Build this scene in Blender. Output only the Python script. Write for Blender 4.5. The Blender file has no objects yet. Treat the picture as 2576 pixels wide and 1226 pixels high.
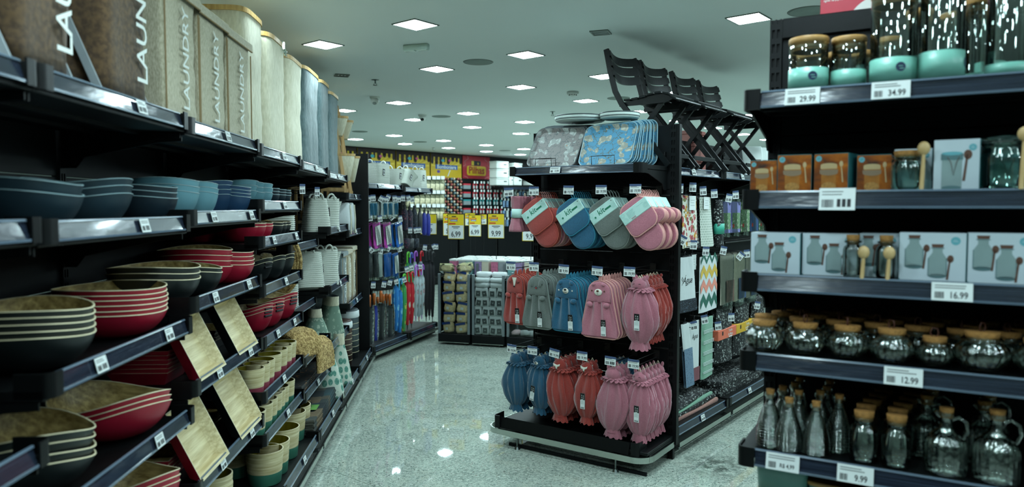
import bpy, math, random
from mathutils import Matrix, Vector
PI = math.pi
RN = random.Random(11)
sc = bpy.context.scene
col = sc.collection

# ------------------------------------------------------------------ camera, world, exposure
CAM_H, FPX, CU, CV, HORIZON = 1.63, 1813.0, 1288.0, 613.0, 520.0
PITCH = math.atan((CV - HORIZON) / FPX)
cam = bpy.data.cameras.new('camera')
cam.sensor_width = 36.0
cam.lens = 36.0 * FPX / 2576.0
cam.clip_start = 0.05
cam.dof.use_dof = True
cam.dof.focus_distance = 4.7
cam.dof.aperture_fstop = 2.2
cam_ob = bpy.data.objects.new('camera', cam)
col.objects.link(cam_ob)
cam_ob.location = (0, 0, CAM_H)
cam_ob.rotation_euler = (PI / 2 - PITCH, 0, 0)
sc.camera = cam_ob
world = bpy.data.worlds.new('world')
sc.world = world
world.use_nodes = True
world.node_tree.nodes['Background'].inputs[0].default_value = (0.55, 0.75, 0.68, 1)
world.node_tree.nodes['Background'].inputs[1].default_value = 0.03
sc.view_settings.view_transform = 'Standard'
sc.view_settings.look = 'None'
sc.view_settings.gamma = 1.0
sc.view_settings.use_curve_mapping = False
sc.view_settings.exposure = 0.0
LAMP_COLOR = (0.75, 1.0, 1.06)
LAMP_POWER = 84.0
sc.cycles.max_bounces = 6
sc.cycles.diffuse_bounces = 3
sc.cycles.glossy_bounces = 3
sc.cycles.transparent_max_bounces = 12
sc.cycles.adaptive_threshold = 0.05
sc.cycles.caustics_reflective = False
sc.cycles.caustics_refractive = False
sc.cycles.sample_clamp_indirect = 6.0

# ------------------------------------------------------------------ measuring helpers (real-world frames)
_c, _s = math.cos(PITCH), math.sin(PITCH)
def ray(u, v):
    x = (u - CU) / FPX; z = -(v - CV) / FPX
    return Vector((x, _c + z * _s, -_s + z * _c))
def ground(u, v, z=0.0):
    d = ray(u, v); t = (z - CAM_H) / d.z
    return Vector((d.x * t, d.y * t, z))
def project(p):
    q = Vector(p) - Vector((0, 0, CAM_H))
    y = q.y * _c - q.z * _s; z = q.y * _s + q.z * _c
    return CU + FPX * q.x / y, CV - FPX * z / y, y
class Frame:
    """x runs to the right along a fixture's front, y goes into the fixture, z is up"""
    def __init__(self, ox, oy, bearing):
        self.mat = Matrix.Translation((ox, oy, 0)) @ Matrix.Rotation(math.radians(90 - bearing), 4, 'Z')
        self.inv = self.mat.inverted()
    def M(self, x, y, z=0.0, rz=0.0, rx=0.0, ry=0.0, sc_=1.0):
        m = self.mat @ Matrix.Translation((x, y, z)) @ Matrix.Rotation(math.radians(rz), 4, 'Z')
        if rx: m = m @ Matrix.Rotation(math.radians(rx), 4, 'X')
        if ry: m = m @ Matrix.Rotation(math.radians(ry), 4, 'Y')
        if sc_ != 1.0: m = m @ (Matrix.Scale(sc_, 4) if not isinstance(sc_, tuple) else Matrix.Diagonal((*sc_, 1)))
        return m
    def at(self, u, v, y):
        o = self.inv @ Vector((0, 0, CAM_H)); d = self.inv.to_3x3() @ ray(u, v)
        t = (y - o.y) / d.y
        p = o + d * t
        return p.x, p.z
    def onz(self, u, v, z):
        p = self.inv @ ground(u, v, z)
        return p.x, p.y
    def edge(self, u, y, z, r):
        """x where a round thing of radius r has its silhouette edge (r>0 right edge) at picture column u"""
        lo, hi = -9.0, 12.0
        def f(x):
            a, b, d = project(self.mat @ Vector((x, y, z)))
            if d < 0.15: return None
            return a + r * FPX / d - u
        xs = [lo + i * (hi - lo) / 400 for i in range(401)]
        prev = None
        for x in xs:
            g = f(x)
            if g is None: prev = None; continue
            if prev is not None and prev[1] * g <= 0:
                a, b = prev[0], x
                for _ in range(30):
                    m = (a + b) / 2
                    if f(a) * f(m) <= 0: b = m
                    else: a = m
                return a
            prev = (x, g)
        return 0.0

# ------------------------------------------------------------------ mesh builder
class MB:
    def __init__(self):
        self.v = []; self.f = []; self.m = []; self.s = []
    def add(self, vs, fs, m=0, smooth=False, mtx=None):
        b = len(self.v)
        if mtx is not None: vs = [mtx @ Vector(p) for p in vs]
        self.v.extend([tuple(p) for p in vs])
        for f in fs:
            self.f.append([i + b for i in f]); self.m.append(m); self.s.append(smooth)
        return self
    def box(self, x0, x1, y0, y1, z0, z1, m=0, c=0.0, mtx=None):
        if c <= 0:
            vs = [(x, y, z) for z in (z0, z1) for y in (y0, y1) for x in (x0, x1)]
            fs = [(0, 2, 3, 1), (4, 5, 7, 6), (0, 1, 5, 4), (2, 6, 7, 3), (0, 4, 6, 2), (1, 3, 7, 5)]
            return self.add(vs, fs, m, False, mtx)
        c = min(c, (x1 - x0) * .45, (y1 - y0) * .45, (z1 - z0) * .45)
        vs = []; idx = {}
        X = (x0, x1); Y = (y0, y1); Z = (z0, z1)
        for i in (0, 1):
            for j in (0, 1):
                for k in (0, 1):
                    sx, sy, sz = (1 if i == 0 else -1), (1 if j == 0 else -1), (1 if k == 0 else -1)
                    for a in range(3):
                        p = [X[i] + sx * c, Y[j] + sy * c, Z[k] + sz * c]
                        p[a] = (X[i], Y[j], Z[k])[a]
                        idx[(i, j, k, a)] = len(vs); vs.append(tuple(p))
        fs = []
        for a in range(3):
            o = [q for q in range(3) if q != a]
            for side in (0, 1):
                ring = []
                for (p, q) in ((0, 0), (1, 0), (1, 1), (0, 1)):
                    t = [0, 0, 0]; t[a] = side; t[o[0]] = p; t[o[1]] = q
                    ring.append(idx[(t[0], t[1], t[2], a)])
                fs.append(ring)
        for a in range(3):
            o = [q for q in range(3) if q != a]
            for p in (0, 1):
                for q in (0, 1):
                    t0 = [0, 0, 0]; t1 = [0, 0, 0]
                    t0[o[0]] = t1[o[0]] = p; t0[o[1]] = t1[o[1]] = q; t1[a] = 1
                    fs.append([idx[(*t0, o[0])], idx[(*t1, o[0])], idx[(*t1, o[1])], idx[(*t0, o[1])]])
        for i in (0, 1):
            for j in (0, 1):
                for k in (0, 1):
                    fs.append([idx[(i, j, k, 0)], idx[(i, j, k, 1)], idx[(i, j, k, 2)]])
        return self.add(vs, fs, m, False, mtx)
    def lathe(self, prof, n=24, m=0, smooth=True, mtx=None, warp=None, sx=1.0, sy=1.0, a0=0.0, a1=2 * PI):
        full = abs(a1 - a0 - 2 * PI) < 1e-6
        nn = n if full else n + 1
        vs = []
        for i in range(nn):
            a = a0 + (a1 - a0) * i / n
            for k, (r, z) in enumerate(prof):
                if warp: r, z = warp(a, r, z)
                vs.append((r * math.cos(a) * sx, r * math.sin(a) * sy, z))
        L = len(prof); fs = []
        for i in range(n):
            j = (i + 1) % nn
            for k in range(L - 1):
                if prof[k][0] == 0 and prof[k + 1][0] == 0: continue
                fs.append((i * L + k, j * L + k, j * L + k + 1, i * L + k + 1))
        return self.add(vs, fs, m, smooth, mtx)
    def cyl(self, x, y, z0, z1, r, n=16, m=0, smooth=True, r1=None, mtx=None):
        r1 = r if r1 is None else r1
        T = Matrix.Translation((x, y, 0))
        if mtx is not None: T = mtx @ T
        vs = []
        for i in range(n):
            a = 2 * PI * i / n
            vs.append((r * math.cos(a), r * math.sin(a), z0)); vs.append((r1 * math.cos(a), r1 * math.sin(a), z1))
        self.add(vs, [(2 * i, 2 * ((i + 1) % n), 2 * ((i + 1) % n) + 1, 2 * i + 1) for i in range(n)], m, smooth, T)
        self.add(vs, [[2 * i + 1 for i in range(n)], [2 * i for i in reversed(range(n))]], m, False, T)
        return self
    def tube(self, pts, r, n=8, m=0, closed=False, smooth=True, rs=None, flat=1.0):
        pts = [Vector(p) for p in pts]; N = len(pts); rings = []
        up = None
        for i, p in enumerate(pts):
            if closed: t = pts[(i + 1) % N] - pts[i - 1]
            else: t = pts[min(i + 1, N - 1)] - pts[max(i - 1, 0)]
            if t.length < 1e-9: t = Vector((0, 0, 1))
            t.normalize()
            if up is None:
                up = Vector((0, 0, 1)) if abs(t.z) < .9 else Vector((1, 0, 0))
            a = t.cross(up)
            if a.length < 1e-6: a = t.cross(Vector((0, 1, 0)))
            a.normalize(); b = a.cross(t); b.normalize(); up = b
            rr = rs[i] if rs else r
            rings.append([p + a * (rr * math.cos(2 * PI * k / n)) + b * (rr * flat * math.sin(2 * PI * k / n)) for k in range(n)])
        vs = [q for g in rings for q in g]; fs = []
        for i in range(N if closed else N - 1):
            j = (i + 1) % N
            for k in range(n):
                fs.append((i * n + k, i * n + (k + 1) % n, j * n + (k + 1) % n, j * n + k))
        self.add(vs, fs, m, smooth)
        if not closed:
            self.add(rings[0], [list(reversed(range(n)))], m); self.add(rings[-1], [list(range(n))], m)
        return self
    def prism(self, poly, d0, d1, axis='y', m=0, smooth=False, mtx=None, caps=True, mcap=None):
        """poly in the plane perpendicular to axis: axis y -> (x,z); axis z -> (x,y); axis x -> (y,z)"""
        def P(a, b, d):
            return {'y': (a, d, b), 'z': (a, b, d), 'x': (d, a, b)}[axis]
        n = len(poly)
        vs = [P(a, b, d0) for a, b in poly] + [P(a, b, d1) for a, b in poly]
        self.add(vs, [(i, (i + 1) % n, n + (i + 1) % n, n + i) for i in range(n)], m, smooth, mtx)
        if caps:
            self.add(vs, [list(range(n)), list(range(2 * n - 1, n - 1, -1))], m if mcap is None else mcap, False, mtx)
        return self
    def grid(self, fn, nu, nv, m=0, smooth=True, wrap=False, mtx=None):
        vs = [fn(i / nu, j / nv) for j in range(nv + 1) for i in range(nu + (0 if wrap else 1))]
        w = nu if wrap else nu + 1
        fs = []
        for j in range(nv):
            for i in range(nu):
                i2 = (i + 1) % w
                fs.append((j * w + i, j * w + i2, (j + 1) * w + i2, (j + 1) * w + i))
        return self.add(vs, fs, m, smooth, mtx)
    def text(self, s, size, mtx, m=0, align='CENTER', weight=0.0, depth=0.0, shear=0.0):
        vs, fs = glyphs(s, align, weight, shear)
        return self.add([(x * size, y * size, 0) for x, y in vs], fs, m, False, mtx)
    def done(self, name='mesh'):
        me = bpy.data.meshes.new(name)
        me.from_pydata(self.v, [], self.f)
        me.polygons.foreach_set('material_index', self.m)
        me.polygons.foreach_set('use_smooth', self.s)
        me.update()
        return me
_GL = {}
def glyphs(s, align='CENTER', weight=0.0, shear=0.0):
    k = (s, align, weight, shear)
    if k not in _GL:
        cu = bpy.data.curves.new('lettering', 'FONT')
        cu.body = s; cu.align_x = align; cu.align_y = 'CENTER'; cu.size = 1.0; cu.resolution_u = 3; cu.offset = weight; cu.shear = shear
        o = bpy.data.objects.new('lettering', cu)
        me = o.to_mesh()
        _GL[k] = ([(v.co.x, v.co.y) for v in me.vertices], [list(p.vertices) for p in me.polygons])
        o.to_mesh_clear(); bpy.data.objects.remove(o); bpy.data.curves.remove(cu)
    return _GL[k]
UP = Matrix.Rotation(PI / 2, 4, 'X')      # lays flat lettering upright: it then reads from -y
def up_at(x, y, z): return Matrix.Translation((x, y, z)) @ UP

# ------------------------------------------------------------------ objects
_MESH = {}
def cached(key, fn):
    if key not in _MESH: _MESH[key] = fn().done(str(key[0]) if isinstance(key, tuple) else str(key))
    return _MESH[key]
_VAR = {}
def with_mats(me, mats):
    """the same shape with another set of materials keeps its own small mesh copy, shared by all alike"""
    k = (me.name, tuple(m.name for m in mats))
    if k not in _VAR:
        if len(me.materials) == 0:
            for m in mats: me.materials.append(m)
            _VAR[k] = me
        else:
            c = me.copy(); c.materials.clear()
            for m in mats: c.materials.append(m)
            _VAR[k] = c
    return _VAR[k]
def props(o, label=None, cat=None, group=None, kind=None):
    if label: o['label'] = label
    if cat: o['category'] = cat
    if group: o['group'] = group
    if kind: o['kind'] = kind
    return o
def thing(name, label, cat, mtx, group=None, kind=None):
    o = bpy.data.objects.new(name, None)
    o.empty_display_size = 0.05
    col.objects.link(o); o.matrix_basis = mtx
    return props(o, label, cat, group, kind)
def part(name, me, mats, parent=None, mtx=None, label=None, kind=None):
    if isinstance(me, MB): me = me.done(name)
    if not isinstance(mats, (list, tuple)): mats = [mats]
    me = with_mats(me, mats)
    o = bpy.data.objects.new(name, me)
    col.objects.link(o)
    if parent is not None: o.parent = parent
    if mtx is not None: o.matrix_basis = mtx
    return props(o, label, None, None, kind)
def single(name, me, mats, label, cat, mtx, group=None, kind=None):
    o = part(name, me, mats, None, mtx)
    return props(o, label, cat, group, kind)
def struct(name, me, mats, parent=None, mtx=None):
    o = part(name, me, mats, parent, mtx)
    if parent is None: o['kind'] = 'structure'
    return o
ORD = ['first', 'second', 'third', 'fourth', 'fifth', 'sixth', 'seventh', 'eighth', 'ninth', 'tenth', 'eleventh', 'twelfth',
       'thirteenth', 'fourteenth', 'fifteenth', 'sixteenth', 'seventeenth', 'eighteenth', 'nineteenth', 'twentieth']
def frm(i, n, a='top', b='bottom'):
    """'topmost', 'second from the top', ..., 'lowest'"""
    if n == 1: return 'single'
    if i == 0: return 'topmost'
    if i == n - 1: return 'lowest'
    return ORD[i] + ' from top'

# ------------------------------------------------------------------ materials
def lin(c):
    f = lambda x: x / 12.92 if x <= .04045 else ((x + .055) / 1.055) ** 2.4
    return tuple(f(x / 255.0) for x in c)
_MAT = {}
def nodes_of(name):
    m = bpy.data.materials.new(name); m.use_nodes = True
    nt = m.node_tree
    return m, nt, nt.nodes['Principled BSDF']
def N(nt, t, **kw):
    n = nt.nodes.new('ShaderNode' + t)
    for k, v in kw.items():
        if k in n.inputs: n.inputs[k].default_value = v
        else: setattr(n, k, v)
    return n
def mixc(nt, fac, a, b, mode='MIX'):
    n = nt.nodes.new('ShaderNodeMix'); n.data_type = 'RGBA'; n.blend_type = mode
    for i, v in ((0, fac), (6, a), (7, b)):
        if hasattr(v, 'is_linked') or hasattr(v, 'links'): nt.links.new(v, n.inputs[i])
        else: n.inputs[i].default_value = v if i == 0 else (*v[:3], 1)
    return n.outputs[2]
def ramp(nt, src, stops):
    n = nt.nodes.new('ShaderNodeValToRGB')
    while len(n.color_ramp.elements) < len(stops): n.color_ramp.elements.new(.5)
    for e, (p, c) in zip(n.color_ramp.elements, stops):
        e.position = p; e.color = (*c, 1) if len(c) == 3 else c
    nt.links.new(src, n.inputs[0])
    return n.outputs[0]
def coords(nt, sc_=(1, 1, 1), kind='Object', rot=(0, 0, 0)):
    t = nt.nodes.new('ShaderNodeTexCoord'); mp = nt.nodes.new('ShaderNodeMapping')
    mp.inputs['Scale'].default_value = sc_; mp.inputs['Rotation'].default_value = rot
    nt.links.new(t.outputs[kind], mp.inputs[0])
    return mp.outputs[0]
def bump(nt, b, h, strength, dist=0.01):
    n = nt.nodes.new('ShaderNodeBump'); n.inputs['Strength'].default_value = strength; n.inputs['Distance'].default_value = dist
    nt.links.new(h, n.inputs['Height']); nt.links.new(n.outputs[0], b.inputs['Normal'])
def mat(name, rgb, rough=.5, metal=0.0, var=0.06, vs=12.0, bmp=0.0, bs=60.0, spec=None, coat=0.0, sheen=0.0, stretch=(1, 1, 1), trans=0.0):
    """plain coloured surface with a slight procedural unevenness of colour and relief"""
    if name in _MAT: return _MAT[name]
    m, nt, b = nodes_of(name)
    c = lin(rgb)
    nz = N(nt, 'TexNoise', Scale=vs, Detail=3.0)
    nt.links.new(coords(nt, stretch), nz.inputs['Vector'])
    lo = tuple(x * (1 - var) for x in c); hi = tuple(min(1, x * (1 + var)) for x in c)
    nt.links.new(ramp(nt, nz.outputs[0], [(.3, lo), (.7, hi)]), b.inputs['Base Color'])
    b.inputs['Roughness'].default_value = rough; b.inputs['Metallic'].default_value = metal
    if spec is not None: b.inputs['Specular IOR Level'].default_value = spec
    if coat: b.inputs['Coat Weight'].default_value = coat; b.inputs['Coat Roughness'].default_value = .08
    if sheen: b.inputs['Sheen Weight'].default_value = sheen
    if trans: b.inputs['Transmission Weight'].default_value = trans
    if bmp:
        n2 = N(nt, 'TexNoise', Scale=bs, Detail=2.0)
        nt.links.new(coords(nt, stretch), n2.inputs['Vector'])
        bump(nt, b, n2.outputs[0], bmp)
    _MAT[name] = m
    return m
def glass(name, tint=(0.93, 0.98, 0.96), rough=0.02, bmp=0.0, bs=30.0, stretch=(1, 1, 1), ior=1.45, boost=1.0):
    """thin clear sheet: Fresnel mix of pass-through and mirror"""
    if name in _MAT: return _MAT[name]
    m = bpy.data.materials.new(name); m.use_nodes = True; nt = m.node_tree
    for n in list(nt.nodes):
        if n.type != 'OUTPUT_MATERIAL': nt.nodes.remove(n)
    out = [n for n in nt.nodes if n.type == 'OUTPUT_MATERIAL'][0]
    tr = N(nt, 'BsdfTransparent'); tr.inputs[0].default_value = (*tint, 1)
    gl = N(nt, 'BsdfGlossy'); gl.inputs['Roughness'].default_value = rough; gl.inputs[0].default_value = (0.95, 1, 0.98, 1)
    fr = N(nt, 'Fresnel', IOR=ior)
    mu = N(nt, 'Math', operation='MULTIPLY'); mu.inputs[1].default_value = boost; mu.use_clamp = True
    nt.links.new(fr.outputs[0], mu.inputs[0])
    mx = N(nt, 'MixShader')
    nt.links.new(mu.outputs[0], mx.inputs[0]); nt.links.new(tr.outputs[0], mx.inputs[1]); nt.links.new(gl.outputs[0], mx.inputs[2])
    nt.links.new(mx.outputs[0], out.inputs[0])
    if bmp:
        nz = N(nt, 'TexNoise', Scale=bs, Detail=2.0); nt.links.new(coords(nt, stretch), nz.inputs['Vector'])
        bp = N(nt, 'Bump'); bp.inputs['Strength'].default_value = bmp; bp.inputs['Distance'].default_value = .01
        nt.links.new(nz.outputs[0], bp.inputs['Height'])
        nt.links.new(bp.outputs[0], gl.inputs['Normal']); nt.links.new(bp.outputs[0], fr.inputs['Normal'])
    _MAT[name] = m
    return m
def glow(name, rgb, power):
    m = bpy.data.materials.new(name); m.use_nodes = True; nt = m.node_tree
    b = nt.nodes['Principled BSDF']
    b.inputs['Emission Color'].default_value = (*rgb, 1); b.inputs['Emission Strength'].default_value = power
    b.inputs['Base Color'].default_value = (.8, .8, .8, 1)
    m.cycles.emission_sampling = 'FRONT'
    return m
BLACK = mat('black_powder_coat', (11, 13, 14), .42, var=.15, vs=40, bmp=.15, bs=500, spec=.22)
BLACK2 = mat('black_panel_paint', (13, 16, 18), .5, var=.12, vs=30, bmp=.1, bs=400, spec=.22)
CAPBLK = mat('black_plastic', (11, 13, 14), .36, bmp=.1, bs=300, spec=.22)
CHROME = mat('brushed_steel_rail', (190, 196, 190), .22, 1.0, bmp=.05, bs=90, stretch=(1, 8, 8))
STEEL = mat('dark_zinc_steel', (120, 128, 126), .3, 1.0)
CARD = mat('white_paper_card', (222, 228, 226), .6, var=.02)
INK = mat('black_ink', (24, 26, 30), .6)
WIRE = mat('black_wire', (20, 22, 22), .35)
WHITE = mat('white_plastic', (214, 220, 214), .4, var=.02)
def strip_material():
    m, nt, b = nodes_of('navy_price_channel')
    nz = N(nt, 'TexNoise', Scale=14.0, Detail=4.0); nt.links.new(coords(nt, (.25, 1, 22)), nz.inputs['Vector'])
    nt.links.new(ramp(nt, nz.outputs[0], [(.35, lin((20, 26, 38))), (.7, lin((48, 57, 72)))]), b.inputs['Base Color'])
    b.inputs['Roughness'].default_value = .16
    b.inputs['Coat Weight'].default_value = .6; b.inputs['Coat Roughness'].default_value = .06
    n2 = N(nt, 'TexNoise', Scale=9.0, Detail=3.0); nt.links.new(coords(nt, (1, 1, 3)), n2.inputs['Vector'])
    bump(nt, b, n2.outputs[0], .12, .01)
    return m
STRIP = strip_material()
# ------------------------------------------------------------------ the setting
CEIL = 2.786
FL = Frame(-1.419, 7.361, -4.2)        # long shelving run on one side of the aisle
FE = Frame(0.620, 4.332, 124.5)        # end cap of the middle run
FS = Frame(1.085, 4.60, 37.5)          # side of the middle run
FR = Frame(0.757, 2.20, 120.0)         # near shelving with jars
FU = Frame(-1.426, 7.489, 17.0)        # shelving with umbrellas
_w = ground(868, 367, CEIL)
FW = Frame(_w.x, _w.y, 41.8)           # back wall
FT = Frame(-0.42, 5.36, 39.5)          # floor tile grid
def granite():
    m, nt, b = nodes_of('polished_granite')
    g = N(nt, 'NewGeometry'); oi = N(nt, 'ObjectInfo')
    ad = N(nt, 'VectorMath', operation='ADD'); ml = N(nt, 'VectorMath', operation='SCALE')
    ml.inputs['Scale'].default_value = 9.0
    cb = N(nt, 'CombineXYZ')
    nt.links.new(oi.outputs['Random'], cb.inputs[0]); nt.links.new(oi.outputs['Random'], cb.inputs[1])
    nt.links.new(cb.outputs[0], ml.inputs[0])
    nt.links.new(g.outputs['Position'], ad.inputs[0]); nt.links.new(ml.outputs[0], ad.inputs[1])
    P = ad.outputs[0]
    def noise(s, d=3.0, dist=0.0):
        n = N(nt, 'TexNoise', Scale=s, Detail=d, Distortion=dist); nt.links.new(P, n.inputs['Vector']); return n.outputs[0]
    base = ramp(nt, noise(5.0, 4), [(.3, lin((138, 150, 140))), (.55, lin((164, 176, 164))), (.8, lin((178, 184, 168)))])
    pale = ramp(nt, noise(48.0, 2), [(.45, (0, 0, 0)), (.62, (1, 1, 1))])
    c1 = mixc(nt, pale, base, lin((186, 194, 182)))
    pink = ramp(nt, noise(85.0, 2, 1.0), [(.66, (0, 0, 0)), (.70, (1, 1, 1))])
    c2 = mixc(nt, pink, c1, lin((150, 128, 122)))
    grey = ramp(nt, noise(70.0, 3, 1.5), [(.57, (0, 0, 0)), (.63, (.8, .8, .8))])
    c3 = mixc(nt, grey, c2, lin((104, 122, 116)))
    dark = ramp(nt, noise(62.0, 4, 2.5), [(.615, (0, 0, 0)), (.64, (1, 1, 1))])
    c4 = mixc(nt, dark, c3, lin((34, 44, 46)))
    sm = N(nt, 'TexNoise', Scale=2.2, Detail=5.0); nt.links.new(g.outputs['Position'], sm.inputs['Vector'])
    st = ramp(nt, sm.outputs[0], [(.66, (0, 0, 0)), (.8, (.5, .5, .5))])
    c5 = mixc(nt, st, c4, lin((96, 104, 92)))
    # scuffed patch on one tile beside the end cap
    c0 = ground(1800, 1172); ds = N(nt, 'VectorMath', operation='DISTANCE'); ds.inputs[1].default_value = (c0.x, c0.y, 0)
    nt.links.new(g.outputs['Position'], ds.inputs[0])
    fall = ramp(nt, ds.outputs['Value'], [(.06, (.75, .75, .75)), (.27, (0, 0, 0))])
    sc2 = N(nt, 'TexNoise', Scale=16.0, Detail=5.0); nt.links.new(g.outputs['Position'], sc2.inputs['Vector'])
    k2 = N(nt, 'MixRGB', blend_type='MULTIPLY'); k2.inputs[0].default_value = 1
    nt.links.new(fall, k2.inputs[1]); nt.links.new(ramp(nt, sc2.outputs[0], [(.42, (0, 0, 0)), (.55, (1, 1, 1))]), k2.inputs[2])
    c6 = mixc(nt, k2.outputs[0], c5, lin((44, 52, 46)))
    nt.links.new(c6, b.inputs['Base Color'])
    b.inputs['Roughness'].default_value = .028
    b.inputs['Specular IOR Level'].default_value = .6
    return m
GRAN = granite()
GROUT = mat('dark_grout', (92, 98, 92), .7)
PAINT = mat('ceiling_paint', (232, 238, 238), .9, var=.02, vs=.8)
WALLP = mat('dark_wall_paint', (30, 32, 33), .7)
WALLG = mat('grey_wall_paint', (120, 128, 122), .8)
floor = struct('floor', MB().box(-8, 10, -6, 24, -.2, -.004), GROUT)
TS = .60
tile = cached('tile', lambda: MB().box(.0012, TS - .0012, .0012, TS - .0012, -.012, 0, c=.0012))
for i in range(-9, 16):
    for j in range(-9, 9):
        c = FT.mat @ Vector((i * TS, j * TS, 0))
        if -2.9 < c.x < 4.4 and 1.2 < c.y < 10.6 and (c.x * .6 < c.y): 
            part('tile', tile, GRAN, floor, FT.M(i * TS, j * TS, 0))
outer = MB()
for (x0, x1, y0, y1) in ((-8, 10, 10.9, 24), (-8, -3.3, -6, 10.9), (-3.3, 10, -6, 1.0), (4.9, 10, 1.0, 10.9)):
    outer.box(x0, x1, y0, y1, -.02, -.001)
part('tile_field', outer, GRAN, floor, kind='stuff')
struct('ceiling', MB().box(-8, 10, -6, 24, CEIL, CEIL + .2), PAINT)
struct('wall_back', MB().box(-9, 16, 0, .2, 0, CEIL), WALLP, None, FW.mat)
struct('wall_left', MB().box(-6.0, -5.8, -6, 18, 0, CEIL), WALLG)
struct('wall_right', MB().box(8.2, 8.4, -6, 24, 0, CEIL), WALLG)
struct('wall_front', MB().box(-8, 10, -5.2, -5, 0, CEIL), WALLG)

# ------------------------------------------------------------------ ceiling fixtures
LAMP = glow('lit_diffuser', LAMP_COLOR, LAMP_POWER)
FRAME_G = mat('lamp_frame_paint', (120, 128, 124), .5)
def lamp_frame():
    m = MB(); o, i = .107, .0985
    for (a, b, c, d) in ((-o, o, -o, -i), (-o, o, i, o), (-o, -i, -i, i), (i, o, -i, i)): m.box(a, b, c, d, -.006, 0)
    return m
def lamp_diff(): return MB().add([(-.0985, -.0985, -.004), (-.0985, .0985, -.004), (.0985, .0985, -.004), (.0985, -.0985, -.004)], [(0, 1, 2, 3)])
A = Vector((.82, 1.04)); PERP = Vector((.788, -.616))
K_ = .8758
rows = {'first': Vector((-.70, 5.30)), 'second': Vector((-1.54, 5.95)), 'third': Vector((-.62, 10.28)), 'fourth': Vector((-.66, 12.06)),
        'fifth': Vector((-.55, 15.55)), 'sixth': Vector((-.61, 17.33)), 'near right': Vector((.84, 4.09)), 'nearer right': Vector((1.71, 3.41)),
        'far right': Vector((3.25, 2.2)), 'farther right': Vector((4.12, 1.53)), 'outer right': Vector((5.66, .32))}
seen_l = []; other_l = []
for rname, b0 in rows.items():
    for k in range(-11, 12):
        p = (b0 + A * k) * K_
        w = FW.inv @ Vector((p.x, p.y, 0))
        if not (-4.0 < p.x < 5.7 and -1.3 < p.y < 19 and w.y < -.5): continue
        if p.y > 11 and p.x > 5: continue
        if p.x < -1.6 and p.y < 3.9: continue
        u, v, d = project((p.x, p.y, CEIL)) if p.y > .5 else (-1, -1, 1)
        (seen_l if (860 < u < 2060 and 0 < v) or (700 < u <= 860 and 80 < v < 130) else other_l).append((p, u, v, rname))
seen_l.sort(key=lambda t: -t[1])
def lamp(p, label, group):
    t = thing('ceiling_light', label, 'ceiling light', Matrix.Translation((p.x, p.y, CEIL)) @ Matrix.Rotation(math.radians(50.5), 4, 'Z'), group)
    part('lamp_frame', cached('lamp_frame', lamp_frame), FRAME_G, t)
    part('diffuser', cached('lamp_diff', lamp_diff), LAMP, t)
byrow = {}
for p, u, v, r in seen_l: byrow.setdefault(r, []).append((p, u, v))
for r, l in byrow.items():
    l.sort(key=lambda t: t[0].y)
    for i, (p, u, v) in enumerate(l):
        lamp(p, f'square ceiling panel light, {ORD[i]} from the camera in the {r} diagonal row', 'square ceiling panel lights')
for p, u, v, r in other_l:
    lamp(p, 'square ceiling panel light outside the view', 'square ceiling panel lights outside the view')
SPK = mat('speaker_grille', (128, 142, 136), .6)
def speaker_ring(): return MB().lathe([(.105, 0), (.118, -.004), (.122, 0)], 32)
def speaker_grille(): return MB().lathe([(0, -.006), (.06, -.006), (.107, -.002)], 32)
def speaker(u, v, label):
    p = ground(u, v, CEIL)
    t = thing('ceiling_speaker', label, 'ceiling speaker', Matrix.Translation((p.x, p.y, CEIL)), 'round ceiling speakers')
    part('rim', cached('spk_r', speaker_ring), FRAME_G, t); part('grille', cached('spk_g', speaker_grille), SPK, t)
speaker(1203, 156, 'large round grey ceiling speaker beside the nearest lights')
speaker(1110, 293, 'round ceiling speaker between the black-eyed camera and a panel light')
speaker(1057, 357, 'small far round ceiling speaker above the yellow posters')
speaker(905, 331, 'round ceiling speaker beside the wooden ladder shelf')
speaker(1270, 379, 'farthest round ceiling speaker above the red poster')
speaker(2035, 28, 'nearest round ceiling speaker above the black end shelf')
speaker(1556, 247, 'round ceiling speaker behind the first black chair')
def sprink():
    m = MB(); m.lathe([(0, -.002), (.03, -.002), (.036, 0)], 20, m=0); m.cyl(0, 0, -.035, 0, .007, 10); m.lathe([(.0, -.05), (.02, -.05), (.021, -.048), (0, -.046)], 12)
    m.tube([(-.012, 0, -.03), (-.014, 0, -.042), (0, 0, -.05), (.014, 0, -.042), (.012, 0, -.03)], .002, 6); return m
for u, v, l in ((944, 201, 'metal sprinkler head above the grey fabric hampers'), (1390, 281, 'metal sprinkler head above the floral trays'), (1090, 372, 'far sprinkler head above the yellow posters')):
    p = ground(u, v, CEIL)
    single('sprinkler_head', cached('sprink', sprink), STEEL, l, 'sprinkler', Matrix.Translation((p.x, p.y, CEIL)), 'ceiling sprinklers')
p = ground(1047, 112, CEIL)
t = thing('emergency_light', 'long white emergency light box mounted on the ceiling', 'emergency light', Matrix.Translation((p.x, p.y, CEIL)) @ Matrix.Rotation(math.radians(-18), 4, 'Z'))
part('housing', MB().box(-.095, .095, -.022, .022, -.042, 0, c=.004), mat('pale_green_plastic', (176, 196, 186), .4), t)
part('lens', MB().box(-.088, -.01, -.019, .019, -.047, -.042, c=.002).box(.01, .088, -.019, .019, -.047, -.042, c=.002), mat('frosted_lens', (205, 218, 212), .25), t)
def smoke(): return MB().lathe([(0, -.05), (.03, -.05), (.045, -.035), (.058, -.03), (.06, -.008), (.055, 0)], 28)
p = ground(1441, 231, CEIL)
t = thing('smoke_detector', 'white round smoke detector on the ceiling beside the chairs', 'smoke detector', Matrix.Translation((p.x, p.y, CEIL)))
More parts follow.
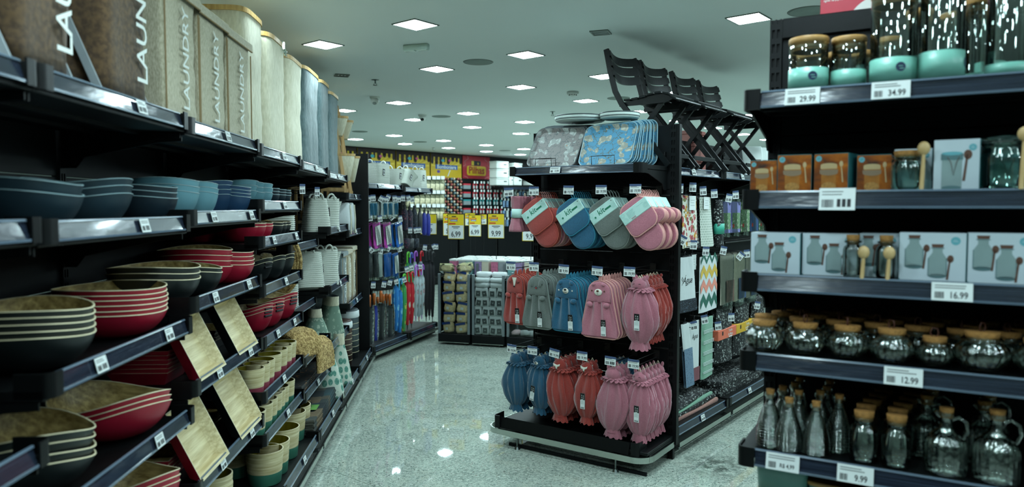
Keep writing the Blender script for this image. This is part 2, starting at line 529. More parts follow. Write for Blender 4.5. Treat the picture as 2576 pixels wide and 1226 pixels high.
part('body', MB().lathe([(0, -.045), (.028, -.043), (.04, -.03), (.06, -.026), (.062, -.01), (.057, 0)], 28), WHITE, t)
g = MB()
for k in range(10):
    a = 2 * PI * k / 10; g.box(.028, .042, -.004, .004, -.037, -.03, mtx=Matrix.Rotation(a, 4, 'Z'))
part('grille', g, INK, t, kind='stuff')
for (u, v, l, tilt, dark) in ((943, 244, 'white dome security camera above the ladder shelf', 35, (150, 160, 156)), (1063, 289, 'small security camera with a black eye beside a ceiling light', 50, (10, 12, 12))):
    p = ground(u, v, CEIL)
    t = thing('security_camera', l, 'security camera', Matrix.Translation((p.x, p.y, CEIL)))
    part('mount', MB().lathe([(.0, -.02), (.05, -.02), (.055, 0)], 24), WHITE, t)
    b = part('housing', MB().lathe([(0, -.045), (.025, -.042), (.042, -.02), (.042, .0), (.03, .012), (0, .012)], 24), WHITE, t, Matrix.Translation((0, 0, -.035)) @ Matrix.Rotation(math.radians(-tilt), 4, 'X'))
    part('lens', MB().lathe([(0, -.052), (.016, -.05), (.024, -.04)], 16), mat('camera_eye_%d' % dark[0], dark, .15), b)
for u, v, l, rz in ((860, 189, 'small square ceiling vent above the grey hampers', 20), (1511, 81, 'broken square ceiling plate near the dark ceiling shadow', 70)):
    p = ground(u, v, CEIL)
    m = MB()
    for k in range(4): m.box(-.05 + k * .028, -.035 + k * .028, -.05, .05, -.006, -.001)
    t = thing('ceiling_vent', l, 'vent', Matrix.Translation((p.x, p.y, CEIL)) @ Matrix.Rotation(math.radians(rz), 4, 'Z'), 'small ceiling vents')
    part('vent_frame', MB().box(-.062, .062, -.062, -.052, -.008, 0).box(-.062, .062, .052, .062, -.008, 0).box(-.062, -.052, -.052, .052, -.008, 0).box(.052, .062, -.052, .052, -.008, 0), FRAME_G, t)
    part('louvre_field', m, STEEL, t, kind='stuff')

# ------------------------------------------------------------------ shelving parts
def tag_mesh(w=.062, h=.042, price=None, seed=0):
    rr = random.Random(seed)
    m = MB().box(-w / 2, w / 2, -.0012, 0, -h / 2, h / 2, 0)
    y = -.0017
    def bar(x0, x1, z0, z1): m.add([(x0, y, z0), (x1, y, z0), (x1, y, z1), (x0, y, z1)], [(0, 1, 2, 3)], 1)
    for k in range(2):
        bar(-w * .42, w * (.1 + .28 * rr.random()), h * (.34 - .13 * k) - .0012, h * (.34 - .13 * k) + .0006)
    x = -w * .42
    while x < (-w * .2 if price else -w * .1):
        bw = w * (.008 + .02 * rr.random()); bar(x, x + bw, -h * .38, -h * .02); x += bw + w * .012
    if price: m.text(price, h * (.5 if len(price) < 6 else .34), up_at(w * .16 if len(price) < 6 else w * .14, y, -h * .2) @ Matrix.Diagonal((.8, 1, 1, 1)), 1, weight=.014)
    else:
        bar(w * .0, w * .1, -h * .36, h * .0); bar(w * .14, w * .24, -h * .36, h * .0); bar(w * .28, w * .38, -h * .36, h * .0)
    return m
def strip_mesh(w, h=.046):
    # slanted plastic channel, its foot forward of its head
    m = MB()
    m.prism([(.004, h / 2), (-.008, -h / 2), (-.004, -h / 2), (.009, h / 2)], .0, w, 'x', 0)
    m.prism([(-.006, -h / 2 - .004), (-.011, -h / 2 - .003), (-.011, -h / 2 + .003), (-.007, -h / 2 + .003)], 0, w, 'x', 1)
    m.prism([(.002, h / 2 - .003), (-.001, h / 2 - .002), (.001, h / 2 + .003), (.006, h / 2 + .003)], 0, w, 'x', 1)
    return m
CLEAR_EDGE = mat('pale_plastic_edge', (96, 112, 128), .2, coat=.5)
def cap_mesh(side, d=.09, h=.062):
    # rounded black corner piece; side -1 at the run's start, +1 at its end
    pts = [(.0, d)]
    n = 6
    for k in range(n + 1):
        a = PI / 2 * k / n
        pts.append((-.05 + .0 + .05 * (1 - 1) + (.03 - .03 * math.sin(a)) - .03 + .05 - .05 * 1 + .0, .0)) if False else None
    rr = .022
    poly = [(0.0, d), (0.0, rr)]
    for k in range(1, 7):
        a = PI / 2 * k / 6
        poly.append((rr - rr * math.cos(a), rr - rr * math.sin(a)))
    poly += [(.052, 0.0), (.052, .006), (rr, .006)]
    for k in range(5, -1, -1):
        a = PI / 2 * k / 6
        poly.append((rr - (rr - .006) * math.cos(a), rr - (rr - .006) * math.sin(a)))
    poly += [(.006, d)]
    poly = [(x if side < 0 else -x, y) for x, y in poly]
    return MB().prism(poly, -h / 2, h / 2, 'z')
def bracket_mesh(d):
    return MB().prism([(0.02, -.03), (d, -.03), (d, -.15), (d - .04, -.15), (d - .07, -.11), (.1, -.055), (.02, -.05)], -.003, .003, 'x')
def board_mesh(w, d):
    m = MB().box(0, w, .006, d, -.028, 0, c=.002)
    m.box(.03, w - .03, d * .35, d * .35 + .03, -.04, -.028)
    m.box(.03, w - .03, d * .7, d * .7 + .03, -.04, -.028)
    return m
def upright_mesh(h, w=.04, d=.03):
    m = MB()
    m.box(-w / 2, w / 2, .008, d, 0, h)
    m.box(-w / 2, -w / 2 + .007, 0, .008, 0, h); m.box(w / 2 - .007, w / 2, 0, .008, 0, h); m.box(-.003, .003, 0, .008, 0, h)
    z = .1
    while z < h:
        m.box(-w / 2 + .007, -.003, 0, .008, z, z + .02); m.box(.003, w / 2 - .007, 0, .008, z, z + .02); z += .05
    return m
_tagn = [0]
def add_shelf(t, w, z, y, depth, tags=(), caps=(1, 1), brackets=True, price=None, tw=.062, ty=0.0, x0=0.0, drop=0.0):
    """one shelf of a bay: board, price channel, corner pieces, brackets, price tags; z is the middle of the channel"""
    b = part('shelf', cached(('board', round(w, 3), round(depth, 3)), lambda: board_mesh(w, depth)), BLACK, t, Matrix.Translation((x0, y, z + .022 - drop)))
    a = .052
    zs_ = drop - .022
    part('price_channel', cached(('strip', round(w - 2 * a, 3)), lambda: strip_mesh(w - 2 * a)), [STRIP, CLEAR_EDGE], b, Matrix.Translation((a, 0, zs_)))
    for sgn, on in ((-1, caps[0]), (1, caps[1])):
        if on: part('corner_piece', cached(('cap', sgn), lambda: cap_mesh(sgn)), CAPBLK, b, Matrix.Translation((0 if sgn < 0 else w, -.014, zs_)))
    if brackets:
        for xx in (.006, w - .006):
            part('bracket', cached(('bracket', round(depth, 3)), lambda: bracket_mesh(depth)), BLACK, b, Matrix.Translation((xx, 0, 0)))
    for k, tx in enumerate(tags):
        pr = None
        if isinstance(tx, tuple): tx, pr = tx
        _tagn[0] += 1
        sd = _tagn[0] % 5
        me = cached(('tag', pr, tw, sd if not pr else 0), lambda: tag_mesh(tw, tw * .68 if pr is None else tw * .52, pr, sd))
        part('price_tag', me, [CARD, INK], b, Matrix.Translation((tx, -.0105, zs_)) @ Matrix.Rotation(math.radians(-14), 4, 'X'))
    return b
def add_base(t, w, y=.03, depth=.54, z=.16, tags=(), rail=True, caps=(1, 1), drop=0.0):
    """the bottom of a bay: kick plate, bottom shelf with its channel, steel bumper rail with clips"""
    k = part('kick_plate', cached(('kick', round(w, 3), round(depth, 3)), lambda: MB().box(0, w, y + .03, y + .045, .02, z - .03).box(0, w, y + .045, depth, .02, .04)), BLACK, t)
    add_shelf(t, w, z, y, depth, tags, caps, brackets=False, drop=drop)
    if rail:
        r = part('bumper_rail', cached(('rail', round(w, 3)), lambda: MB().prism([(-.004, .068), (.002, .064), (.03, .064), (.03, .070), (.004, .072), (.002, .1), (-.004, .1)], .02, w - .02, 'x')), CHROME, t)
        for xx in (.012, w - .012):
            part('rail_clip', cached('clip', lambda: MB().box(-.012, .012, -.008, .07, .058, .074, c=.003)), STEEL, r, Matrix.Translation((xx, 0, 0)))
def bay(F, x0, x1, label, shelves, front=.12, depth=.45, height=2.15, base=True, group='shelving bays', last=False, panel=True, base_tags=(), drop=0.0, zbase=.16):
    w = x1 - x0
    t = thing('shelving_bay', label, 'shelving bay', F.M(x0, 0, 0), group)
    yb = front + depth
    if panel:
        n = 5; hh = (height - .1) / n
        for k in range(n):
            part('back_panel', cached(('panel', round(w, 3), round(hh, 3)), lambda: MB().box(.018, w - .018, 0, .012, .0, hh - .003, c=.0015)), BLACK2, t, Matrix.Translation((0, yb, .1 + k * hh)))
    for xx in ((0, w) if last else (0,)):
        part('upright', cached(('upright', round(height, 3)), lambda: upright_mesh(height)), BLACK, t, Matrix.Translation((xx, yb - .012, 0)))
    for s in shelves:
        z, tags = s[0], s[1]
        yf = s[2] if len(s) > 2 else front
        d = yb - yf - .014
        add_shelf(t, w - .004, z, yf, d, tags, x0=.002, drop=drop)
    if base: add_base(t, w - .004, depth=yb - .03, tags=base_tags, z=zbase, drop=drop)
    return t
def hook_mesh(L):
    return MB().tube([(0, 0, 0), (0, -L + .02, .0), (0, -L, .012)], .003, 6).tube([(0, 0, .035), (0, -L, .035), (0, -L - .002, .03)], .0022, 6).box(-.02, .02, -.004, 0, -.01, .045)
def hook_tag_mesh(w, h, price=None, seed=0):
    m = tag_mesh(w, h, price, seed)
    m.box(-w / 2, w / 2, -.002, .001, h / 2 - .002, h / 2 + .006, 2)
    m.add([(-w / 2, -.0016, h * .36), (w / 2, -.0016, h * .36), (w / 2, -.0016, h * .5), (-w / 2, -.0016, h * .5)], [(0, 1, 2, 3)], 2)
    return m
BLUEBAND = mat('blue_tag_band', (74, 92, 128), .35)
def add_hook(t, x, y, z, L, price=None, tw=.05, th=.036, tilt=0, rz=0, seed=0, tag=True):
    """a wire hook reaching L out of the bay at (x, y, z), its ticket at the tip"""
    h = part('peg_hook', cached(('hook', round(L, 3)), lambda: hook_mesh(L)), WIRE, t, Matrix.Translation((x, y, z)))
    if tag:
        part('price_ticket', cached(('htag', tw, th, price, seed % 3), lambda: hook_tag_mesh(tw, th, price, seed % 3)), [CARD, INK, BLUEBAND], h,
             Matrix.Translation((0, -L - .004, .035 - th / 2 + .006)) @ Matrix.Rotation(math.radians(rz), 4, 'Z') @ Matrix.Rotation(math.radians(tilt), 4, 'Y'))
    return h

# ------------------------------------------------------------------ long run of shelving along the aisle
XB = [-.92 - .946 * k for k in range(7)][::-1] + [0.02]        # bay limits, near to far
BNAME = ['nearest black shelving bay with white tag at its bottom corner', 'black shelving bay holding big red and black bowls', 'black shelving bay holding square bamboo dishes',
         'black shelving bay holding bamboo cups', 'black shelving bay holding rope baskets and folded mats', 'black shelving bay holding leaf print baskets', 'last bay of the bowl run with laundry boxes']
LZ = {0: [(1.94, ()), (1.575, ()), (1.045, ())],
      1: [(1.94, (.55,)), (1.57, (.55,)), (1.195, (.25, .72)), (.86, (.62,)), (.5, ())],
      2: [(1.93, (.45,)), (1.588, (.25, .78)), (1.262, (.25, .72)), (.945, (.28, .72)), (.555, (.3, .72))],
      3: [(1.915, (.5,)), (1.636, (.5,)), (1.45, (.25, .78)), (1.203, (.5,)), (.936, (.3, .7)), (.658, (.42,)), (.437, (.5,))],
      4: [(1.895, (.5,)), (1.36, (), .2), (.92, (), .22), (.63, (.6,)), (.40, (.45,))],
      5: [(1.877, (.5,)), (1.446, (.45,)), (.99, (.5,)), (.535, (.5,))],
      6: [(1.724, (.5,)), (1.387, (.5,)), (.727, (.5,))]}
DROP = .032                                                     # the boards lie this much below the head of their price channel
def FLM(x, y, z=0.0, *a, **k): return FL.M(x, y, z - DROP, *a, **k)
BAYS = []
for k in range(7):
    BAYS.append(bay(FL, XB[k], XB[k + 1], BNAME[k], LZ[k], group='bays of the long black shelving run', drop=DROP, last=(k == 6), base_tags=(.5,) if k > 2 else ()))
part('end_panel', MB().box(0, .022, .05, .60, 0, 2.17, c=.002), BLACK, BAYS[6], Matrix.Translation((XB[7] - XB[6] + .022, 0, 0)))

# ------------------------------------------------------------------ umbrella shelving
UB = [-.03, .86, 1.72]
UBAY = [bay(FU, UB[0], UB[1], 'black hook bay with wooden-handled umbrellas', [(1.85, (.3, .72), .09)], front=.09, depth=.42, base_tags=(), group='umbrella shelving bays', zbase=.13),
        bay(FU, UB[1], UB[2], 'black hook bay with long bright umbrellas and an open back', [(1.83, (.45,), .09)], front=.09, depth=.42, last=True, panel=False, group='umbrella shelving bays', zbase=.13)]

# ------------------------------------------------------------------ middle run, side bays
SB = [-.02, .92, 1.86, 2.8]
SBAY = []
for k in range(3):
    SBAY.append(bay(FS, SB[k], SB[k + 1], ['black side bay with black folding chairs on top', 'second black side bay with tablecloth packs', 'third black side bay partly hidden by the jars'][k],
                    [(1.865, (.4,), .1)], front=.10, depth=.36, base_tags=(.45,), group='side bays of the middle run', last=(k == 2)))

# ------------------------------------------------------------------ near shelving with jars
RB = thing('shelving_bay', 'near black shelving bay filled with glass jars and bottles', 'shelving bay', FR.M(-.055, 0, 0))
RZ = [1.976 - .0225, 1.674 - .0225, 1.422 - .0225, 1.177 - .0225, .876 - .0225, .56]
RW = 1.25; RD = .40
part('upright', cached(('upright', 2.285), lambda: upright_mesh(2.285)), BLACK, RB, Matrix.Translation((.02, RD, 0)))
part('upright', cached(('upright', 2.285), lambda: upright_mesh(2.285)), BLACK, RB, Matrix.Translation((RW - .02, RD, 0)))
for k in range(6):
    part('back_panel', cached(('panelR', 1), lambda: MB().box(.04, RW - .04, 0, .012, 0, .353, c=.002)), BLACK2, RB, Matrix.Translation((0, RD + .01, .1 + k * .356)))
part('light_block_sheet', MB().box(.03, RW - .03, RD + .022, RD + .03, .08, 2.28), BLACK2, RB)  # unseen sheet added to block light through the panel joints
part('top_rail', MB().box(.04, RW - .04, -.004, .03, 2.215, 2.285, c=.004), BLACK, RB, Matrix.Translation((0, RD, 0)))
RT = [((.17, '29.99'), (.40, '34.99')), ((.27, None),), ((.56, '16.99'),), ((.45, '12.99'),), ((.135, 'R$ 4,99'), (.335, '9.99'), (.74, '9.99')), ()]
for k, z in enumerate(RZ):
    add_shelf(RB, RW, z, 0, RD, [(x, p) for x, p in RT[k]], tw=.096)
part('kick_plate', MB().box(0, RW, .05, .07, .02, .3), BLACK, RB)

# ------------------------------------------------------------------ end cap of the middle run
EC = thing('end_cap_display', 'black end cap display with hanging towels and a steel bumper', 'display stand', FE.mat)
EX0, EX1 = -.86, .21; EY = .44; BX0 = -.93
for xx in (EX0 + .02, EX1 - .02):
    part('upright', cached(('upright', 2.15), lambda: upright_mesh(2.15)), BLACK, EC, Matrix.Translation((xx, EY - .012, 0)))
for k in range(5):
    part('back_panel', cached(('panelE', 1), lambda: MB().box(EX0 + .04, EX1 - .04, 0, .012, 0, .407, c=.002)), BLACK2, EC, Matrix.Translation((0, EY + .006, .1 + k * .41)))
part('side_plate', MB().box(EX1 - .004, EX1 + .02, EY - .01, EY + .03, .1, 2.15), BLACK, EC)
bs = part('base_shelf', MB().box(BX0 + .02, EX1, .03, EY, .135, .155, c=.003).box(BX0 + .02, EX1, .06, EY, .09, .135), BLACK, EC)
part('front_lip', MB().prism([(.018, .125), (.03, .118), (.046, .19), (.036, .198)], BX0 + .06, EX1 - .12, 'x'), CAPBLK, bs)
part('corner_piece', cap_mesh(-1, .12, .085), CAPBLK, bs, Matrix.Translation((BX0 + .015, .012, .165)))
part('corner_piece', cap_mesh(1, .12, .085), CAPBLK, bs, Matrix.Translation((EX1 - .05, .012, .165)))
rail = []
def rnd_rail(r=.11, x0=BX0 - .055, x1=EX1 + .012, yb=EY - .02, z=.105):
    pts = [(x0, yb, z)]
    for k in range(9): a = PI / 2 * k / 8; pts.append((x0 + r - r * math.cos(a), r - r * math.sin(a), z))
    for k in range(9): a = PI / 2 * (1 - k / 8); pts.append((x1 - r + r * math.cos(a), r - r * math.sin(a), z))
    pts.append((x1, yb, z))
    return pts
rp = rnd_rail()
br = MB()
inn = [Vector((p[0] + (.006 if p[0] < BX0 + .2 and i < 9 else (-.006 if i > 10 else 0)), p[1] + .006, p[2])) for i, p in enumerate(rp)]
vs = []
for p, q in zip(rp, inn):
    vs += [(p[0], p[1], .085), (p[0], p[1], .122), (q.x, q.y, .122), (q.x, q.y, .085)]
fs = []
for i in range(len(rp) - 1):
    for k in range(4): fs.append((4 * i + k, 4 * i + (k + 1) % 4, 4 * i + 4 + (k + 1) % 4, 4 * i + 4 + k))
br.add(vs, fs, 0, False)
bumper = part('bumper_rail', br, CHROME, EC)
for xx in (-.73, 0.0):
    part('rail_clip', MB().box(-.02, .02, 0, .06, .104, .112, c=.002), STEEL, bumper, Matrix.Translation((xx, .004, 0)))
    part('foot', MB().cyl(0, 0, 0, .018, .02, 14, r1=.012).cyl(0, 0, .018, .1, .006, 10), STEEL, EC, Matrix.Translation((xx, .03, 0)))
part('floor_grille', MB().box(EX0 + .04, EX1 - .02, .06, .075, .0, .02), BLACK2, EC)
add_shelf(EC, .955, 1.862, .04, EY - .06, [(.36, '19,99')], x0=-.80, tw=.075)
# ledger bars and hooks
HK = [(1.68, [-.62, -.38, -.20, -.0, ]), (1.215, []), (.735, [])]
for z in (1.70, 1.22, .72):
    part('cross_bar', MB().tube([(EX0 + .03, EY - .03, z), (EX1 - .03, EY - .03, z)], .006, 8), WIRE, EC)
# ------------------------------------------------------------------ helpers for soft and turned goods
def sup(a, rx, ry, p):
    c, s = math.cos(a), math.sin(a)
    e = 2.0 / p
    return (math.copysign(abs(c) ** e, c) * rx, math.copysign(abs(s) ** e, s) * ry)
def loft(mb, secs, n=28, m=0, smooth=True, cap0=True, cap1=False, mfn=None, jit=0.0, seed=0):
    """secs: (z, rx, ry, cx, cy, power) rings joined into one skin; mfn(k) gives the material of band k"""
    rr = random.Random(seed)
    vs = []
    for (z, rx, ry, cx, cy, p) in secs:
        for i in range(n):
            x, y = sup(2 * PI * i / n + .001, rx, ry, p)
            j = 1 + jit * (rr.random() - .5)
            vs.append((cx + x * j, cy + y * j, z + jit * .1 * (rr.random() - .5)))
    b = len(mb.v)
    mb.v.extend(vs)
    for k in range(len(secs) - 1):
        for i in range(n):
            j = (i + 1) % n
            mb.f.append([b + k * n + i, b + k * n + j, b + (k + 1) * n + j, b + (k + 1) * n + i]); mb.m.append(mfn(k) if mfn else m); mb.s.append(smooth)
    if cap0: mb.f.append([b + i for i in reversed(range(n))]); mb.m.append(mfn(0) if mfn else m); mb.s.append(False)
    if cap1: mb.f.append([b + (len(secs) - 1) * n + i for i in range(n)]); mb.m.append(mfn(len(secs) - 2) if mfn else m); mb.s.append(False)
    return mb
def streak(name, c0, c1, sc_=(3, 40, 40), rough=.45, coat=0.0, scale=1.0):
    """wood or bamboo: long streaks between two tones"""
    if name in _MAT: return _MAT[name]
    m, nt, b = nodes_of(name)
    nz = N(nt, 'TexNoise', Scale=scale, Detail=5.0, Distortion=.3); nt.links.new(coords(nt, sc_), nz.inputs['Vector'])
    nt.links.new(ramp(nt, nz.outputs[0], [(.3, lin(c0)), (.52, tuple((a + b_) / 2 for a, b_ in zip(lin(c0), lin(c1)))), (.7, lin(c1))]), b.inputs['Base Color'])
    b.inputs['Roughness'].default_value = rough
    if coat: b.inputs['Coat Weight'].default_value = coat
    bump(nt, b, nz.outputs[0], .15, .004)
    _MAT[name] = m
    return m
BAMBOO = streak('bamboo_lining', (120, 98, 52), (196, 172, 112), (6, 60, 60))
BAMBOO_L = streak('light_bamboo', (186, 166, 116), (234, 220, 176), (5, 70, 70))
BAMBOO_R = streak('ringed_bamboo', (170, 152, 104), (224, 212, 172), (6, 6, 110))
RIMW = mat('pale_bamboo_edge', (216, 204, 168), .5)
OLIVE = mat('olive_glaze', (120, 108, 26), .3, var=.2)
PINE = streak('bamboo_rod', (170, 132, 70), (206, 172, 108), (50, 50, 4))
CORK = mat('cork', (176, 126, 66), .8, var=.22, vs=90, bmp=.3, bs=160)
def weave(name, rgb, rgb2, s=220.0, rough=.9, sheen=.2, b=.5, dirs=(1, 1, 1)):
    """woven cloth: two tones in a fine grid plus soft wrinkles"""
    if name in _MAT: return _MAT[name]
    m, nt, bs = nodes_of(name)
    nz = N(nt, 'TexNoise', Scale=s, Detail=2.0); nt.links.new(coords(nt, dirs), nz.inputs['Vector'])
    n2 = N(nt, 'TexNoise', Scale=7.0, Detail=4.0); nt.links.new(coords(nt, (1, 1, .5)), n2.inputs['Vector'])
    nt.links.new(ramp(nt, nz.outputs[0], [(.35, lin(rgb2)), (.65, lin(rgb))]), bs.inputs['Base Color'])
    bs.inputs['Roughness'].default_value = rough; bs.inputs['Sheen Weight'].default_value = sheen
    ad = N(nt, 'Math', operation='ADD'); mu = N(nt, 'Math', operation='MULTIPLY'); mu.inputs[1].default_value = .12
    nt.links.new(nz.outputs[0], mu.inputs[0]); nt.links.new(mu.outputs[0], ad.inputs[0]); nt.links.new(n2.outputs[0], ad.inputs[1])
    bump(nt, bs, ad.outputs[0], b, .02)
    _MAT[name] = m
    return m
LINEN = weave('beige_linen', (196, 188, 164), (162, 154, 128), 260, b=.25, dirs=(1, 1, .25))
LINEN_E = mat('beige_binding', (150, 128, 92), .8)
BROWN = weave('brown_canvas', (96, 72, 44), (66, 47, 28), 60, b=.5)
CREAM = weave('cream_cotton', (216, 210, 186), (200, 194, 168), 90, b=.55, dirs=(1, 1, .3))
BLUEG = weave('blue_grey_cotton', (86, 106, 108), (68, 88, 90), 70, b=.8, dirs=(1, 1, .4))
GREYL = weave('grey_linen', (128, 138, 138), (98, 110, 112), 240, b=.25)
ROPEW = weave('white_cotton_rope', (202, 206, 196), (176, 182, 172), 300, b=.2)
PRINT_W = mat('white_print', (226, 230, 224), .7, var=.02)
SILVER = mat('aluminium_bar', (176, 186, 190), .3, .25)

# ------------------------------------------------------------------ bowls
def bowl_prof(R, h, inner, t=.004):
    n = 10; e = .8 * PI / 2
    P = [(R * (.36 + .64 * math.sin(e * k / n) / math.sin(e)), h * (1 - math.cos(e * k / n)) / (1 - math.cos(e))) for k in range(n + 1)]
    return [(max(0, r - t), z + t) for r, z in P] if inner else P
def bowl_shell(R, h, wave, n=36):
    def wp(a, r, z):
        q = max(0, z / h); return r * (1 + .03 * q * math.cos(2 * a)), z + wave * q * q * math.cos(2 * a + .5)
    return MB().lathe([(0, 0.0)] + bowl_prof(R, h, False), n, 0, warp=wp)
def bowl_lining(R, h, wave, n=36):
    t = .004
    def wp(a, r, z):
        q = max(0, min(1, (z - t) / h)); return r * (1 + .03 * q * math.cos(2 * a)), z + wave * q * q * math.cos(2 * a + .5)
    m = MB(); P = bowl_prof(R, h, True)
    P[-1] = (P[-1][0], h + .0)
    m.lathe([(0, t)] + P, n, 0, warp=wp)
    def wq(a, r, z): return r * (1 + .03 * math.cos(2 * a)), z + wave * math.cos(2 * a + .5)
    m.lathe([(R - t - .0005, h), (R - t, h + .0015), (R + .0008, h + .0015), (R + .0012, h - .0012)], n, 1, warp=wq)
    return m
COLS = {'slate': (32, 52, 62), 'dark slate': (22, 38, 48), 'light blue': (104, 152, 164), 'navy blue': (34, 66, 98), 'red': (166, 24, 50), 'black': (20, 27, 28)}
def bowl_mat(c): return mat('satin_%s_lacquer' % c.replace(' ', '_'), COLS[c], .42, var=.08, vs=6)
RIMB = mat('pale_slate_edge', (112, 138, 142), .5)
LINM = {'slate': 'slate', 'dark slate': 'dark slate', 'light blue': 'light blue', 'navy blue': 'navy blue'}
def bowl(x, y, z, c, R, h, wave, rz, label, group, slot=False, tilt=0):
    t = thing('bamboo_bowl', label, 'bowl', FLM(x, y, z, rz, ry=tilt), group)
    part('shell', cached(('bowl_s', R, h, wave), lambda: bowl_shell(R, h, wave)), bowl_mat(c), t)
    part('lining', cached(('bowl_l', R, h, wave), lambda: bowl_lining(R, h, wave)), [bowl_mat(c) if c in LINM else BAMBOO, RIMB if c in LINM else RIMW], t)
    if slot:
        for sg in (-1, 1):
            part('handle_slot', cached(('slot', R, h), lambda: MB().tube([(-.028, 0, 0), (.028, 0, 0)], .006, 8, flat=1.0)), INK, t,
                 Matrix.Rotation(-.25 - (PI / 2 if sg > 0 else -PI / 2), 4, 'Z') @ Matrix.Translation((0, -R * .985, h * .86)))
    return t
def stack(F, u, y, zs, n, c, R, h, wave, dz, desc, rz=0, slot=False, x=None, hadd=.027, twist=3):
    zt = zs + .022; h = round(h + hadd, 4)
    if x is None: x = F.edge(u, y, zt + h, R * 1.0)
    rr = random.Random(int(u * 7 + zs * 100))
    for i in range(n):
        k = n - 1 - i
        lab = f'{c} bamboo bowl, {frm(k, n)} of the {desc}' if n > 1 else f'single {c} bamboo bowl, {desc}'
        bowl(x + (rr.random() - .5) * .003, y + (rr.random() - .5) * .003, zt + i * dz, c, R, h, wave, rz + (rr.random() - .5) * twist, lab, f'{c} bowls, {desc}', slot, tilt=(rr.random() - .5) * 1.0 if i else 0)
z1, z2 = 1.57, 1.588
stack(FL, 192, .33, z1, 2, 'slate', .16, .080, .008, .030, 'stack at the photo edge', 20)
stack(FL, 316, .33, z1, 3, 'slate', .15, .076, .010, .024, 'stack beside the photo-edge stack', 100)
stack(FL, 440, .31, z1, 3, 'dark slate', .14, .078, .005, .020, 'stack next to the light blue bowls', 10)
stack(FL, 497, .30, z2, 3, 'light blue', .135, .084, .006, .024, 'larger stack next to dark slate bowls', 30)
stack(FL, 546, .28, z2, 3, 'light blue', .115, .084, .006, .021, 'smaller stack before the navy bowls', 40)
stack(FL, 580, .34, z2, 4, 'navy blue', .12, .078, .006, .022, 'stack against the back panel', 80)
stack(FL, 629, .27, z2, 4, 'navy blue', .115, .076, .005, .016, 'stack at the shelf end', 10)
z3 = 1.636
stack(FL, 648, .33, z3, 3, 'light blue', .115, .058, .006, .028, 'first stack on the high shelf', 60)
stack(FL, 672, .28, z3, 3, 'light blue', .10, .055, .006, .027, 'middle stack on the high shelf', 20)
stack(FL, 685, .25, z3, 3, 'light blue', .09, .052, .005, .025, 'last stack on the high shelf', 50)
stack(FL, 702, .27, z3, 3, 'dark slate', .085, .05, .003, .018, 'first small stack on the high shelf', 0)
stack(FL, 720, .26, z3, 3, 'dark slate', .085, .05, .003, .016, 'middle small stack on the high shelf', 0)
stack(FL, 732, .24, z3, 3, 'dark slate', .08, .048, .003, .016, 'last small stack on the high shelf', 0)
# the shelf under it
z4 = 1.45
stack(FL, 573, .50, z4, 2, 'red', .10, .06, .004, .018, 'stack deep in the shade at the back', 0)
stack(FL, 552, .50, z4, 2, 'red', .12, .065, .004, .018, 'second shaded stack at the back', 0)
stack(FL, 657, .30, z4, 2, 'red', .125, .06, .005, .018, 'front stack on the shallow shelf', 0)
stack(FL, 668, .27, z4, 2, 'red', .11, .06, .004, .016, 'middle stack on the shallow shelf', 0)
stack(FL, 686, .25, z4, 2, 'red', .10, .06, .004, .016, 'last stack on the shallow shelf', 0)
for u, d in ((712, 'first'), (722, 'middle'), (731, 'last')):
    stack(FL, u, .25, z4, 2, 'black', .09, .055, .003, .016, d + ' small stack on the shallow shelf', 0)
z5 = 1.262
stack(FL, 499, .30, z5, 3, 'black', .17, .078, .007, .022, 'wide stack on the middle shelf', 15)
stack(FL, 556, .27, z5, 2, 'black', .13, .075, .008, .018, 'stack before the red bowls', 30)
stack(FL, 582, .37, z5, 4, 'red', .17, .075, .008, .026, 'wide stack behind the black bowls', 25)
stack(FL, 637, .29, z5, 4, 'red', .15, .072, .006, .020, 'stack at the end of the middle shelf', 5)
z6 = 1.203
stack(FL, 683, .32, z6, 2, 'black', .11, .075, .018, .022, 'first wavy pair below the shallow shelf', 80, slot=True)
stack(FL, 716, .28, z6, 2, 'black', .11, .08, .018, .022, 'middle wavy pair below the shallow shelf', 80)
stack(FL, 738, .25, z6, 2, 'black', .10, .08, .018, .022, 'last wavy pair below the shallow shelf', 80)
# near bay, big salad bowls
z7, z8 = 1.195, .86
stack(FL, 412, .32, z7, 6, 'red', .18, .092, .004, .0165, 'tall stack of six big salad bowls', 10, hadd=-.004)
stack(FL, 222, .31, z7, 5, 'black', .17, .078, .008, .018, 'near stack with a bright bamboo lining', 30, hadd=.022)
stack(FL, 415, .31, z8, 3, 'red', .185, .10, .022, .018, 'wavy stack below the tall red stack', 75, hadd=.005)
stack(FL, 221, .31, z8, 4, 'black', .165, .085, .018, .026, 'wavy stack nearest the floor', 50, hadd=.008)
stack(FL, 441, .30, .5, 3, 'red', .16, .14, .022, .022, 'wavy stack at the photo bottom edge', 75, hadd=0.0)
# wavy red bowls with handle slots
z9 = .936
stack(FL, 684, .29, z9, 3, 'red', .115, .085, .016, .019, 'first handled stack above the cups', 80, slot=True)
stack(FL, 712, .27, z9, 3, 'red', .115, .09, .016, .019, 'middle handled stack above the cups', 80, slot=True)
stack(FL, 746, .25, z9, 3, 'red', .11, .092, .016, .019, 'last handled stack above the cups', 80, slot=True)

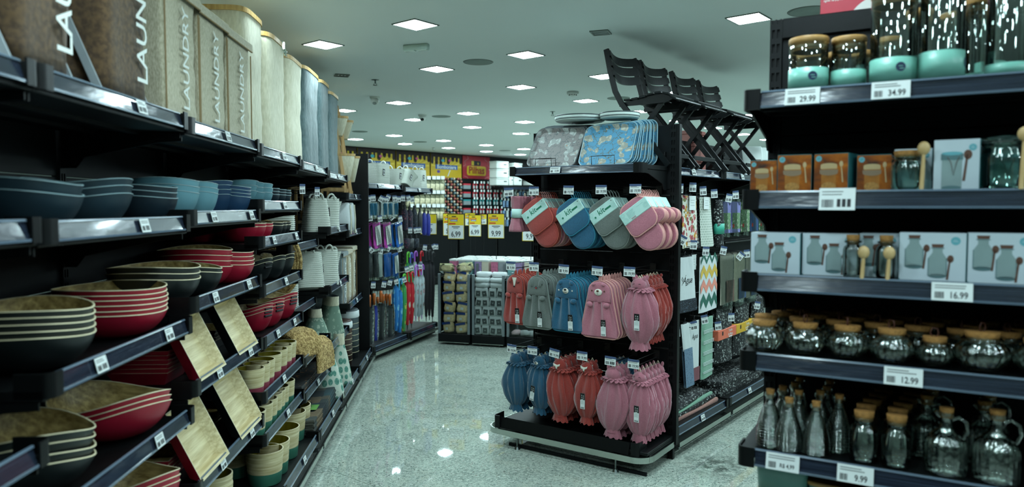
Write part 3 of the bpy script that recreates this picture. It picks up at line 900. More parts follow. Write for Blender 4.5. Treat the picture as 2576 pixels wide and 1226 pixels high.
# ------------------------------------------------------------------ square bamboo dishes
def dish_shell(a, b, h, t=.006):
    m = MB(); k = .80
    o = [(-a, -b), (a, -b), (a, b), (-a, b)]
    vs = [(x * k, y * k, 0) for x, y in o] + [(x, y, h) for x, y in o]
    m.add(vs, [(3, 2, 1, 0)] + [(i, (i + 1) % 4, 4 + (i + 1) % 4, 4 + i) for i in range(4)], 0)
    return m
def dish_lining(a, b, h, t=.006):
    m = MB(); k = .80
    o = [(-a, -b), (a, -b), (a, b), (-a, b)]
    i_ = [(math.copysign(abs(x) - t, x), math.copysign(abs(y) - t, y)) for x, y in o]
    vs = [(x * k, y * k, t) for x, y in i_] + [(x, y, h) for x, y in i_] + [(x, y, h) for x, y in o]
    m.add(vs, [(0, 1, 2, 3)], 0)
    m.add(vs, [(i, 4 + i, 4 + (i + 1) % 4, (i + 1) % 4) for i in range(4)], 0)
    m.add(vs, [(4 + i, 8 + i, 8 + (i + 1) % 4, 4 + (i + 1) % 4) for i in range(4)], 1)
    return m
def dish(mtx, c, label, group, a=.145, b=.12, h=.055, lin_=None):
    t = thing('square_dish', label, 'dish', mtx, group)
    part('shell', cached(('dish_s', a, b, h), lambda: dish_shell(a, b, h)), bowl_mat(c), t)
    part('lining', cached(('dish_l', a, b, h), lambda: dish_lining(a, b, h)), [lin_ or BAMBOO_L, RIMW], t)
def lean(u0, u1, v, zs, c, label, th=64, b=.115, y=.155, rz=0):
    xa = FL.at(u0, v, y)[0]; xb = FL.at(u1, v, y)[0]
    a = (xb - xa) / 2
    zt = zs + .022
    T = math.radians(th)
    dish(FLM((xa + xb) / 2, y + b * math.cos(T) , zt + b * math.sin(T) + .004, rz, rx=th), c, label, 'square dishes leaning upright on the shelf fronts', a, b, .05)
lean(476, 543, 940, .945, 'red', 'leaning square bamboo dish with a red back on the upper dish shelf', b=.13)
lean(577, 627, 880, .945, 'black', 'leaning square bamboo dish with a black back beside the red bowls', b=.135)
lean(478, 552, 1190, .555, 'red', 'leaning square bamboo dish with a red back on the lower dish shelf', b=.15)
lean(583, 640, 1080, .555, 'black', 'leaning square bamboo dish with a black back beside the cups', b=.15)
for (u, y, zs, n, c, d) in ((440, .36, .945, 6, 'red', 'stack behind the upper red-backed dish'), (552, .40, .945, 4, 'black', 'stack behind the upper black-backed dish'),
                            (440, .36, .555, 4, 'red', 'stack behind the lower red-backed dish'), (553, .40, .555, 4, 'black', 'stack behind the lower black-backed dish')):
    x = FL.edge(u, y, zs + .1, .10)
    for i in range(n):
        dish(FLM(x, y, zs + .024 + i * .017, (i % 2) * 2 - 1), c, f'flat square {c} dish, {frm(n - 1 - i, n)} of the {d}', f'square {c} dishes, {d}', .115, .115, .05, BAMBOO)

# ------------------------------------------------------------------ bamboo cups
def cup_body(R, h):
    P = []
    n = 14
    for k in range(n + 1):
        q = k / n; z = h * (.36 + .64 * q)
        P.append((R * (.86 + .14 * (z / h)) + (.0008 if k % 2 else 0), z))
    m = MB().lathe(P, 32, 0)
    m.lathe([(R, h), (R - .002, h + .001), (R - .006, h)], 32, 2)
    m.lathe([(R - .006, h), (R * .9 - .006, h * .3), (R * .84 - .006, .01), (0, .008)], 32, 1)
    return m
def cup_band(R, h): return MB().lathe([(0, 0), (R * .84, 0), (R * .86, .003), (R * (.86 + .14 * .36), h * .36)], 32)
CUPRED = mat('raspberry_lacquer', (140, 58, 74), .45); CUPGRN = mat('green_lacquer', (58, 116, 96), .45)
def cup(x, y, z, R, h, band, label, group):
    t = thing('bamboo_cup', label, 'cup', FLM(x, y, z, RN.random() * 90), group)
    part('body', cached(('cup_b', R, h), lambda: cup_body(R, h)), [BAMBOO_R, OLIVE, RIMW], t)
    part('colour_band', cached(('cup_c', R, h), lambda: cup_band(R, h)), band, t)
for i, u in enumerate((665, 679, 691, 708, 723, 735, 745)):
    y = .20
    x = FL.edge(u, y, .75, .07)
    cup(x, y, .68, .07, .15, CUPRED, f'bamboo cup with a red bottom, {ORD[i]} from the near end of its row', 'red-bottomed bamboo cups')
for i, u in enumerate((620, 640, 655, 670)):
    x = FL.edge(u, .37, .75, .07)
    cup(x, .37, .68, .07, .15, CUPRED, f'bamboo cup with a red bottom, {ORD[i]} in the shaded back row', 'red-bottomed bamboo cups')
for i, u in enumerate((668, 686, 698, 710, 718, 727, 741)):
    y = .20
    x = FL.edge(u, y, .52, .07)
    cup(x, y, .459, .07, .145, CUPGRN, f'bamboo cup with a green bottom, {ORD[i]} from the near end of its row', 'green-bottomed bamboo cups')
for i, (u, v) in enumerate(((711, 1162), (727, 1133), (752, 1105), (768, 1055), (774, 1053))):
    y = .17 if i < 3 else .2
    x = FL.edge(u, y, .35, .098)
    if i == 4: x += .08
    cup(x, y, .183, .098, .18, CUPGRN, f'big bamboo pot with a green bottom, {ORD[i]} from the near end of the bottom shelf', 'big bamboo pots on the bottom shelf')
for i, (u, y, n, R) in enumerate(((584, .24, 3, .085), (626, .36, 3, .08), (652, .38, 2, .08), (522, .30, 3, .085))):
    x = FL.edge(u, y, .3, R)
    for k in range(n):
        cup(x, y, .183 + .045 * k, R, .18, CUPGRN, f'bamboo pot, {frm(n - 1 - k, n)} of the {ORD[i]} nested stack on the bottom shelf', 'nested bamboo pots on the bottom shelf')
TEAL = mat('teal_bowl_lacquer', (36, 84, 92), .35)
t = thing('bamboo_bowl', 'dark teal bowl cut by the bottom edge of the photo', 'bowl', FLM(FL.edge(606, .16, .2, .1), .17, .183))
part('shell', cached(('bowl_s', .1, .09, .004), lambda: bowl_shell(.1, .09, .004)), TEAL, t)
part('lining', cached(('bowl_l', .1, .09, .004), lambda: bowl_lining(.1, .09, .004)), [TEAL, RIMW], t)

# ------------------------------------------------------------------ laundry hampers on the top shelf
def wrinkled_box(w, d, h, bulge, seed, top=True, nz=10, p=7.0):
    rr = random.Random(seed); S = []
    for k in range(nz + 1):
        q = k / nz
        b = bulge * math.sin(PI * q) + (rr.random() - .5) * .006
        S.append((h * q, w / 2 + b - .004, d / 2 + b - .004, (rr.random() - .5) * .006, (rr.random() - .5) * .006, p))
    m = MB(); loft(m, S, 40, 0, jit=.006, cap1=top, seed=seed)
    return m
VERT = Matrix.Rotation(PI / 2, 4, 'Y')
def laundry_text(size, x, y, z):
    """reads upwards on the front face (towards -y)"""
    return Matrix.Translation((x, y, z)) @ UP @ Matrix.Rotation(PI / 2, 4, 'Z')
def brown_hamper(x0, x1, y0, label):
    w = x1 - x0; d = .27; h = .60
    t = thing('laundry_hamper', label, 'laundry hamper', FLM((x0 + x1) / 2, y0 + d / 2, 1.965), 'laundry hampers on the top shelf')
    part('bag', wrinkled_box(w - .012, d, h - .04, .004, int(x0 * 100)), BROWN, t, Matrix.Translation((0, 0, .04)))
    part('lettering', MB().text('LAUNDRY', .105, laundry_text(.1, w * .20, -d / 2 - .014, .33), 0, weight=.01), PRINT_W, t)
    for sx in (-1, 1):
        X = sx * (w / 2 + .004)
        part('frame_bar', MB().prism([(-.14, 0), (-.115, 0), (.14, .62), (.115, .62)], X - .003, X + .003, 'x'), SILVER, t)
        part('frame_bar', MB().prism([(.14, 0), (.115, 0), (-.14, .62), (-.115, .62)], X - .007 * sx - .003, X - .007 * sx + .003, 'x'), SILVER, t)
    part('frame_bar', MB().tube([(-w / 2, -.13, .008), (w / 2, -.13, .008)], .006, 8), SILVER, t)
brown_hamper(-5.66, -5.40, .15, 'brown canvas LAUNDRY hamper at the photo edge with crossed silver legs')
brown_hamper(-5.23, -4.93, .15, 'brown canvas LAUNDRY hamper beside the beige boxes with crossed silver legs')
def box_hamper(F, x0, x1, y0, z, h, d, fab, label, text=.1, group='laundry hampers on the top shelf', tz=None, seed=1, tx=.0):
    w = x1 - x0
    t = thing('laundry_box', label, 'laundry box', FLM((x0 + x1) / 2, y0 + d / 2, z), group)
    part('body', wrinkled_box(w - .006, d, h - .012, -.001, seed, p=18.0), fab, t)
    lm = MB().box(-w / 2 - .004, w / 2 + .004, -d / 2 - .006, d / 2 + .006, h - .012, h, 0, c=.004)
    lm.box(-w / 2 - .006, w / 2 + .006, -d / 2 - .012, -d / 2 - .007, h - .04, h - .004, 0, c=.002)
    lid = part('lid', lm, fab, t)
    part('piping', MB().box(-w / 2 - .006, w / 2 + .006, -d / 2 - .0135, -d / 2 - .0065, h - .043, h - .039).box(-w / 2 - .002, -w / 2 + .002, -d / 2 - .006, -d / 2 - .001, .0, h - .06).box(w / 2 - .003, w / 2 + .001, -d / 2 - .006, -d / 2 - .001, 0, h - .06), LINEN_E, t)
    if text: part('lettering', MB().text('LAUNDRY', text, laundry_text(.1, tx, -d / 2 - .007, (tz or h * .46)), 0, weight=.008), PRINT_W, t)
for i, (a, b, l) in enumerate(((-4.835, -4.508, 'beige linen LAUNDRY box beside the brown hamper'), (-4.50, -4.162, 'middle one of the beige linen LAUNDRY boxes'), (-4.155, -3.80, 'beige linen LAUNDRY box beside the cream hamper'))):
    box_hamper(FL, a, b, .14, 1.962 - .007 * i, .507, .30, LINEN, l, .082, seed=3 + i, tz=.245, tx=.02)
def tall_hamper(x0, x1, y0, z, h, d, fab, label, seed, lean_=0):
    w = x1 - x0
    t = thing('fabric_hamper', label, 'laundry hamper', FLM((x0 + x1) / 2, y0 + d / 2, z), 'laundry hampers on the top shelf')
    rr = random.Random(seed); S = []
    for k in range(13):
        q = k / 12
        S.append((h * q, w / 2 * (.96 - .03 * math.sin(PI * q)) + (rr.random() - .5) * .006, d / 2 * (.96 - .04 * math.sin(PI * q)), (rr.random() - .5) * .008, (rr.random() - .5) * .006, 5.0))
    m = MB(); loft(m, S, 44, 0, jit=.012, seed=seed)
    part('cloth_body', m, fab, t)
    m = MB()
    A_ = []; B_ = []
    for (zz, k, dst) in ((h - .002, 1.0, A_),):
        pass
    n = 44; vs = []
    for (zz, ex) in ((h - .012, .003), (h + .012, .003), (h + .012, -.012), (h - .012, -.012)):
        for i in range(n):
            x, y = sup(2 * PI * i / n + .001, w / 2 * .97 + ex, d / 2 * .97 + ex, 5.0); vs.append((x, y, zz))
    fs = []
    for r in range(4):
        for i in range(n): fs.append((r * n + i, r * n + (i + 1) % n, ((r + 1) % 4) * n + (i + 1) % n, ((r + 1) % 4) * n + i))
    m.add(vs, fs)
    part('bamboo_rim', m, PINE, t)
    return t
tall_hamper(-3.79, -3.40, .16, 1.945, .69, .32, CREAM, 'tallest cream cotton hamper with a bamboo rim beside the beige boxes', 5)
th = tall_hamper(-3.38, -2.93, .15, 1.94, .67, .30, CREAM, 'cream cotton hamper with a clear tag on its bamboo rim', 6)
part('plastic_tag', MB().box(-.02, .02, -.155, -.150, .63, .69, c=.001).box(.02, .07, -.156, -.151, .615, .65), glass('clear_film', boost=1.1, bmp=.35, bs=40), th, Matrix.Translation((.08, 0, 0)))
tall_hamper(-2.92, -2.47, .15, 1.935, .65, .30, CREAM, 'cream cotton hamper beside the grey-blue hampers', 7)
tall_hamper(-2.46, -1.88, .15, 1.92, .69, .30, BLUEG, 'grey-blue hamper beside the cream hampers', 8)
tall_hamper(-1.87, -1.48, .15, 1.905, .71, .30, BLUEG, 'middle one of the grey-blue hampers', 9)
tall_hamper(-1.47, -1.02, .15, 1.90, .69, .30, BLUEG, 'grey-blue hamper beside the wooden ladder shelf', 10)
# ------------------------------------------------------------------ goods on the end cap
def terry(name, rgb, rgb2):
    m = weave(name, rgb, rgb2, 420, rough=.95, sheen=.5, b=.35)
    return m
TR = {'red': terry('rust_terry', (172, 66, 56), (138, 46, 42)), 'blue': terry('blue_terry', (28, 98, 130), (16, 72, 102)), 'grey': terry('grey_terry', (112, 120, 114), (88, 96, 92)),
      'pink': terry('pink_terry', (194, 122, 136), (166, 96, 112)), 'rust': terry('brick_terry', (160, 52, 40), (124, 36, 30)), 'petrol': terry('petrol_terry', (18, 82, 110), (10, 58, 84)),
      'rose': terry('rose_terry', (178, 110, 124), (148, 84, 98))}
PIPE = {'red': mat('rust_piping', (186, 84, 70), .8), 'blue': mat('turquoise_piping', (44, 124, 150), .8), 'grey': mat('grey_piping', (132, 142, 136), .8), 'pink': mat('peach_piping', (220, 160, 152), .8)}
SLEEVE = mat('mint_paper_sleeve', (186, 222, 214), .55, var=.04, vs=30)
GREENI = mat('green_ink', (14, 112, 82), .6)
CORD = mat('ecru_cord', (206, 196, 168), .8)
def rrect(w, h, r, cx=0.0, cz=0.0, n=5, rs=None):
    rs = rs or (r, r, r, r)
    out = []
    for (sx, sz, a0, rr) in ((1, 1, 0, rs[0]), (-1, 1, PI / 2, rs[1]), (-1, -1, PI, rs[2]), (1, -1, 1.5 * PI, rs[3])):
        for k in range(n + 1):
            a = a0 + PI / 2 * k / n
            out.append((cx + sx * (w / 2 - rr) + rr * math.cos(a), cz + sz * (h / 2 - rr) + rr * math.sin(a)))
    return out
def cushion(m, poly, y0, y1, mi=0, puff=.004, cx=None, cz=None):
    """padded flat piece: outline skin plus gently domed faces"""
    n = len(poly)
    cx = sum(p[0] for p in poly) / n if cx is None else cx; cz = sum(p[1] for p in poly) / n if cz is None else cz
    rings = []
    for (s, y) in ((.55, y0 - puff), (.93, y0 - puff * .55), (1, y0 + .001), (1, y1 - .001), (.93, y1 + puff * .55), (.55, y1 + puff)):
        rings.append([(cx + (x - cx) * s, y, cz + (z - cz) * s) for x, z in poly])
    vs = [p for r in rings for p in r]; fs = []
    for k in range(5):
        for i in range(n): fs.append((k * n + i, k * n + (i + 1) % n, (k + 1) * n + (i + 1) % n, (k + 1) * n + i))
    m.add(vs, fs, mi, True)
    m.add(rings[0] + [(cx, y0 - puff * 1.05, cz)], [(i, n, (i + 1) % n) for i in range(n)], mi, True)
    m.add(rings[-1] + [(cx, y1 + puff * 1.05, cz)], [(i, (i + 1) % n, n) for i in range(n)], mi, True)
    return m
HOLD = rrect(.165, .168, .03, 0, -.084, rs=(.055, .05, .035, .045))
def mitt_poly():
    P = []
    for k in range(13):
        a = PI + PI * k / 12; P.append((-.012 + .072 * math.cos(a), -.192 + .072 * math.sin(a)))
    P += [(.06, -.165), (.072, -.165)]
    for k in range(9):
        a = -PI / 2 + PI * k / 8 * 1.0; P.append((.090 + .028 * math.cos(a), -.135 + .03 * math.sin(a)))
    P += [(.06, -.07), (.05, -.03), (-.07, -.02), (-.084, -.10)]
    return P
def kit_holder(): return cushion(MB(), HOLD, -.006, .004, puff=.002)
def kit_piping(): return MB().tube([(x, -.002, z) for x, z in HOLD], .0042, 6, closed=True)
def kit_mitt(): return cushion(MB(), mitt_poly(), .008, .022, puff=.002)
def kit_mitt_piping(): return MB().tube([(x, .014, z) for x, z in mitt_poly()], .0045, 6, closed=True)
def kit_sleeve(text):
    m = MB(); m.box(-.085, .085, -.0105, .024, -.088, -.026, 0, c=.003)
    y = -.0112
    if text == 'kit':
        m.text('kit', .042, up_at(-.008, y, -.052), 1, weight=.004, shear=.1)
        m.box(.016, .054, y - .0002, y, -.062, -.053, 1)
        m.lathe([(0, 0), (.0055, 0)], 14, 1, mtx=Matrix.Translation((-.052, y, -.062)) @ UP)
        m.lathe([(0, 0), (.0025, 0)], 10, 2, mtx=Matrix.Translation((.07, y, -.036)) @ UP)
    elif text == 'info':
        for k in range(6): m.box(-.045, -.045 + .045 - .004 * (k % 3), y - .0002, y, -.04 - .006 * k, -.0385 - .006 * k, 3)
        m.box(-.035, -.005, y - .0002, y, -.084, -.074, 4)
        for k in range(7): m.box(-.033 + k * .004, -.031 + k * .004, y - .0004, y, -.083, -.075, 2)
        for k in range(7): m.box(.02 + k * .006, .022 + k * .006, y - .0002, y, -.044, -.042, 3)
    # faint ring print
    for (cx, cz, r) in ((-.068, -.04, .012), (-.066, -.07, .014), (.066, -.062, .013)):
        for q in (1, .7, .4):
            m.lathe([(r * q, 0), (r * q + .0008, 0)], 16, 3, mtx=Matrix.Translation((cx, y, cz)) @ UP)
    return m
FAINT = mat('pale_teal_print', (150, 196, 190), .6)
def kit_loop(): return MB().tube([(.052, 0, -.01), (.050, .002, .012), (.056, .004, .030), (.063, .004, .030), (.066, .002, .012), (.062, 0, -.01)], .0026, 6)
KROT = Matrix.Rotation(math.radians(-33), 4, 'Y')
KOFF = Matrix.Translation((-.045, 0, -.118))
def kit(x, y, z, c, text, label, group, rz=0, tilt=0):
    t = thing('kitchen_mitt_kit', label, 'oven mitt set', FE.M(x, y, z, rz, ry=tilt) @ KOFF @ Matrix.Scale(1.22, 4) @ KROT @ Matrix.Translation((0, 0, .06)), group)
    part('pot_holder', cached('kit_h', kit_holder), TR[c], t); part('holder_piping', cached('kit_hp', kit_piping), PIPE[c], t)
    part('mitt', cached('kit_m', kit_mitt), TR[c], t); part('mitt_piping', cached('kit_mp', kit_mitt_piping), PIPE[c], t)
    part('paper_sleeve', cached(('kit_s', text), lambda: kit_sleeve(text)), [SLEEVE, GREENI, INK, FAINT, CARD], t)
    part('loop', cached('kit_l', kit_loop), PIPE[c], t)
TIPY = .06
BARY = EY - .03
def hookrow(tickets, price, zoff=0.0, tw=.075, th=.05):
    out = []
    for k, (u, v, pr, tilt) in enumerate(tickets):
        x, z = FE.at(u, v, TIPY)
        z += zoff
        add_hook(EC, x, BARY, z, BARY - TIPY, price=pr, tw=tw, th=th, tilt=tilt, seed=k)
        out.append((x, z))
    return out
h1 = hookrow([(1281, 489, None, -2), (1344, 486, '19,99', 1), (1431, 484, '19,99', 2), (1513, 483, '19,99', 1), (1599, 481, '19,99', 1)], None, -.005)
def pile(n, first, dy, fn):
    for i in range(n): fn(i, first + dy * i)
NTH = lambda i: 'front' if i == 0 else ORD[i] + ' from the front'
def red_fn(i, y):
    c = ['red', 'red', 'pink', 'pink', 'pink', 'pink', 'pink', 'red', 'red', 'red'][i]
    kit(h1[1][0] + .028, y, h1[1][1], c, 'kit' if i == 0 else 'plain', f'{c} pot holder and mitt kit, {NTH(i)} on the rust-fronted hook', 'mitt kits on the rust-fronted hook', rz=4 * (i > 0), tilt=(i % 3) - 1)
pile(10, .10, .026, red_fn)
pile(9, .10, .028, lambda i, y: kit(h1[2][0] + .035, y, h1[2][1] - .005, 'blue', 'kit' if i == 0 else 'plain', f'blue pot holder and mitt kit, {NTH(i)} on its hook', 'blue mitt kits', tilt=(i % 3) * 1.5 - 1))
pile(5, .11, .04, lambda i, y: kit(h1[3][0] + .035, y, h1[3][1], 'grey', 'kit' if i == 0 else 'plain', f'grey pot holder and mitt kit, {NTH(i)} on its hook', 'grey mitt kits', tilt=(i % 3) * 1.5 - 1))
pile(12, .08, .026, lambda i, y: kit(h1[4][0] + .035, y, h1[4][1], 'pink', 'info' if i == 0 else 'plain', f'pink pot holder and mitt kit, {NTH(i)} on the hook beside the post', 'pink mitt kits', rz=(0 if i < 9 else -6), tilt=(i % 4) * 1.5 - 2))
# rolled pink cloths on the outermost hook
def roll_cloth():
    S = []
    for k in range(15):
        q = k / 14; w = .034 + .012 * abs(math.cos(q * PI)) ** 1.2
        S.append((-.26 + .24 * q, w * (1.15 if q < .2 else 1), w * .8, -.012 * (1 - q), 0, 2.2))
    m = MB(); 
    vs = []; n = 30
    for (z, rx, ry, cx, cy, p) in S:
        for i in range(n):
            a = 2 * PI * i / n; f = 1 + .10 * math.cos(7 * a + z * 8); vs.append((cx + rx * f * math.cos(a), cy + ry * f * math.sin(a), z))
    fs = [(k * n + i, k * n + (i + 1) % n, (k + 1) * n + (i + 1) % n, (k + 1) * n + i) for k in range(14) for i in range(n)]
    m.add(vs, fs + [list(reversed(range(n))), [14 * n + i for i in range(n)]], 0, True)
    return m
for i in range(3):
    x, z = h1[0]
    t = thing('rolled_cloth', f'rolled pink cloth with a paper sleeve, {NTH(i)} on the outermost hook', 'cloth', FE.M(x + .03, .12 + i * .085, z + .012), 'rolled pink cloths')
    part('cloth', cached('rollc', roll_cloth), TR['pink'], t)
    part('paper_sleeve', cached('rolls', lambda: MB().lathe([(.043, -.165), (.045, -.165), (.045, -.105), (.043, -.105)], 24, sy=.86)), SLEEVE, t)
    part('cord', cached('rollk', lambda: MB().tube([(-.006, 0, -.03), (-.004, 0, -.004), (0, 0, .002), (.004, 0, -.004), (.006, 0, -.03)], .0025, 6)), CORD, t)

# ---- animal towels
WHT = mat('white_felt', (220, 216, 202), .9); BLKF = mat('black_thread', (20, 20, 22), .8); BRNF = mat('brown_thread', (86, 52, 34), .8); REDF = mat('red_thread', (190, 30, 44), .8)
TAGK = mat('black_hang_tag', (14, 15, 17), .4)
def towel_poly(wt, wb, h):
    P = []
    for k in range(13):
        a = PI * k / 12; P.append((wt / 2 * math.cos(a), -wt * .42 + wt * .42 * math.sin(a)))
    P += [(-wt / 2 - (wb - wt) * .18, -h * .45)]
    for k in range(6):
        a = PI / 2 + PI / 2 * k / 5; P.append((-wb / 2 + .04 + .04 * math.cos(a + 0) * 1.0, -h + .04 - .04 * math.cos(a - PI / 2)) if False else (-wb / 2 + .045 - .045 * math.cos(PI / 2 * k / 5), -h + .045 - .045 * math.sin(PI / 2 * k / 5)))
    for k in range(6):
        a = PI / 2 * k / 5; P.append((wb / 2 - .045 + .045 * math.sin(a), -h + .045 - .045 * math.cos(a)))
    P += [(wt / 2 + (wb - wt) * .18, -h * .45)]
    return P
def towel_body(wt, wb, h):
    P = towel_poly(wt, wb, h); m = MB()
    cushion(m, P, 0, .010, puff=.001)
    # gathered skirt below the bib
    zt, zb = -h * .36, -h + .012
    def fn(u, v):
        z = zt + (zb - zt) * v
        w = wt * .9 + (wb * .93 - wt * .9) * min(1, v * 1.25) ** .8
        amp = .010 * (1 - v) ** .6 * (1 - abs(2 * u - 1) ** 3) + .002
        return ((u - .5) * w, -.006 - amp * (1 + math.sin(u * 6 * PI + .8)) - .002 * math.sin(5 * v + 9 * u), z)
    m.grid(fn, 36, 10, 0)
    return m
def towel_bib(wt, h):
    P = []
    for k in range(13):
        a = PI * k / 12; P.append((wt * .47 * math.cos(a), -wt * .42 + wt * .39 * math.sin(a)))
    P += [(-wt * .5, -h * .36), (0, -h * .375), (wt * .5, -h * .36)]
    return cushion(MB(), P, -.016, -.004, puff=.003)
def towel_pipe(wt, wb, h): return MB().tube([(x, .003, z) for x, z in towel_poly(wt, wb, h)], .0042, 6, closed=True)
def blob(rx, ry, rz_): return MB().lathe([(0, -1)] + [(math.sin(PI * k / 8), -math.cos(PI * k / 8)) for k in range(1, 8)] + [(0, 1)], 14, mtx=Matrix.Diagonal((rx, ry, rz_, 1)))
def hang_tag():
    m = MB(); m.box(-.017, .017, -.0012, 0, -.10, 0, 0); m.box(-.017, .017, -.0016, -.0004, -.042, 0, 1)
    y = -.0019
    for k, (s, dx, dz) in enumerate((('F', -.006, -.016), ('A', .006, -.016), ('Y', -.006, -.029), ('O', .006, -.029))): m.text(s, .013, up_at(dx, y, dz), 0)
    m.box(-.008, .008, y - .0002, y, -.0395, -.037, 0)
    for k in range(5): m.box(-.013, .013 - .003 * (k % 2), y, y + .0001, -.05 - .0045 * k, -.049 - .0045 * k, 2)
    for k in range(8): m.box(-.013 + k * .0034, -.0113 + k * .0034, y, y + .0001, -.097, -.088, 1)
    return m
PGREY = mat('grey_print', (150, 158, 156), .6)
def loop_mesh(): return MB().tube([(-.006, 0, -.004), (-.005, .001, .02), (0, .003, .032), (.005, .001, .02), (.006, 0, -.004)], .0028, 6, flat=2.0)
def add_tag(t, x, y, z, rz=0, ry=0):
    part('hang_tag', cached('hang_tag', hang_tag), [CARD, TAGK, PGREY], t, Matrix.Translation((x, y, z)) @ Matrix.Rotation(math.radians(ry), 4, 'Y') @ Matrix.Rotation(math.radians(rz), 4, 'Z'))
def blobp(name, t, m, rx, ry, rz_, x, y, z, rot=0): part(name, cached(('blob', rx, ry, rz_), lambda: blob(rx, ry, rz_)), m, t, Matrix.Translation((x, y, z)) @ Matrix.Rotation(math.radians(rot), 4, 'Y'))
def wire_arc(name, t, m, x, y, z, r, a0, a1, th=.0012, rot=0):
    part(name, cached(('arc', r, a0, a1, th), lambda: MB().tube([(r * math.cos(math.radians(a0 + (a1 - a0) * k / 6)), 0, r * math.sin(math.radians(a0 + (a1 - a0) * k / 6))) for k in range(7)], th, 5)), m, t, Matrix.Translation((x, y, z)) @ Matrix.Rotation(math.radians(rot), 4, 'Y'))
def animal_towel(x, y, z, c, kind, label, group, wt, wb, h, face, rz=0, tag=True):
    t = thing('animal_towel', label, 'towel', FE.M(x, y, z, rz), group)
    part('body', cached(('tw_b', wt, wb, h), lambda: towel_body(wt, wb, h)), TR[c], t)
    part('bib', cached(('tw_bib', wt, h), lambda: towel_bib(wt, h)), TR[c], t)
    part('piping', cached(('tw_p', wt, wb, h), lambda: towel_pipe(wt, wb, h)), PIPE[c], t)
    part('loop', cached('tw_l', loop_mesh), PIPE[c], t)
    if face < 1: return t
    f = -.021
    for sg in (-1, 1): blobp('paw', t, TR[c], .022, .010, .016, sg * wt * .36, -.024, -h * .41, sg * -15)
    if kind == 'fox':
        part('blaze', cached('fox_blaze', lambda: cushion(MB(), [(-.018, 0), (.018, 0), (.012, -.02), (.006, -.05), (.002, -.06), (-.004, -.058), (-.010, -.02)], -.004, .002, puff=.001)), WHT, t, Matrix.Translation((.004, f, -.016)))
        blobp('nose', t, BLKF, .006, .005, .005, .004, f - .004, -.076)
        for sg in (-1, 1): blobp('ear', t, TR[c], .016, .006, .013, sg * .034, f + .001, -.035, sg * 25); wire_arc('eye', t, BLKF, sg * .03 + .004, f - .002, -.044, .011, 200, 340)
    elif kind == 'bunny':
        for sg in (-1, 1): blobp('ear', t, TR[c], .015, .007, .028, sg * .036, f, -.045, sg * 12)
        blobp('nose', t, BLKF, .003, .003, .0025, .003, f - .002, -.066); blobp('mouth', t, REDF, .005, .003, .006, .003, f - .001, -.078)
        wire_arc('lip', t, BLKF, -.004, f - .002, -.070, .006, 200, 340); wire_arc('lip', t, BLKF, .010, f - .002, -.070, .006, 200, 340)
        blobp('eye', t, BLKF, .003, .003, .006, .048, f, -.052)
    elif kind == 'bear':
        for sg in (-1, 1):
            blobp('ear', t, TR[c], .017, .009, .014, sg * .042, f + .002, -.026, sg * 20); wire_arc('eye', t, BLKF, sg * .03, f - .004, -.064, .011, 20, 160)
            part('star', cached('star', lambda: MB().prism([((.007 if k % 2 == 0 else .003) * math.sin(2 * PI * k / 10), (.007 if k % 2 == 0 else .003) * math.cos(2 * PI * k / 10)) for k in range(10)], -.001, .001)), WHT, t, Matrix.Translation((sg * .05, f - .002, -.075)))
        blobp('muzzle', t, WHT, .023, .007, .018, 0, f - .001, -.078); blobp('nose', t, BLKF, .010, .005, .007, 0, f - .007, -.070)
        wire_arc('lip', t, BLKF, -.006, f - .008, -.082, .006, 190, 350); wire_arc('lip', t, BLKF, .006, f - .008, -.082, .006, 190, 350)
    elif kind == 'cub':
        for sg in (-1, 1):
            blobp('ear', t, TR[c], .014, .010, .010, sg * .034, f + .002, -.022, sg * 25); blobp('eye', t, BRNF, .0055, .003, .0055, sg * .044, f - .003, -.062)
        blobp('muzzle', t, WHT, .028, .008, .021, 0, f - .001, -.070); blobp('nose', t, BRNF, .009, .005, .007, 0, f - .009, -.062)
        wire_arc('lip', t, BRNF, 0, f - .009, -.071, .008, 240, 300)
    if tag: add_tag(t, wt * .26, -.034, -h * .66, ry=-2)
    return t
h2 = hookrow([(1286, 676, '9,99', 1), (1344, 678, '9,99', 1), (1419, 684, '9,99', 3), (1503, 689, '9,99', 3), (1584, 691, '19,99', 1)], None, .0, th=.052)
DZ2 = -.045
def tw(hk, n, c, kind, wt, wb, h, dy, y0, word, dz=0, gap=0.0):
    for i in range(n):
        animal_towel(h2[hk][0] + (.010 if i == 0 else .010 + .006 * math.sin(i * 2.1)), y0 + dy * i + (gap if i else 0), h2[hk][1] + DZ2 + dz, c, kind, f'{word} towel, {NTH(i)} on its hook', f'{word} towels', wt, wb, h, 2 if i < 2 else 0, rz=(i % 3) * 2 - 2, tag=i < 2)
tw(0, 9, 'red', 'fox', .135, .205, .335, .033, .10, 'rust red fox-faced')
tw(1, 10, 'grey', 'bunny', .15, .245, .35, .030, .085, 'grey floppy-eared', gap=.04)
tw(2, 11, 'blue', 'bear', .165, .255, .345, .029, .085, 'blue bear-faced')
tw(3, 12, 'pink', 'cub', .165, .275, .36, .027, .075, 'pink bear-faced')

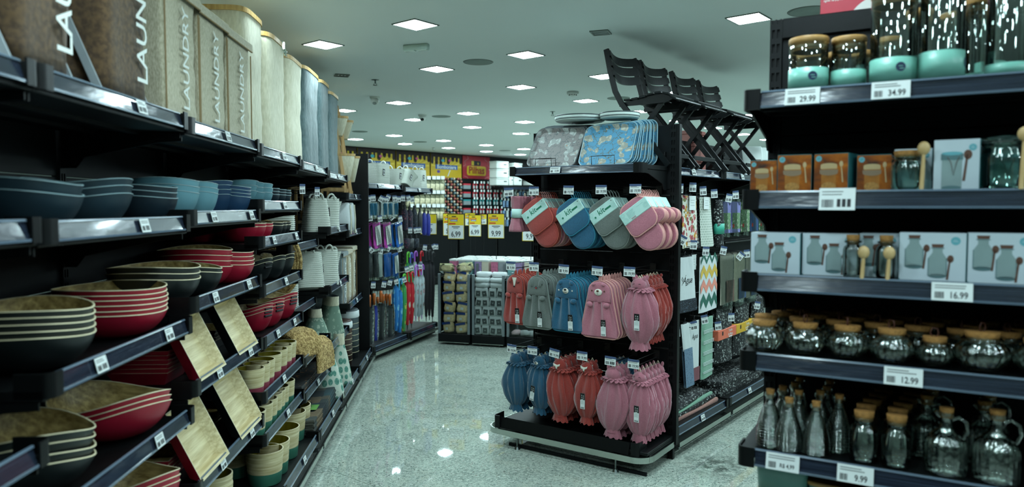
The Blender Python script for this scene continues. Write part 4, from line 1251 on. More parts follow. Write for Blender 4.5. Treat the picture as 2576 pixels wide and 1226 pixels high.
# ---- puffed dress towels
def dress_body(h, rx, ry, seed):
    rr = random.Random(seed); ph = [rr.random() * 6 for _ in range(4)]
    n = 64; L = 18; vs = []
    for k in range(L + 1):
        q = k / L; z = -h * (.17 + .73 * q)
        w = .44 + .56 * math.sin(PI * q ** 1.12) ** .8
        for i in range(n):
            a = 2 * PI * i / n
            pl = 1 + (.19 * (1 - q * .45)) * math.cos(9 * a + ph[0] + 1.6 * math.sin(3 * q + ph[3]) + 1.2 * math.sin(2 * a + ph[1])) + .05 * math.cos(23 * a + ph[2] + 2 * math.sin(7 * q)) + .05 * math.cos(4 * a + ph[1] + 2.5 * q) + .03 * math.cos(17 * a + ph[2] + 5 * q)
            vs.append((rx * w * pl * math.cos(a) + .008 * math.sin(3 * q + ph[1]), ry * w * pl * math.sin(a), z + .006 * math.sin(5 * a + ph[2]) * math.sin(PI * q)))
    fs = [(k * n + i, k * n + (i + 1) % n, (k + 1) * n + (i + 1) % n, (k + 1) * n + i) for k in range(L) for i in range(n)]
    return MB().add(vs, fs + [list(range(n))], 0, True)
def frill(r0, r1, ry, z0, z1, waves, amp, n=72, dbl=True):
    def f(off):
        return lambda u, v: ((r0 + (r1 - r0) * v) * (1 + amp * v * math.cos(waves * 2 * PI * u)) * math.cos(2 * PI * u) , (r0 + (r1 - r0) * v) * ry * (1 + amp * v * math.cos(waves * 2 * PI * u + 1.2)) * math.sin(2 * PI * u), z0 + (z1 - z0) * v + amp * .05 * v * math.sin(waves * 2 * PI * u) + off)
    m = MB(); m.grid(f(0), n, 3, 0, wrap=True)
    return m
def dress(x, y, z, c, kind, label, group, h=.42, rx=.098, ry=.06, rz=0, seed=1, tag=None, back=False):
    t = thing('dress_towel', label, 'hand towel', FE.M(x, y, z, rz), group)
    part('skirt', cached(('drs', h, rx, ry, seed), lambda: dress_body(h, rx, ry, seed)), TR[c], t)
    part('cuff', cached(('cuf', h, rx, ry), lambda: frill(rx * .42, rx * .55, ry / rx * 1.1, -h * .885, -h, 9, .10).lathe([(0, -h * .95), (rx * .44, -h * .93)], 20, sy=.6)), TR[c], t)
    part('collar', cached(('col', h, rx, ry), lambda: frill(rx * .46, rx * .72, .62, -h * .165, -h * .20, 15, .15, n=110).grid(lambda u, v: ((rx * (.45 + .2 * v)) * (1 + .14 * v * math.cos(26 * PI * u + 1)) * math.cos(2 * PI * u), (rx * (.45 + .2 * v)) * .62 * (1 + .14 * v * math.cos(26 * PI * u)) * math.sin(2 * PI * u), -h * (.155 + .02 * v)), 104, 3, wrap=True).grid(lambda u, v: (rx * (.5 - .06 * v) * math.cos(2 * PI * u), rx * (.5 - .06 * v) * .62 * math.sin(2 * PI * u), -h * (.12 + .07 * v)), 30, 2, wrap=True)), TR[c], t)
    part('cord', cached(('crd', 1), lambda: MB().tube([(-.006, 0, -.045), (-.006, 0, -.01), (0, 0, .002), (.006, 0, -.01), (.006, 0, -.045)], .0028, 6)), CORD, t)
    blobp('head', t, TR[c], rx * .47, rx * .36, rx * .42, 0, -.004, -h * .125)
    for sg in (-1, 1): blobp('ear', t, TR[c], rx * .12, rx * .09, rx * .22 if kind == 'pink' else rx * .14, sg * rx * .30, 0, -h * .045, sg * 12)
    f = -rx * .36 - .003
    if not back:
        if kind == 'fox':
            part('mask', cached('foxmask', lambda: cushion(MB(), [(-.026, .012), (-.012, .006), (.0, .004), (.012, .006), (.026, .012), (.022, -.004), (.008, -.008), (.003, -.024), (-.003, -.024), (-.008, -.008), (-.022, -.004)], -.004, .003, puff=.001)), WHT, t, Matrix.Translation((0, f, -h * .11)))
            blobp('nose', t, BLKF, .004, .004, .004, 0, f - .004, -h * .11 - .024)
        elif kind == 'bear':
            blobp('muzzle', t, WHT, .014, .006, .010, 0, f + .001, -h * .135); blobp('nose', t, BLKF, .006, .004, .005, 0, f - .004, -h * .128)
            for sg in (-1, 1): wire_arc('eye', t, BLKF, sg * .02, f + .004, -h * .11, .007, 20, 160)
        else:
            for sg in (-1, 1): wire_arc('eye', t, BLKF, sg * .018, f + .003, -h * .118, .009, 20, 160); wire_arc('lip', t, BLKF, sg * .004, f, -h * .148, .004, 190, 350)
    if tag: add_tag(t, tag[0], tag[1], tag[2], ry=tag[3])
    return t
zz = h2[4][1] - .01
for i in range(2):
    dress(h2[4][0] + .045 - .012 * i, .10 + .06 * i, zz, 'rose', 'pink', ['front pink dress towel with a smiling face on the middle row', 'second pink dress towel on the middle row'][i], 'dress towels on the middle row', h=.45, rx=.105, ry=.062, rz=8 * i, seed=2 + i, tag=(.02, -.075, -.22, 0) if i == 0 else None)
for i in range(4):
    dress(h2[4][0] + .045, .215 + .05 * i, zz + .004, 'rust', 'fox', f'rust red dress towel, {ORD[i]} behind the pink ones on the middle row', 'dress towels on the middle row', h=.43, rx=.09, ry=.05, rz=6 * i - 8, seed=4 + i)
h3 = hookrow([(1288, 884, '19,99', 3), (1340, 889, '19,99', 1), (1395, 896, '19,99', 8), (1465, 903, '19,99', 2), (1536, 916, None, 2), (1594, 924, '19,99', 1)], None)
z3_ = -.015
def dr(hk, n, c, kind, y0, dy, word, h=.40, rx=.095, ry=.05, dx=.0, tag=None, back0=False, s0=10):
    for i in range(n):
        dress(h3[hk][0] + dx + .006 * math.sin(3.1 * i), y0 + dy * i, h3[hk][1] + z3_, c, kind, f'{word}, {NTH(i)} on its hook' if n > 1 else word, 'dress towels on the bottom row', h=h, rx=rx, ry=ry, rz=(i * 17) % 13 - 6, seed=s0 + i, tag=tag if i == 0 else None, back=back0 and i == 0)
dr(0, 4, 'petrol', 'bear', .11, .075, 'blue dress towel on the outermost bottom hook', rx=.10, back0=True, s0=10)
dr(1, 4, 'petrol', 'bear', .115, .07, 'blue bear dress towel beside the rust ones', dx=.02, tag=(.0, -.07, -.20, 8), s0=14)
dr(2, 4, 'rust', 'fox', .105, .065, 'rust fox dress towel on the wider hook', rx=.108, dx=.018, tag=None, s0=18, h=.42)
dr(3, 2, 'rust', 'fox', .105, .07, 'rust fox dress towel beside the pink ones', rx=.092, dx=.01, tag=(.012, -.066, -.20, 0), s0=22, h=.41)
dr(4, 3, 'rose', 'pink', .09, .06, 'pink dress towel under the plain ticket', rx=.112, dx=.005, back0=True, s0=26, h=.45)
for i in range(2):
    dress(h3[4][0] - .05, .29 + .055 * i, h3[4][1] + z3_ + .01, 'petrol', 'bear', f'blue dress towel, {ORD[i]} behind between rust and pink ones', 'dress towels on the bottom row', h=.38, seed=31 + i)
dr(5, 6, 'rose', 'pink', .10, .055, 'pink smiling dress towel beside the post', rx=.094, dx=.022, tag=(.022, -.072, -.21, 0), s0=34, h=.45)

# ---- trays and tins on the end cap's top shelf
def floral(name, base, petal, leaf):
    m, nt, b = nodes_of(name)
    co = coords(nt, (1, 1, 1))
    nz = N(nt, 'TexNoise', Scale=16.0, Detail=2.0); nt.links.new(co, nz.inputs['Vector'])
    mx = N(nt, 'MixRGB'); mx.inputs[0].default_value = .06
    nt.links.new(co, mx.inputs[1]); nt.links.new(nz.outputs[1], mx.inputs[2])
    vo = N(nt, 'TexVoronoi', Scale=17.0); nt.links.new(mx.outputs[0], vo.inputs['Vector'])
    v2 = N(nt, 'TexVoronoi', Scale=44.0); nt.links.new(mx.outputs[0], v2.inputs['Vector'])
    v3 = N(nt, 'TexVoronoi', Scale=21.0, feature='DISTANCE_TO_EDGE'); nt.links.new(mx.outputs[0], v3.inputs['Vector'])
    stem = ramp(nt, v3.outputs[0], [(.012, (1, 1, 1)), (.03, (0, 0, 0))])
    c0 = mixc(nt, stem, lin(base), lin(leaf))
    lf = ramp(nt, v2.outputs[0], [(.18, (1, 1, 1)), (.22, (0, 0, 0))])
    c1 = mixc(nt, lf, c0, lin(leaf))
    fl = ramp(nt, vo.outputs[0], [(.40, (1, 1, 1)), (.43, (0, 0, 0))])
    pet = mixc(nt, ramp(nt, v2.outputs[0], [(.1, (0, 0, 0)), (.6, (1, 1, 1))]), lin(petal), lin(tuple(int(x * .78) for x in petal)))
    c2 = mixc(nt, fl, c1, pet)
    ct = ramp(nt, vo.outputs[0], [(.06, (1, 1, 1)), (.09, (0, 0, 0))])
    nt.links.new(mixc(nt, ct, c2, lin((196, 122, 70))), b.inputs['Base Color'])
    b.inputs['Roughness'].default_value = .5
    return m
TRAYM = {'blue': floral('blue_magnolia_print', (92, 156, 190), (206, 206, 190), (108, 112, 96)), 'grey': floral('grey_magnolia_print', (132, 128, 126), (196, 202, 198), (92, 98, 100))}
EDGEB = {'blue': mat('pale_blue_tray_edge', (150, 186, 198), .3), 'grey': mat('dark_tray_edge', (92, 100, 104), .3)}
def tray_mesh(w, h, d=.022):
    m = MB()
    out = [rrect(w, h, .05, n=6), rrect(w - .01, h - .01, .046, n=6), rrect(w - .05, h - .05, .034, n=6)]
    n = len(out[0])
    def ring(p, y): return [(x, y, z) for x, z in p]
    R_ = [ring(out[0], 0), ring(out[1], -.001), ring(out[2], d), ]
    vs = R_[0] + R_[1] + R_[2]
    fs = [(k * n + i, k * n + (i + 1) % n, (k + 1) * n + (i + 1) % n, (k + 1) * n + i) for k in (0,) for i in range(n)]
    m.add(vs, fs, 1, True)
    m.add(vs, [(n + i, n + (i + 1) % n, 2 * n + (i + 1) % n, 2 * n + i) for i in range(n)], 0, True)
    m.add(R_[2], [list(range(n))], 0)
    bk = [ring(out[0], .0), ring([(x * .985, z * .985) for x, z in out[0]], .004), ring([(x * 1.01, z * 1.01) for x, z in out[2]], d + .003)]
    vs = bk[0] + bk[1] + bk[2]
    m.add(vs, [(k * n + i, (k + 1) * n + i, (k + 1) * n + (i + 1) % n, k * n + (i + 1) % n) for k in (0, 1) for i in range(n)], 1, True)
    m.add(bk[2], [list(reversed(range(n)))], 1)
    return m
zt = 1.862 + .022
for c, ua, ub, n, y0, dy in (('grey', 1322, 1452, 8, .10, .036), ('blue', 1452, 1586, 9, .09, .036)):
    xa = FE.at(ua, 380, y0)[0]; xb = FE.at(ub, 360, y0)[0]
    w = xb - xa
    for i in range(n):
        single('serving_tray', cached(('tray', round(w, 3)), lambda: tray_mesh(w, .30)), [TRAYM[c], EDGEB[c]], f'{c} floral serving tray, {NTH(i)} of its upright row', 'tray',
               FE.M((xa + xb) / 2 + .006 * math.sin(i * 1.7) + (.004 * i if c == 'blue' else -.001 * i), y0 + .062 - .03 * i / n + dy * i, zt + .150 * math.cos(math.radians(27 - 24 * i / n)) + .003, rz=-3 if c == 'grey' else 0, rx=-(27 - 24 * i / n), ry=-2 if c == 'blue' else 3), f'{c} floral serving trays')
def easel(w):
    m = MB()
    m.tube([(-w / 2, 0, .002), (-w / 2, -.002, .058), (w / 2, -.002, .058), (w / 2, 0, .002)], .0026, 6)
    m.tube([(-w / 2, 0, .003), (-w / 2, .10, .003), (w / 2, .10, .003), (w / 2, 0, .003)], .0026, 6)
    return m
for u0, u1, y, l in ((1334, 1387, .085, 'black wire tray stand at the outer end of the grey trays'), (1347, 1398, .115, 'second black wire tray stand behind the first'), (1488, 1546, .075, 'black wire tray stand before the blue trays')):
    xa = FE.at(u0, 405, y)[0]; xb = FE.at(u1, 400, y)[0]
    single('wire_tray_stand', easel(xb - xa), WIRE, l, 'wire stand', FE.M((xa + xb) / 2, y, zt + .001), 'wire tray stands')
TINW = mat('white_enamel', (206, 220, 214), .3); TINL = mat('dark_enamel_line', (60, 70, 72), .4)
for u0, u1, l in ((1404, 1516, 'white enamel round platter with a dark rim line lying on the grey trays'), (1514, 1606, 'white enamel round platter lying on the blue trays')):
    y = .27
    xa = FE.at(u0, 300, y)[0]; xb = FE.at(u1, 300, y)[0]
    r = (xb - xa) / 2
    t = thing('enamel_platter', l, 'platter', FE.M((xa + xb) / 2, y, zt + .302), 'white enamel platters')
    part('dish', MB().lathe([(0, 0), (r * .9, 0), (r * .97, .006), (r, .034), (r * .985, .036), (r * .95, .008), (0, .004)], 40), TINW, t)
    part('rim_line', MB().lathe([(r * 1.001, .030), (r + .0025, .034), (r * .985, .0375)], 40).lathe([(r * .975, .010), (r * .985, .013), (r * .98, .016)], 40), TINL, t)
# ------------------------------------------------------------------ folding chairs on the middle run
CHAIRB = mat('black_chair_plastic', (13, 16, 17), .4, var=.1, bmp=.08, bs=200, spec=.3)
CW = .41
def chair_post(x):
    pts = [(x, .02, 0), (x, .20, .225), (x, .36, .42), (x, .405, .50), (x, .44, .62), (x, .475, .785)]
    m = MB(); vs = []
    for i, p in enumerate(pts):
        q = Vector(pts[min(i + 1, 5)]) - Vector(pts[max(i - 1, 0)]); q.normalize()
        nrm = Vector((0, q.z, -q.y)) * .017
        for sx, sn in ((-.009, -1), (.009, -1), (.009, 1), (-.009, 1)):
            vs.append((p[0] + sx, p[1] + nrm.y * sn, p[2] + nrm.z * sn))
    fs = [(4 * i + k, 4 * i + (k + 1) % 4, 4 * i + 4 + (k + 1) % 4, 4 * i + 4 + k) for i in range(5) for k in range(4)] + [(0, 3, 2, 1), (20, 21, 22, 23)]
    return m.add(vs, fs)
def chair_leg(x): return MB().add([(x - .009, .05, .425), (x + .009, .05, .425), (x + .009, .085, .425), (x - .009, .085, .425), (x - .009, .40, 0), (x + .009, .40, 0), (x + .009, .437, 0), (x - .009, .437, 0)],
                                  [(0, 1, 5, 4), (1, 2, 6, 5), (2, 3, 7, 6), (3, 0, 4, 7), (0, 3, 2, 1), (4, 5, 6, 7)])
def chair_slat(h):
    m = MB(); n = 14
    def P(u, y, z): return (-CW / 2 + .004 + (CW - .008) * u, y + .045 * math.sin(PI * u), z)
    vs = []
    for i in range(n + 1):
        u = i / n; r = .010 if i in (0, n) else 0
        drop = .022 * math.sin(PI * u)
        vs += [P(u, -.007, r - drop), P(u, .006, r - drop), P(u, .018, h - r - drop), P(u, .005, h - r - drop)]
    fs = [(4 * i + k, 4 * i + (k + 1) % 4, 4 * i + 4 + (k + 1) % 4, 4 * i + 4 + k) for i in range(n) for k in range(4)] + [(0, 3, 2, 1), (4 * n, 4 * n + 1, 4 * n + 2, 4 * n + 3)]
    return m.add(vs, fs, 0, False)
def seat_slat():
    return MB().box(-CW / 2 + .008, CW / 2 - .008, -.024, .024, -.007, .007, c=.004)
def folding_chair(x, label):
    t = thing('folding_chair', label, 'chair', FS.M(x, .04, 1.889), 'black folding chairs on the top shelf')
    for sx in (-1, 1):
        part('back_post', cached(('cpost', sx), lambda: chair_post(sx * (CW / 2 - .012))), CHAIRB, t)
        part('leg', cached(('cleg', sx), lambda: chair_leg(sx * (CW / 2 - .045))), CHAIRB, t)
        part('seat_rail', cached(('crail', sx), lambda: MB().prism([(.0, .425), (.06, .455), (.15, .452), (.26, .43), (.38, .425), (.38, .40), (.05, .40)], sx * (CW / 2 - .03) - .008, sx * (CW / 2 - .03) + .008, 'x')), CHAIRB, t)
    for k, (z, y) in enumerate(((.598, .432), (.663, .447), (.728, .460))):
        part('back_slat', cached(('cslat', 1), lambda: chair_slat(.057)), CHAIRB, t, Matrix.Translation((0, y - .02, z)))
    for k, (y, z, r) in enumerate(((-.005, .425, 28), (.045, .456, 14), (.10, .466, 0), (.155, .460, -8), (.21, .448, -8), (.265, .441, -4), (.32, .438, 0))):
        part('seat_slat', cached('sslat', seat_slat), CHAIRB, t, Matrix.Translation((0, y, z)) @ Matrix.Rotation(math.radians(r), 4, 'X'))
    part('stretcher', cached('cstr', lambda: MB().box(-CW / 2 + .02, CW / 2 - .02, .05, .062, .06, .09, c=.003)), CHAIRB, t)
    part('stretcher', cached('cstr2', lambda: MB().box(-CW / 2 + .05, CW / 2 - .05, .37, .382, .05, .08, c=.003)), CHAIRB, t)
for x, l in ((.112, 'black slatted folding chair nearest the end cap'), (.575, 'black slatted folding chair, second from the end cap'), (1.10, 'black slatted folding chair, third from the end cap'), (1.60, 'black slatted folding chair farthest from the end cap')):
    folding_chair(x, l)
# goods behind and beside the chairs
PINKB = mat('dusty_pink_box', (176, 116, 108), .6); PAKW = mat('white_pack_card', (196, 206, 202), .5); PICB = mat('photo_print_brown', (110, 84, 74), .5, var=.4, vs=25)
for i, (x, z, w, h) in enumerate(((1.28, 1.889, .26, .13), (1.30, 2.02, .24, .12), (1.27, 2.141, .22, .10))):
    t = thing('storage_box', f'dusty pink storage box, {frm(2 - i, 3)} of the pile behind the chairs', 'box', FS.M(x, .50, z), 'pink boxes behind the chairs')
    part('body', MB().box(-w / 2, w / 2, -.07, .07, 0, h - .03, c=.004), PINKB, t); part('lid', MB().box(-w / 2 - .005, w / 2 + .005, -.076, .076, h - .03, h, c=.004), PINKB, t)
def lattice(w, d, h):
    m = MB()
    for k in range(7):
        z = .01 + (h - .02) * k / 6
        m.box(-w / 2, w / 2, -d / 2, -d / 2 + .006, z - .006, z + .006); m.box(-w / 2, w / 2, d / 2 - .006, d / 2, z - .006, z + .006)
        m.box(-w / 2, -w / 2 + .006, -d / 2, d / 2, z - .006, z + .006); m.box(w / 2 - .006, w / 2, -d / 2, d / 2, z - .006, z + .006)
    for k in range(12):
        x = -w / 2 + w * (k + .5) / 12
        m.box(x - .005, x + .005, -d / 2 - .001, -d / 2 + .005, 0, h); m.box(x - .005, x + .005, d / 2 - .005, d / 2 + .001, 0, h)
    for k in range(8):
        y = -d / 2 + d * (k + .5) / 8
        m.box(-w / 2 - .001, -w / 2 + .005, y - .005, y + .005, 0, h)
    return m
t = thing('lattice_basket', 'white plastic lattice basket behind the nearest chair', 'basket', FS.M(.72, .53, 1.889))
part('lattice_wall', lattice(.30, .14, .30), WHITE, t, kind='stuff'); part('bottom', MB().box(-.15, .15, -.07, .07, 0, .01), WHITE, t)
for i in range(14):
    t = thing('flat_pack', f'flat white clear-wrapped pack leaning on the chair shelf, {ORD[i]} from the chairs', 'pack', FS.M(1.90 + .05 * i, .20 + .012 * (i % 3), 1.889, rz=-50 + i * 1.2, rx=-14), 'flat white packs beside the chairs')
    part('card', cached('fpk', lambda: MB().box(-.085, .085, -.008, .008, 0, .27, c=.004)), PAKW, t)
    part('photo_print', cached('fpp', lambda: MB().box(-.02, .07, -.0092, -.0082, .04, .15)), PICB, t)

# ------------------------------------------------------------------ goods hanging on the side of the middle run
def leaves_mat():
    m, nt, b = nodes_of('autumn_leaf_print')
    co = coords(nt, (1, 1, 1)); nz = N(nt, 'TexNoise', Scale=55.0, Detail=2.0); nt.links.new(co, nz.inputs['Vector'])
    mx = N(nt, 'MixRGB'); mx.inputs[0].default_value = .035; nt.links.new(co, mx.inputs[1]); nt.links.new(nz.outputs[1], mx.inputs[2])
    vo = N(nt, 'TexVoronoi', Scale=30.0); nt.links.new(mx.outputs[0], vo.inputs['Vector'])
    sx = N(nt, 'SeparateColor'); nt.links.new(vo.outputs['Color'], sx.inputs[0])
    n = nt.nodes.new('ShaderNodeValToRGB'); n.color_ramp.interpolation = 'CONSTANT'
    cols = [(0, (168, 74, 78)), (.3, (196, 140, 50)), (.5, (128, 44, 50)), (.7, (120, 122, 76)), (.85, (188, 108, 104))]
    while len(n.color_ramp.elements) < len(cols): n.color_ramp.elements.new(.5)
    for e, (p, c) in zip(n.color_ramp.elements, cols): e.position = p; e.color = (*lin(c), 1)
    nt.links.new(sx.outputs[0], n.inputs[0])
    f = ramp(nt, vo.outputs[0], [(.46, (1, 1, 1)), (.50, (0, 0, 0))])
    nt.links.new(mixc(nt, f, lin((214, 212, 200)), n.outputs[0]), b.inputs['Base Color']); b.inputs['Roughness'].default_value = .85
    return m
def scribble(name, base, ink, s=38.0, lo=.52, hi=.56):
    m, nt, b = nodes_of(name)
    co = coords(nt, (1, 1, 1)); nz = N(nt, 'TexNoise', Scale=s, Detail=3.0, Distortion=1.6); nt.links.new(co, nz.inputs['Vector'])
    vo = N(nt, 'TexVoronoi', Scale=s * .9, feature='DISTANCE_TO_EDGE'); nt.links.new(co, vo.inputs['Vector'])
    f = ramp(nt, nz.outputs[0], [(lo, (0, 0, 0)), (hi, (1, 1, 1))]); g = ramp(nt, vo.outputs[0], [(.10, (0, 0, 0)), (.16, (1, 1, 1))])
    k = N(nt, 'MixRGB', blend_type='MULTIPLY'); k.inputs[0].default_value = 1; nt.links.new(f, k.inputs[1]); nt.links.new(g, k.inputs[2])
    nt.links.new(mixc(nt, k.outputs[0], lin(base), lin(ink)), b.inputs['Base Color']); b.inputs['Roughness'].default_value = .8
    return m
LEAFP = leaves_mat(); SCRIB = scribble('black_scribble_print', (18, 20, 22), (170, 176, 172)); SCRIBN = scribble('navy_floral_print', (16, 22, 32), (70, 86, 100), 60)
BLUEF = scribble('blue_speckle_cloth', (104, 128, 150), (60, 80, 104), 70, .54, .57)
def lattice_mat():
    m, nt, b = nodes_of('green_lattice_print')
    a = N(nt, 'TexWave', Scale=21.0); nt.links.new(coords(nt, (1, 1, .6), rot=(0, .75, 0)), a.inputs['Vector']); c = N(nt, 'TexWave', Scale=21.0); nt.links.new(coords(nt, (1, 1, .6), rot=(0, -.75, 0)), c.inputs['Vector'])
    mn = N(nt, 'Math', operation='MAXIMUM'); nt.links.new(a.outputs['Fac'], mn.inputs[0]); nt.links.new(c.outputs['Fac'], mn.inputs[1])
    f = ramp(nt, mn.outputs[0], [(.30, (1, 1, 1)), (.42, (0, 0, 0))])
    nt.links.new(mixc(nt, f, lin((206, 212, 202)), lin((84, 116, 96))), b.inputs['Base Color']); b.inputs['Roughness'].default_value = .85
    return m
LATT = lattice_mat()
WHITEC = weave('white_cotton', (206, 212, 212), (190, 198, 198), 300, b=.3); WINE = weave('wine_cotton', (112, 18, 40), (92, 12, 32), 300, b=.3)
GREENC = weave('mint_cotton', (124, 168, 144), (104, 148, 126), 240, b=.3); LINEN2 = weave('flax_pack', (178, 174, 158), (160, 156, 140), 200, b=.2)
MUST = mat('mustard_print', (206, 172, 74), .8); SALM = mat('salmon_print', (222, 140, 122), .8); DGRN = mat('dark_green_print', (42, 98, 84), .8)
FILM = glass('clear_film', boost=1.1, bmp=.35, bs=40)
HDR = mat('black_header_card', (20, 20, 22), .5); MINT = mat('mint_sleeve', (56, 160, 136), .5)
def sheet(w, h, d=.014, bow=.006, seed=0, lean_=0.0, nz=9, rip=.004):
    """a folded cloth hanging: a thin bowed slab with a soft lower edge"""
    rr = random.Random(seed); p = [rr.random() * 6 for _ in range(3)]
    m = MB(); nx = 10
    def P(u, v, s):
        q = 1 - v
        x = (u - .5) * w * (.94 + .06 * q) + lean_ * q * h
        y = s * d / 2 * (1 - (2 * u - 1) ** 6) + bow * math.sin(2 * PI * u + p[0]) * q + rip * math.sin(5 * u + p[1] + 3 * v)
        return (x, y, -h * q + .004 * math.sin(4 * u + p[2]) * q)
    m.grid(lambda u, v: P(u, v, -1), nx, nz, 0); m.grid(lambda u, v: P(1 - u, v, 1), nx, nz, 0)
    for v in (0.0, 1.0): m.grid(lambda u, t: P(u, v, -1 + 2 * t), nx, 1, 0)
    for u in (0.0, 1.0): m.grid(lambda t, v: P(u, v, 1 - 2 * t if u == 0 else -1 + 2 * t), 1, nz, 0)
    return m
def hang(name, x, z, w, h, matl, label, cat, group, y=.17, seed=0, lean_=0.0, rz=0, d=.014, extra=None, flat=False):
    t = thing(name, label, cat, FS.M(x, y, z, rz), group)
    part('cloth', cached(('sheet', w, h, seed, lean_, d, flat), lambda: sheet(w, h, d, seed=seed, lean_=lean_, **({'bow': .0004, 'rip': .0004} if flat else {}))), matl, t)
    part('hanger', cached('hgr', lambda: MB().box(-.03, .03, -.003, .003, -.012, .01).tube([(0, 0, .008), (0, 0, .03), (.008, 0, .038), (.014, 0, .03)], .0025, 6)), INK, t)
    if extra: extra(t)
    return t
SH = []
def side_hooks(l, zoff=0.0):
    for k, (u, v, r) in enumerate(l):
        x, z = FS.at(u, v, .12)
        b = 0 if x < SB[1] else (1 if x < SB[2] else 2)
        add_hook(SBAY[b], x - SB[b], .445, z - .01, .32, tw=.05, th=.058, tilt=r, seed=k, rz=-45)
side_hooks([(1710, 476, 2), (1743, 473, 2), (1769, 482, -4), (1797, 489, -4), (1834, 500, 10), (1851, 492, -4), (1878, 490, 10)])
side_hooks([(1716, 606, 30), (1745, 618, 4), (1776, 634, 4), (1820, 632, 12), (1862, 646, 40), (1879, 640, -5)])
side_hooks([(1702, 838, -3), (1746, 822, -8), (1773, 806, -10), (1807, 822, -6), (1840, 800, 0), (1905, 770, 10)])
def bars_for(b, zs):
    for z in zs: part('cross_bar', cached(('sbar', 1), lambda: MB().tube([(.02, 0, 0), (.92, 0, 0)], .006, 8)), WIRE, SBAY[b], Matrix.Translation((0, .44, z)))
for b in range(3): bars_for(b, (1.74, 1.31, .80))
def card(t, w, h, x, z, m_=CARD, y=-.020, lines=3):
    k = part('swing_card', cached(('scard', w, h, lines), lambda: _card(w, h, lines)), [m_, INK], t, Matrix.Translation((x, y, z)))
def _card(w, h, n):
    m = MB().box(-w / 2, w / 2, -.0012, 0, -h, 0)
    for k in range(n): m.box(-w * .3, w * (.3 - .1 * (k % 2)), -.0016, -.0012, -h * (.3 + .18 * k) - .0015, -h * (.3 + .18 * k), 1)
    return m
g1 = 'cloths on the upper side hooks'
hang('kitchen_towel', .21, 1.70, .22, .36, WINE, 'dark wine red cloth on a black header card beside the post', 'cloth', g1, seed=1, extra=lambda t: part('header_card', MB().box(-.115, .115, -.012, .012, -.035, .03), HDR, t))
hang('kitchen_towel', .505, 1.705, .25, .37, LEAFP, 'white kitchen towel printed with autumn leaves', 'towel', g1, seed=2, extra=lambda t: card(t, .11, .10, .0, .0))
for i in range(5): hang('kitchen_towel', .50 + .012 * i, 1.71, .22, .35, SCRIB if i % 2 else LEAFP, f'kitchen towel hanging {ORD[i]} behind the autumn leaf towel', 'towel', g1, y=.20 + .035 * i, seed=3)
hang('kitchen_towel', .775, 1.70, .23, .365, LATT, 'white kitchen towel with a fine green lattice print', 'towel', g1, seed=4, lean_=.20, extra=lambda t: card(t, .10, .09, -.02, .0))
for i in range(3): hang('kitchen_towel', .755 + .012 * i, 1.70, .22, .37, SCRIB, f'black and white kitchen towel hanging {ORD[i]} behind the lattice towel', 'towel', g1, y=.20 + .035 * i, seed=5, lean_=.10)
def bundle():
    m = MB(); n = 26; S = []
    for k in range(13):
        q = k / 12; r = .045 + .012 * math.sin(PI * q) + (.012 if k == 0 else 0)
        S.append((-.36 * (1 - q), r, r * .6, .03 * (1 - q), 0, 2.4))
    return loft(m, S, n, 0, cap1=True, jit=.05, seed=3)
t = thing('cloth_bundle', 'rolled black patterned cloth with a mint green sleeve', 'cloth', FS.M(1.03, .17, 1.68), g1)
part('cloth', bundle(), SCRIB, t); part('paper_sleeve', MB().lathe([(.060, -.26), (.062, -.26), (.062, -.18), (.060, -.18)], 24, sy=.62, mtx=Matrix.Translation((.02, 0, 0))), MINT, t)
PKP = {'green': scribble('green_pack_print', (96, 130, 92), (190, 190, 176), 30), 'purple': mat('lilac_pack_print', (132, 132, 186), .4, var=.15), 'blue': mat('blue_pack_print', (60, 86, 128), .4, var=.2)}
for i, (x, c) in enumerate(((1.19, 'green'), (1.40, 'purple'), (1.62, 'green'), (1.84, 'blue'), (2.06, 'green'))):
    t = thing('wrapped_pack', ['lilac and green wrapped pack beside the black bundle', 'lilac wrapped pack with a purple base', 'wrapped pack with a red badge and green print', 'dark blue wrapped pack behind the corner of the jar shelf', 'green wrapped pack half hidden by the jar shelf'][i], 'pack', FS.M(x, .17, 1.69), 'wrapped packs on the upper side hooks')
    part('card', MB().box(-.095, .095, -.006, .006, -.27, -.02, 0, c=.003), PKP['purple' if i < 2 else c], t)
    part('photo_print', MB().box(-.085, .085, -.0075, -.0062, -.24, -.11), PKP[c if c != 'purple' else 'green'], t)
    part('badge', MB().box(-.08, -.045, -.009, -.0076, -.23, -.20), mat('red_badge', (190, 70, 60), .5), t)
    part('film', cached('spf', lambda: sheet(.21, .30, .02, seed=9)), FILM, t)
g2 = 'cloths on the middle side hooks'
def agua(t):
    part('dark_border', MB().grid(lambda u, v: ((u - .5) * .265 + .038 + .008 * v, -.0085, -.30 - .09 * v), 8, 3).grid(lambda u, v: ((.5 - u) * .265 + .038, .0085, -.30 - .09 * v), 8, 3), SCRIBN, t)
    part('lettering', MB().text('\u00c1gua', .068, up_at(.03, -.0085, -.165), 0, shear=.35, weight=-.004).tube([(-.035, -.0085, -.172), (-.055, -.0085, -.152), (-.045, -.0085, -.138), (-.022, -.0085, -.165), (-.05, -.0085, -.195)], .0012, 5).tube([(.0, -.0085, -.20), (.05, -.0085, -.19), (.09, -.0085, -.165)], .001, 5), INK, t)
hang('tea_towel', .43, 1.275, .27, .33, WHITEC, 'white tea towel lettered in script with a dark border', 'towel', g2, seed=11, lean_=.12, rz=-4, extra=agua, flat=True)
for i in range(3): hang('tea_towel', .30 + .01 * i, 1.28, .18, .38, WHITEC, f'plain white tea towel hanging {ORD[i]} behind the lettered one', 'towel', g2, y=.21 + .035 * i, seed=12)
hang('tea_towel', .13, 1.27, .10, .42, WINE, 'narrow wine red tea towel beside the post on the middle row', 'towel', g2, y=.25, seed=12)
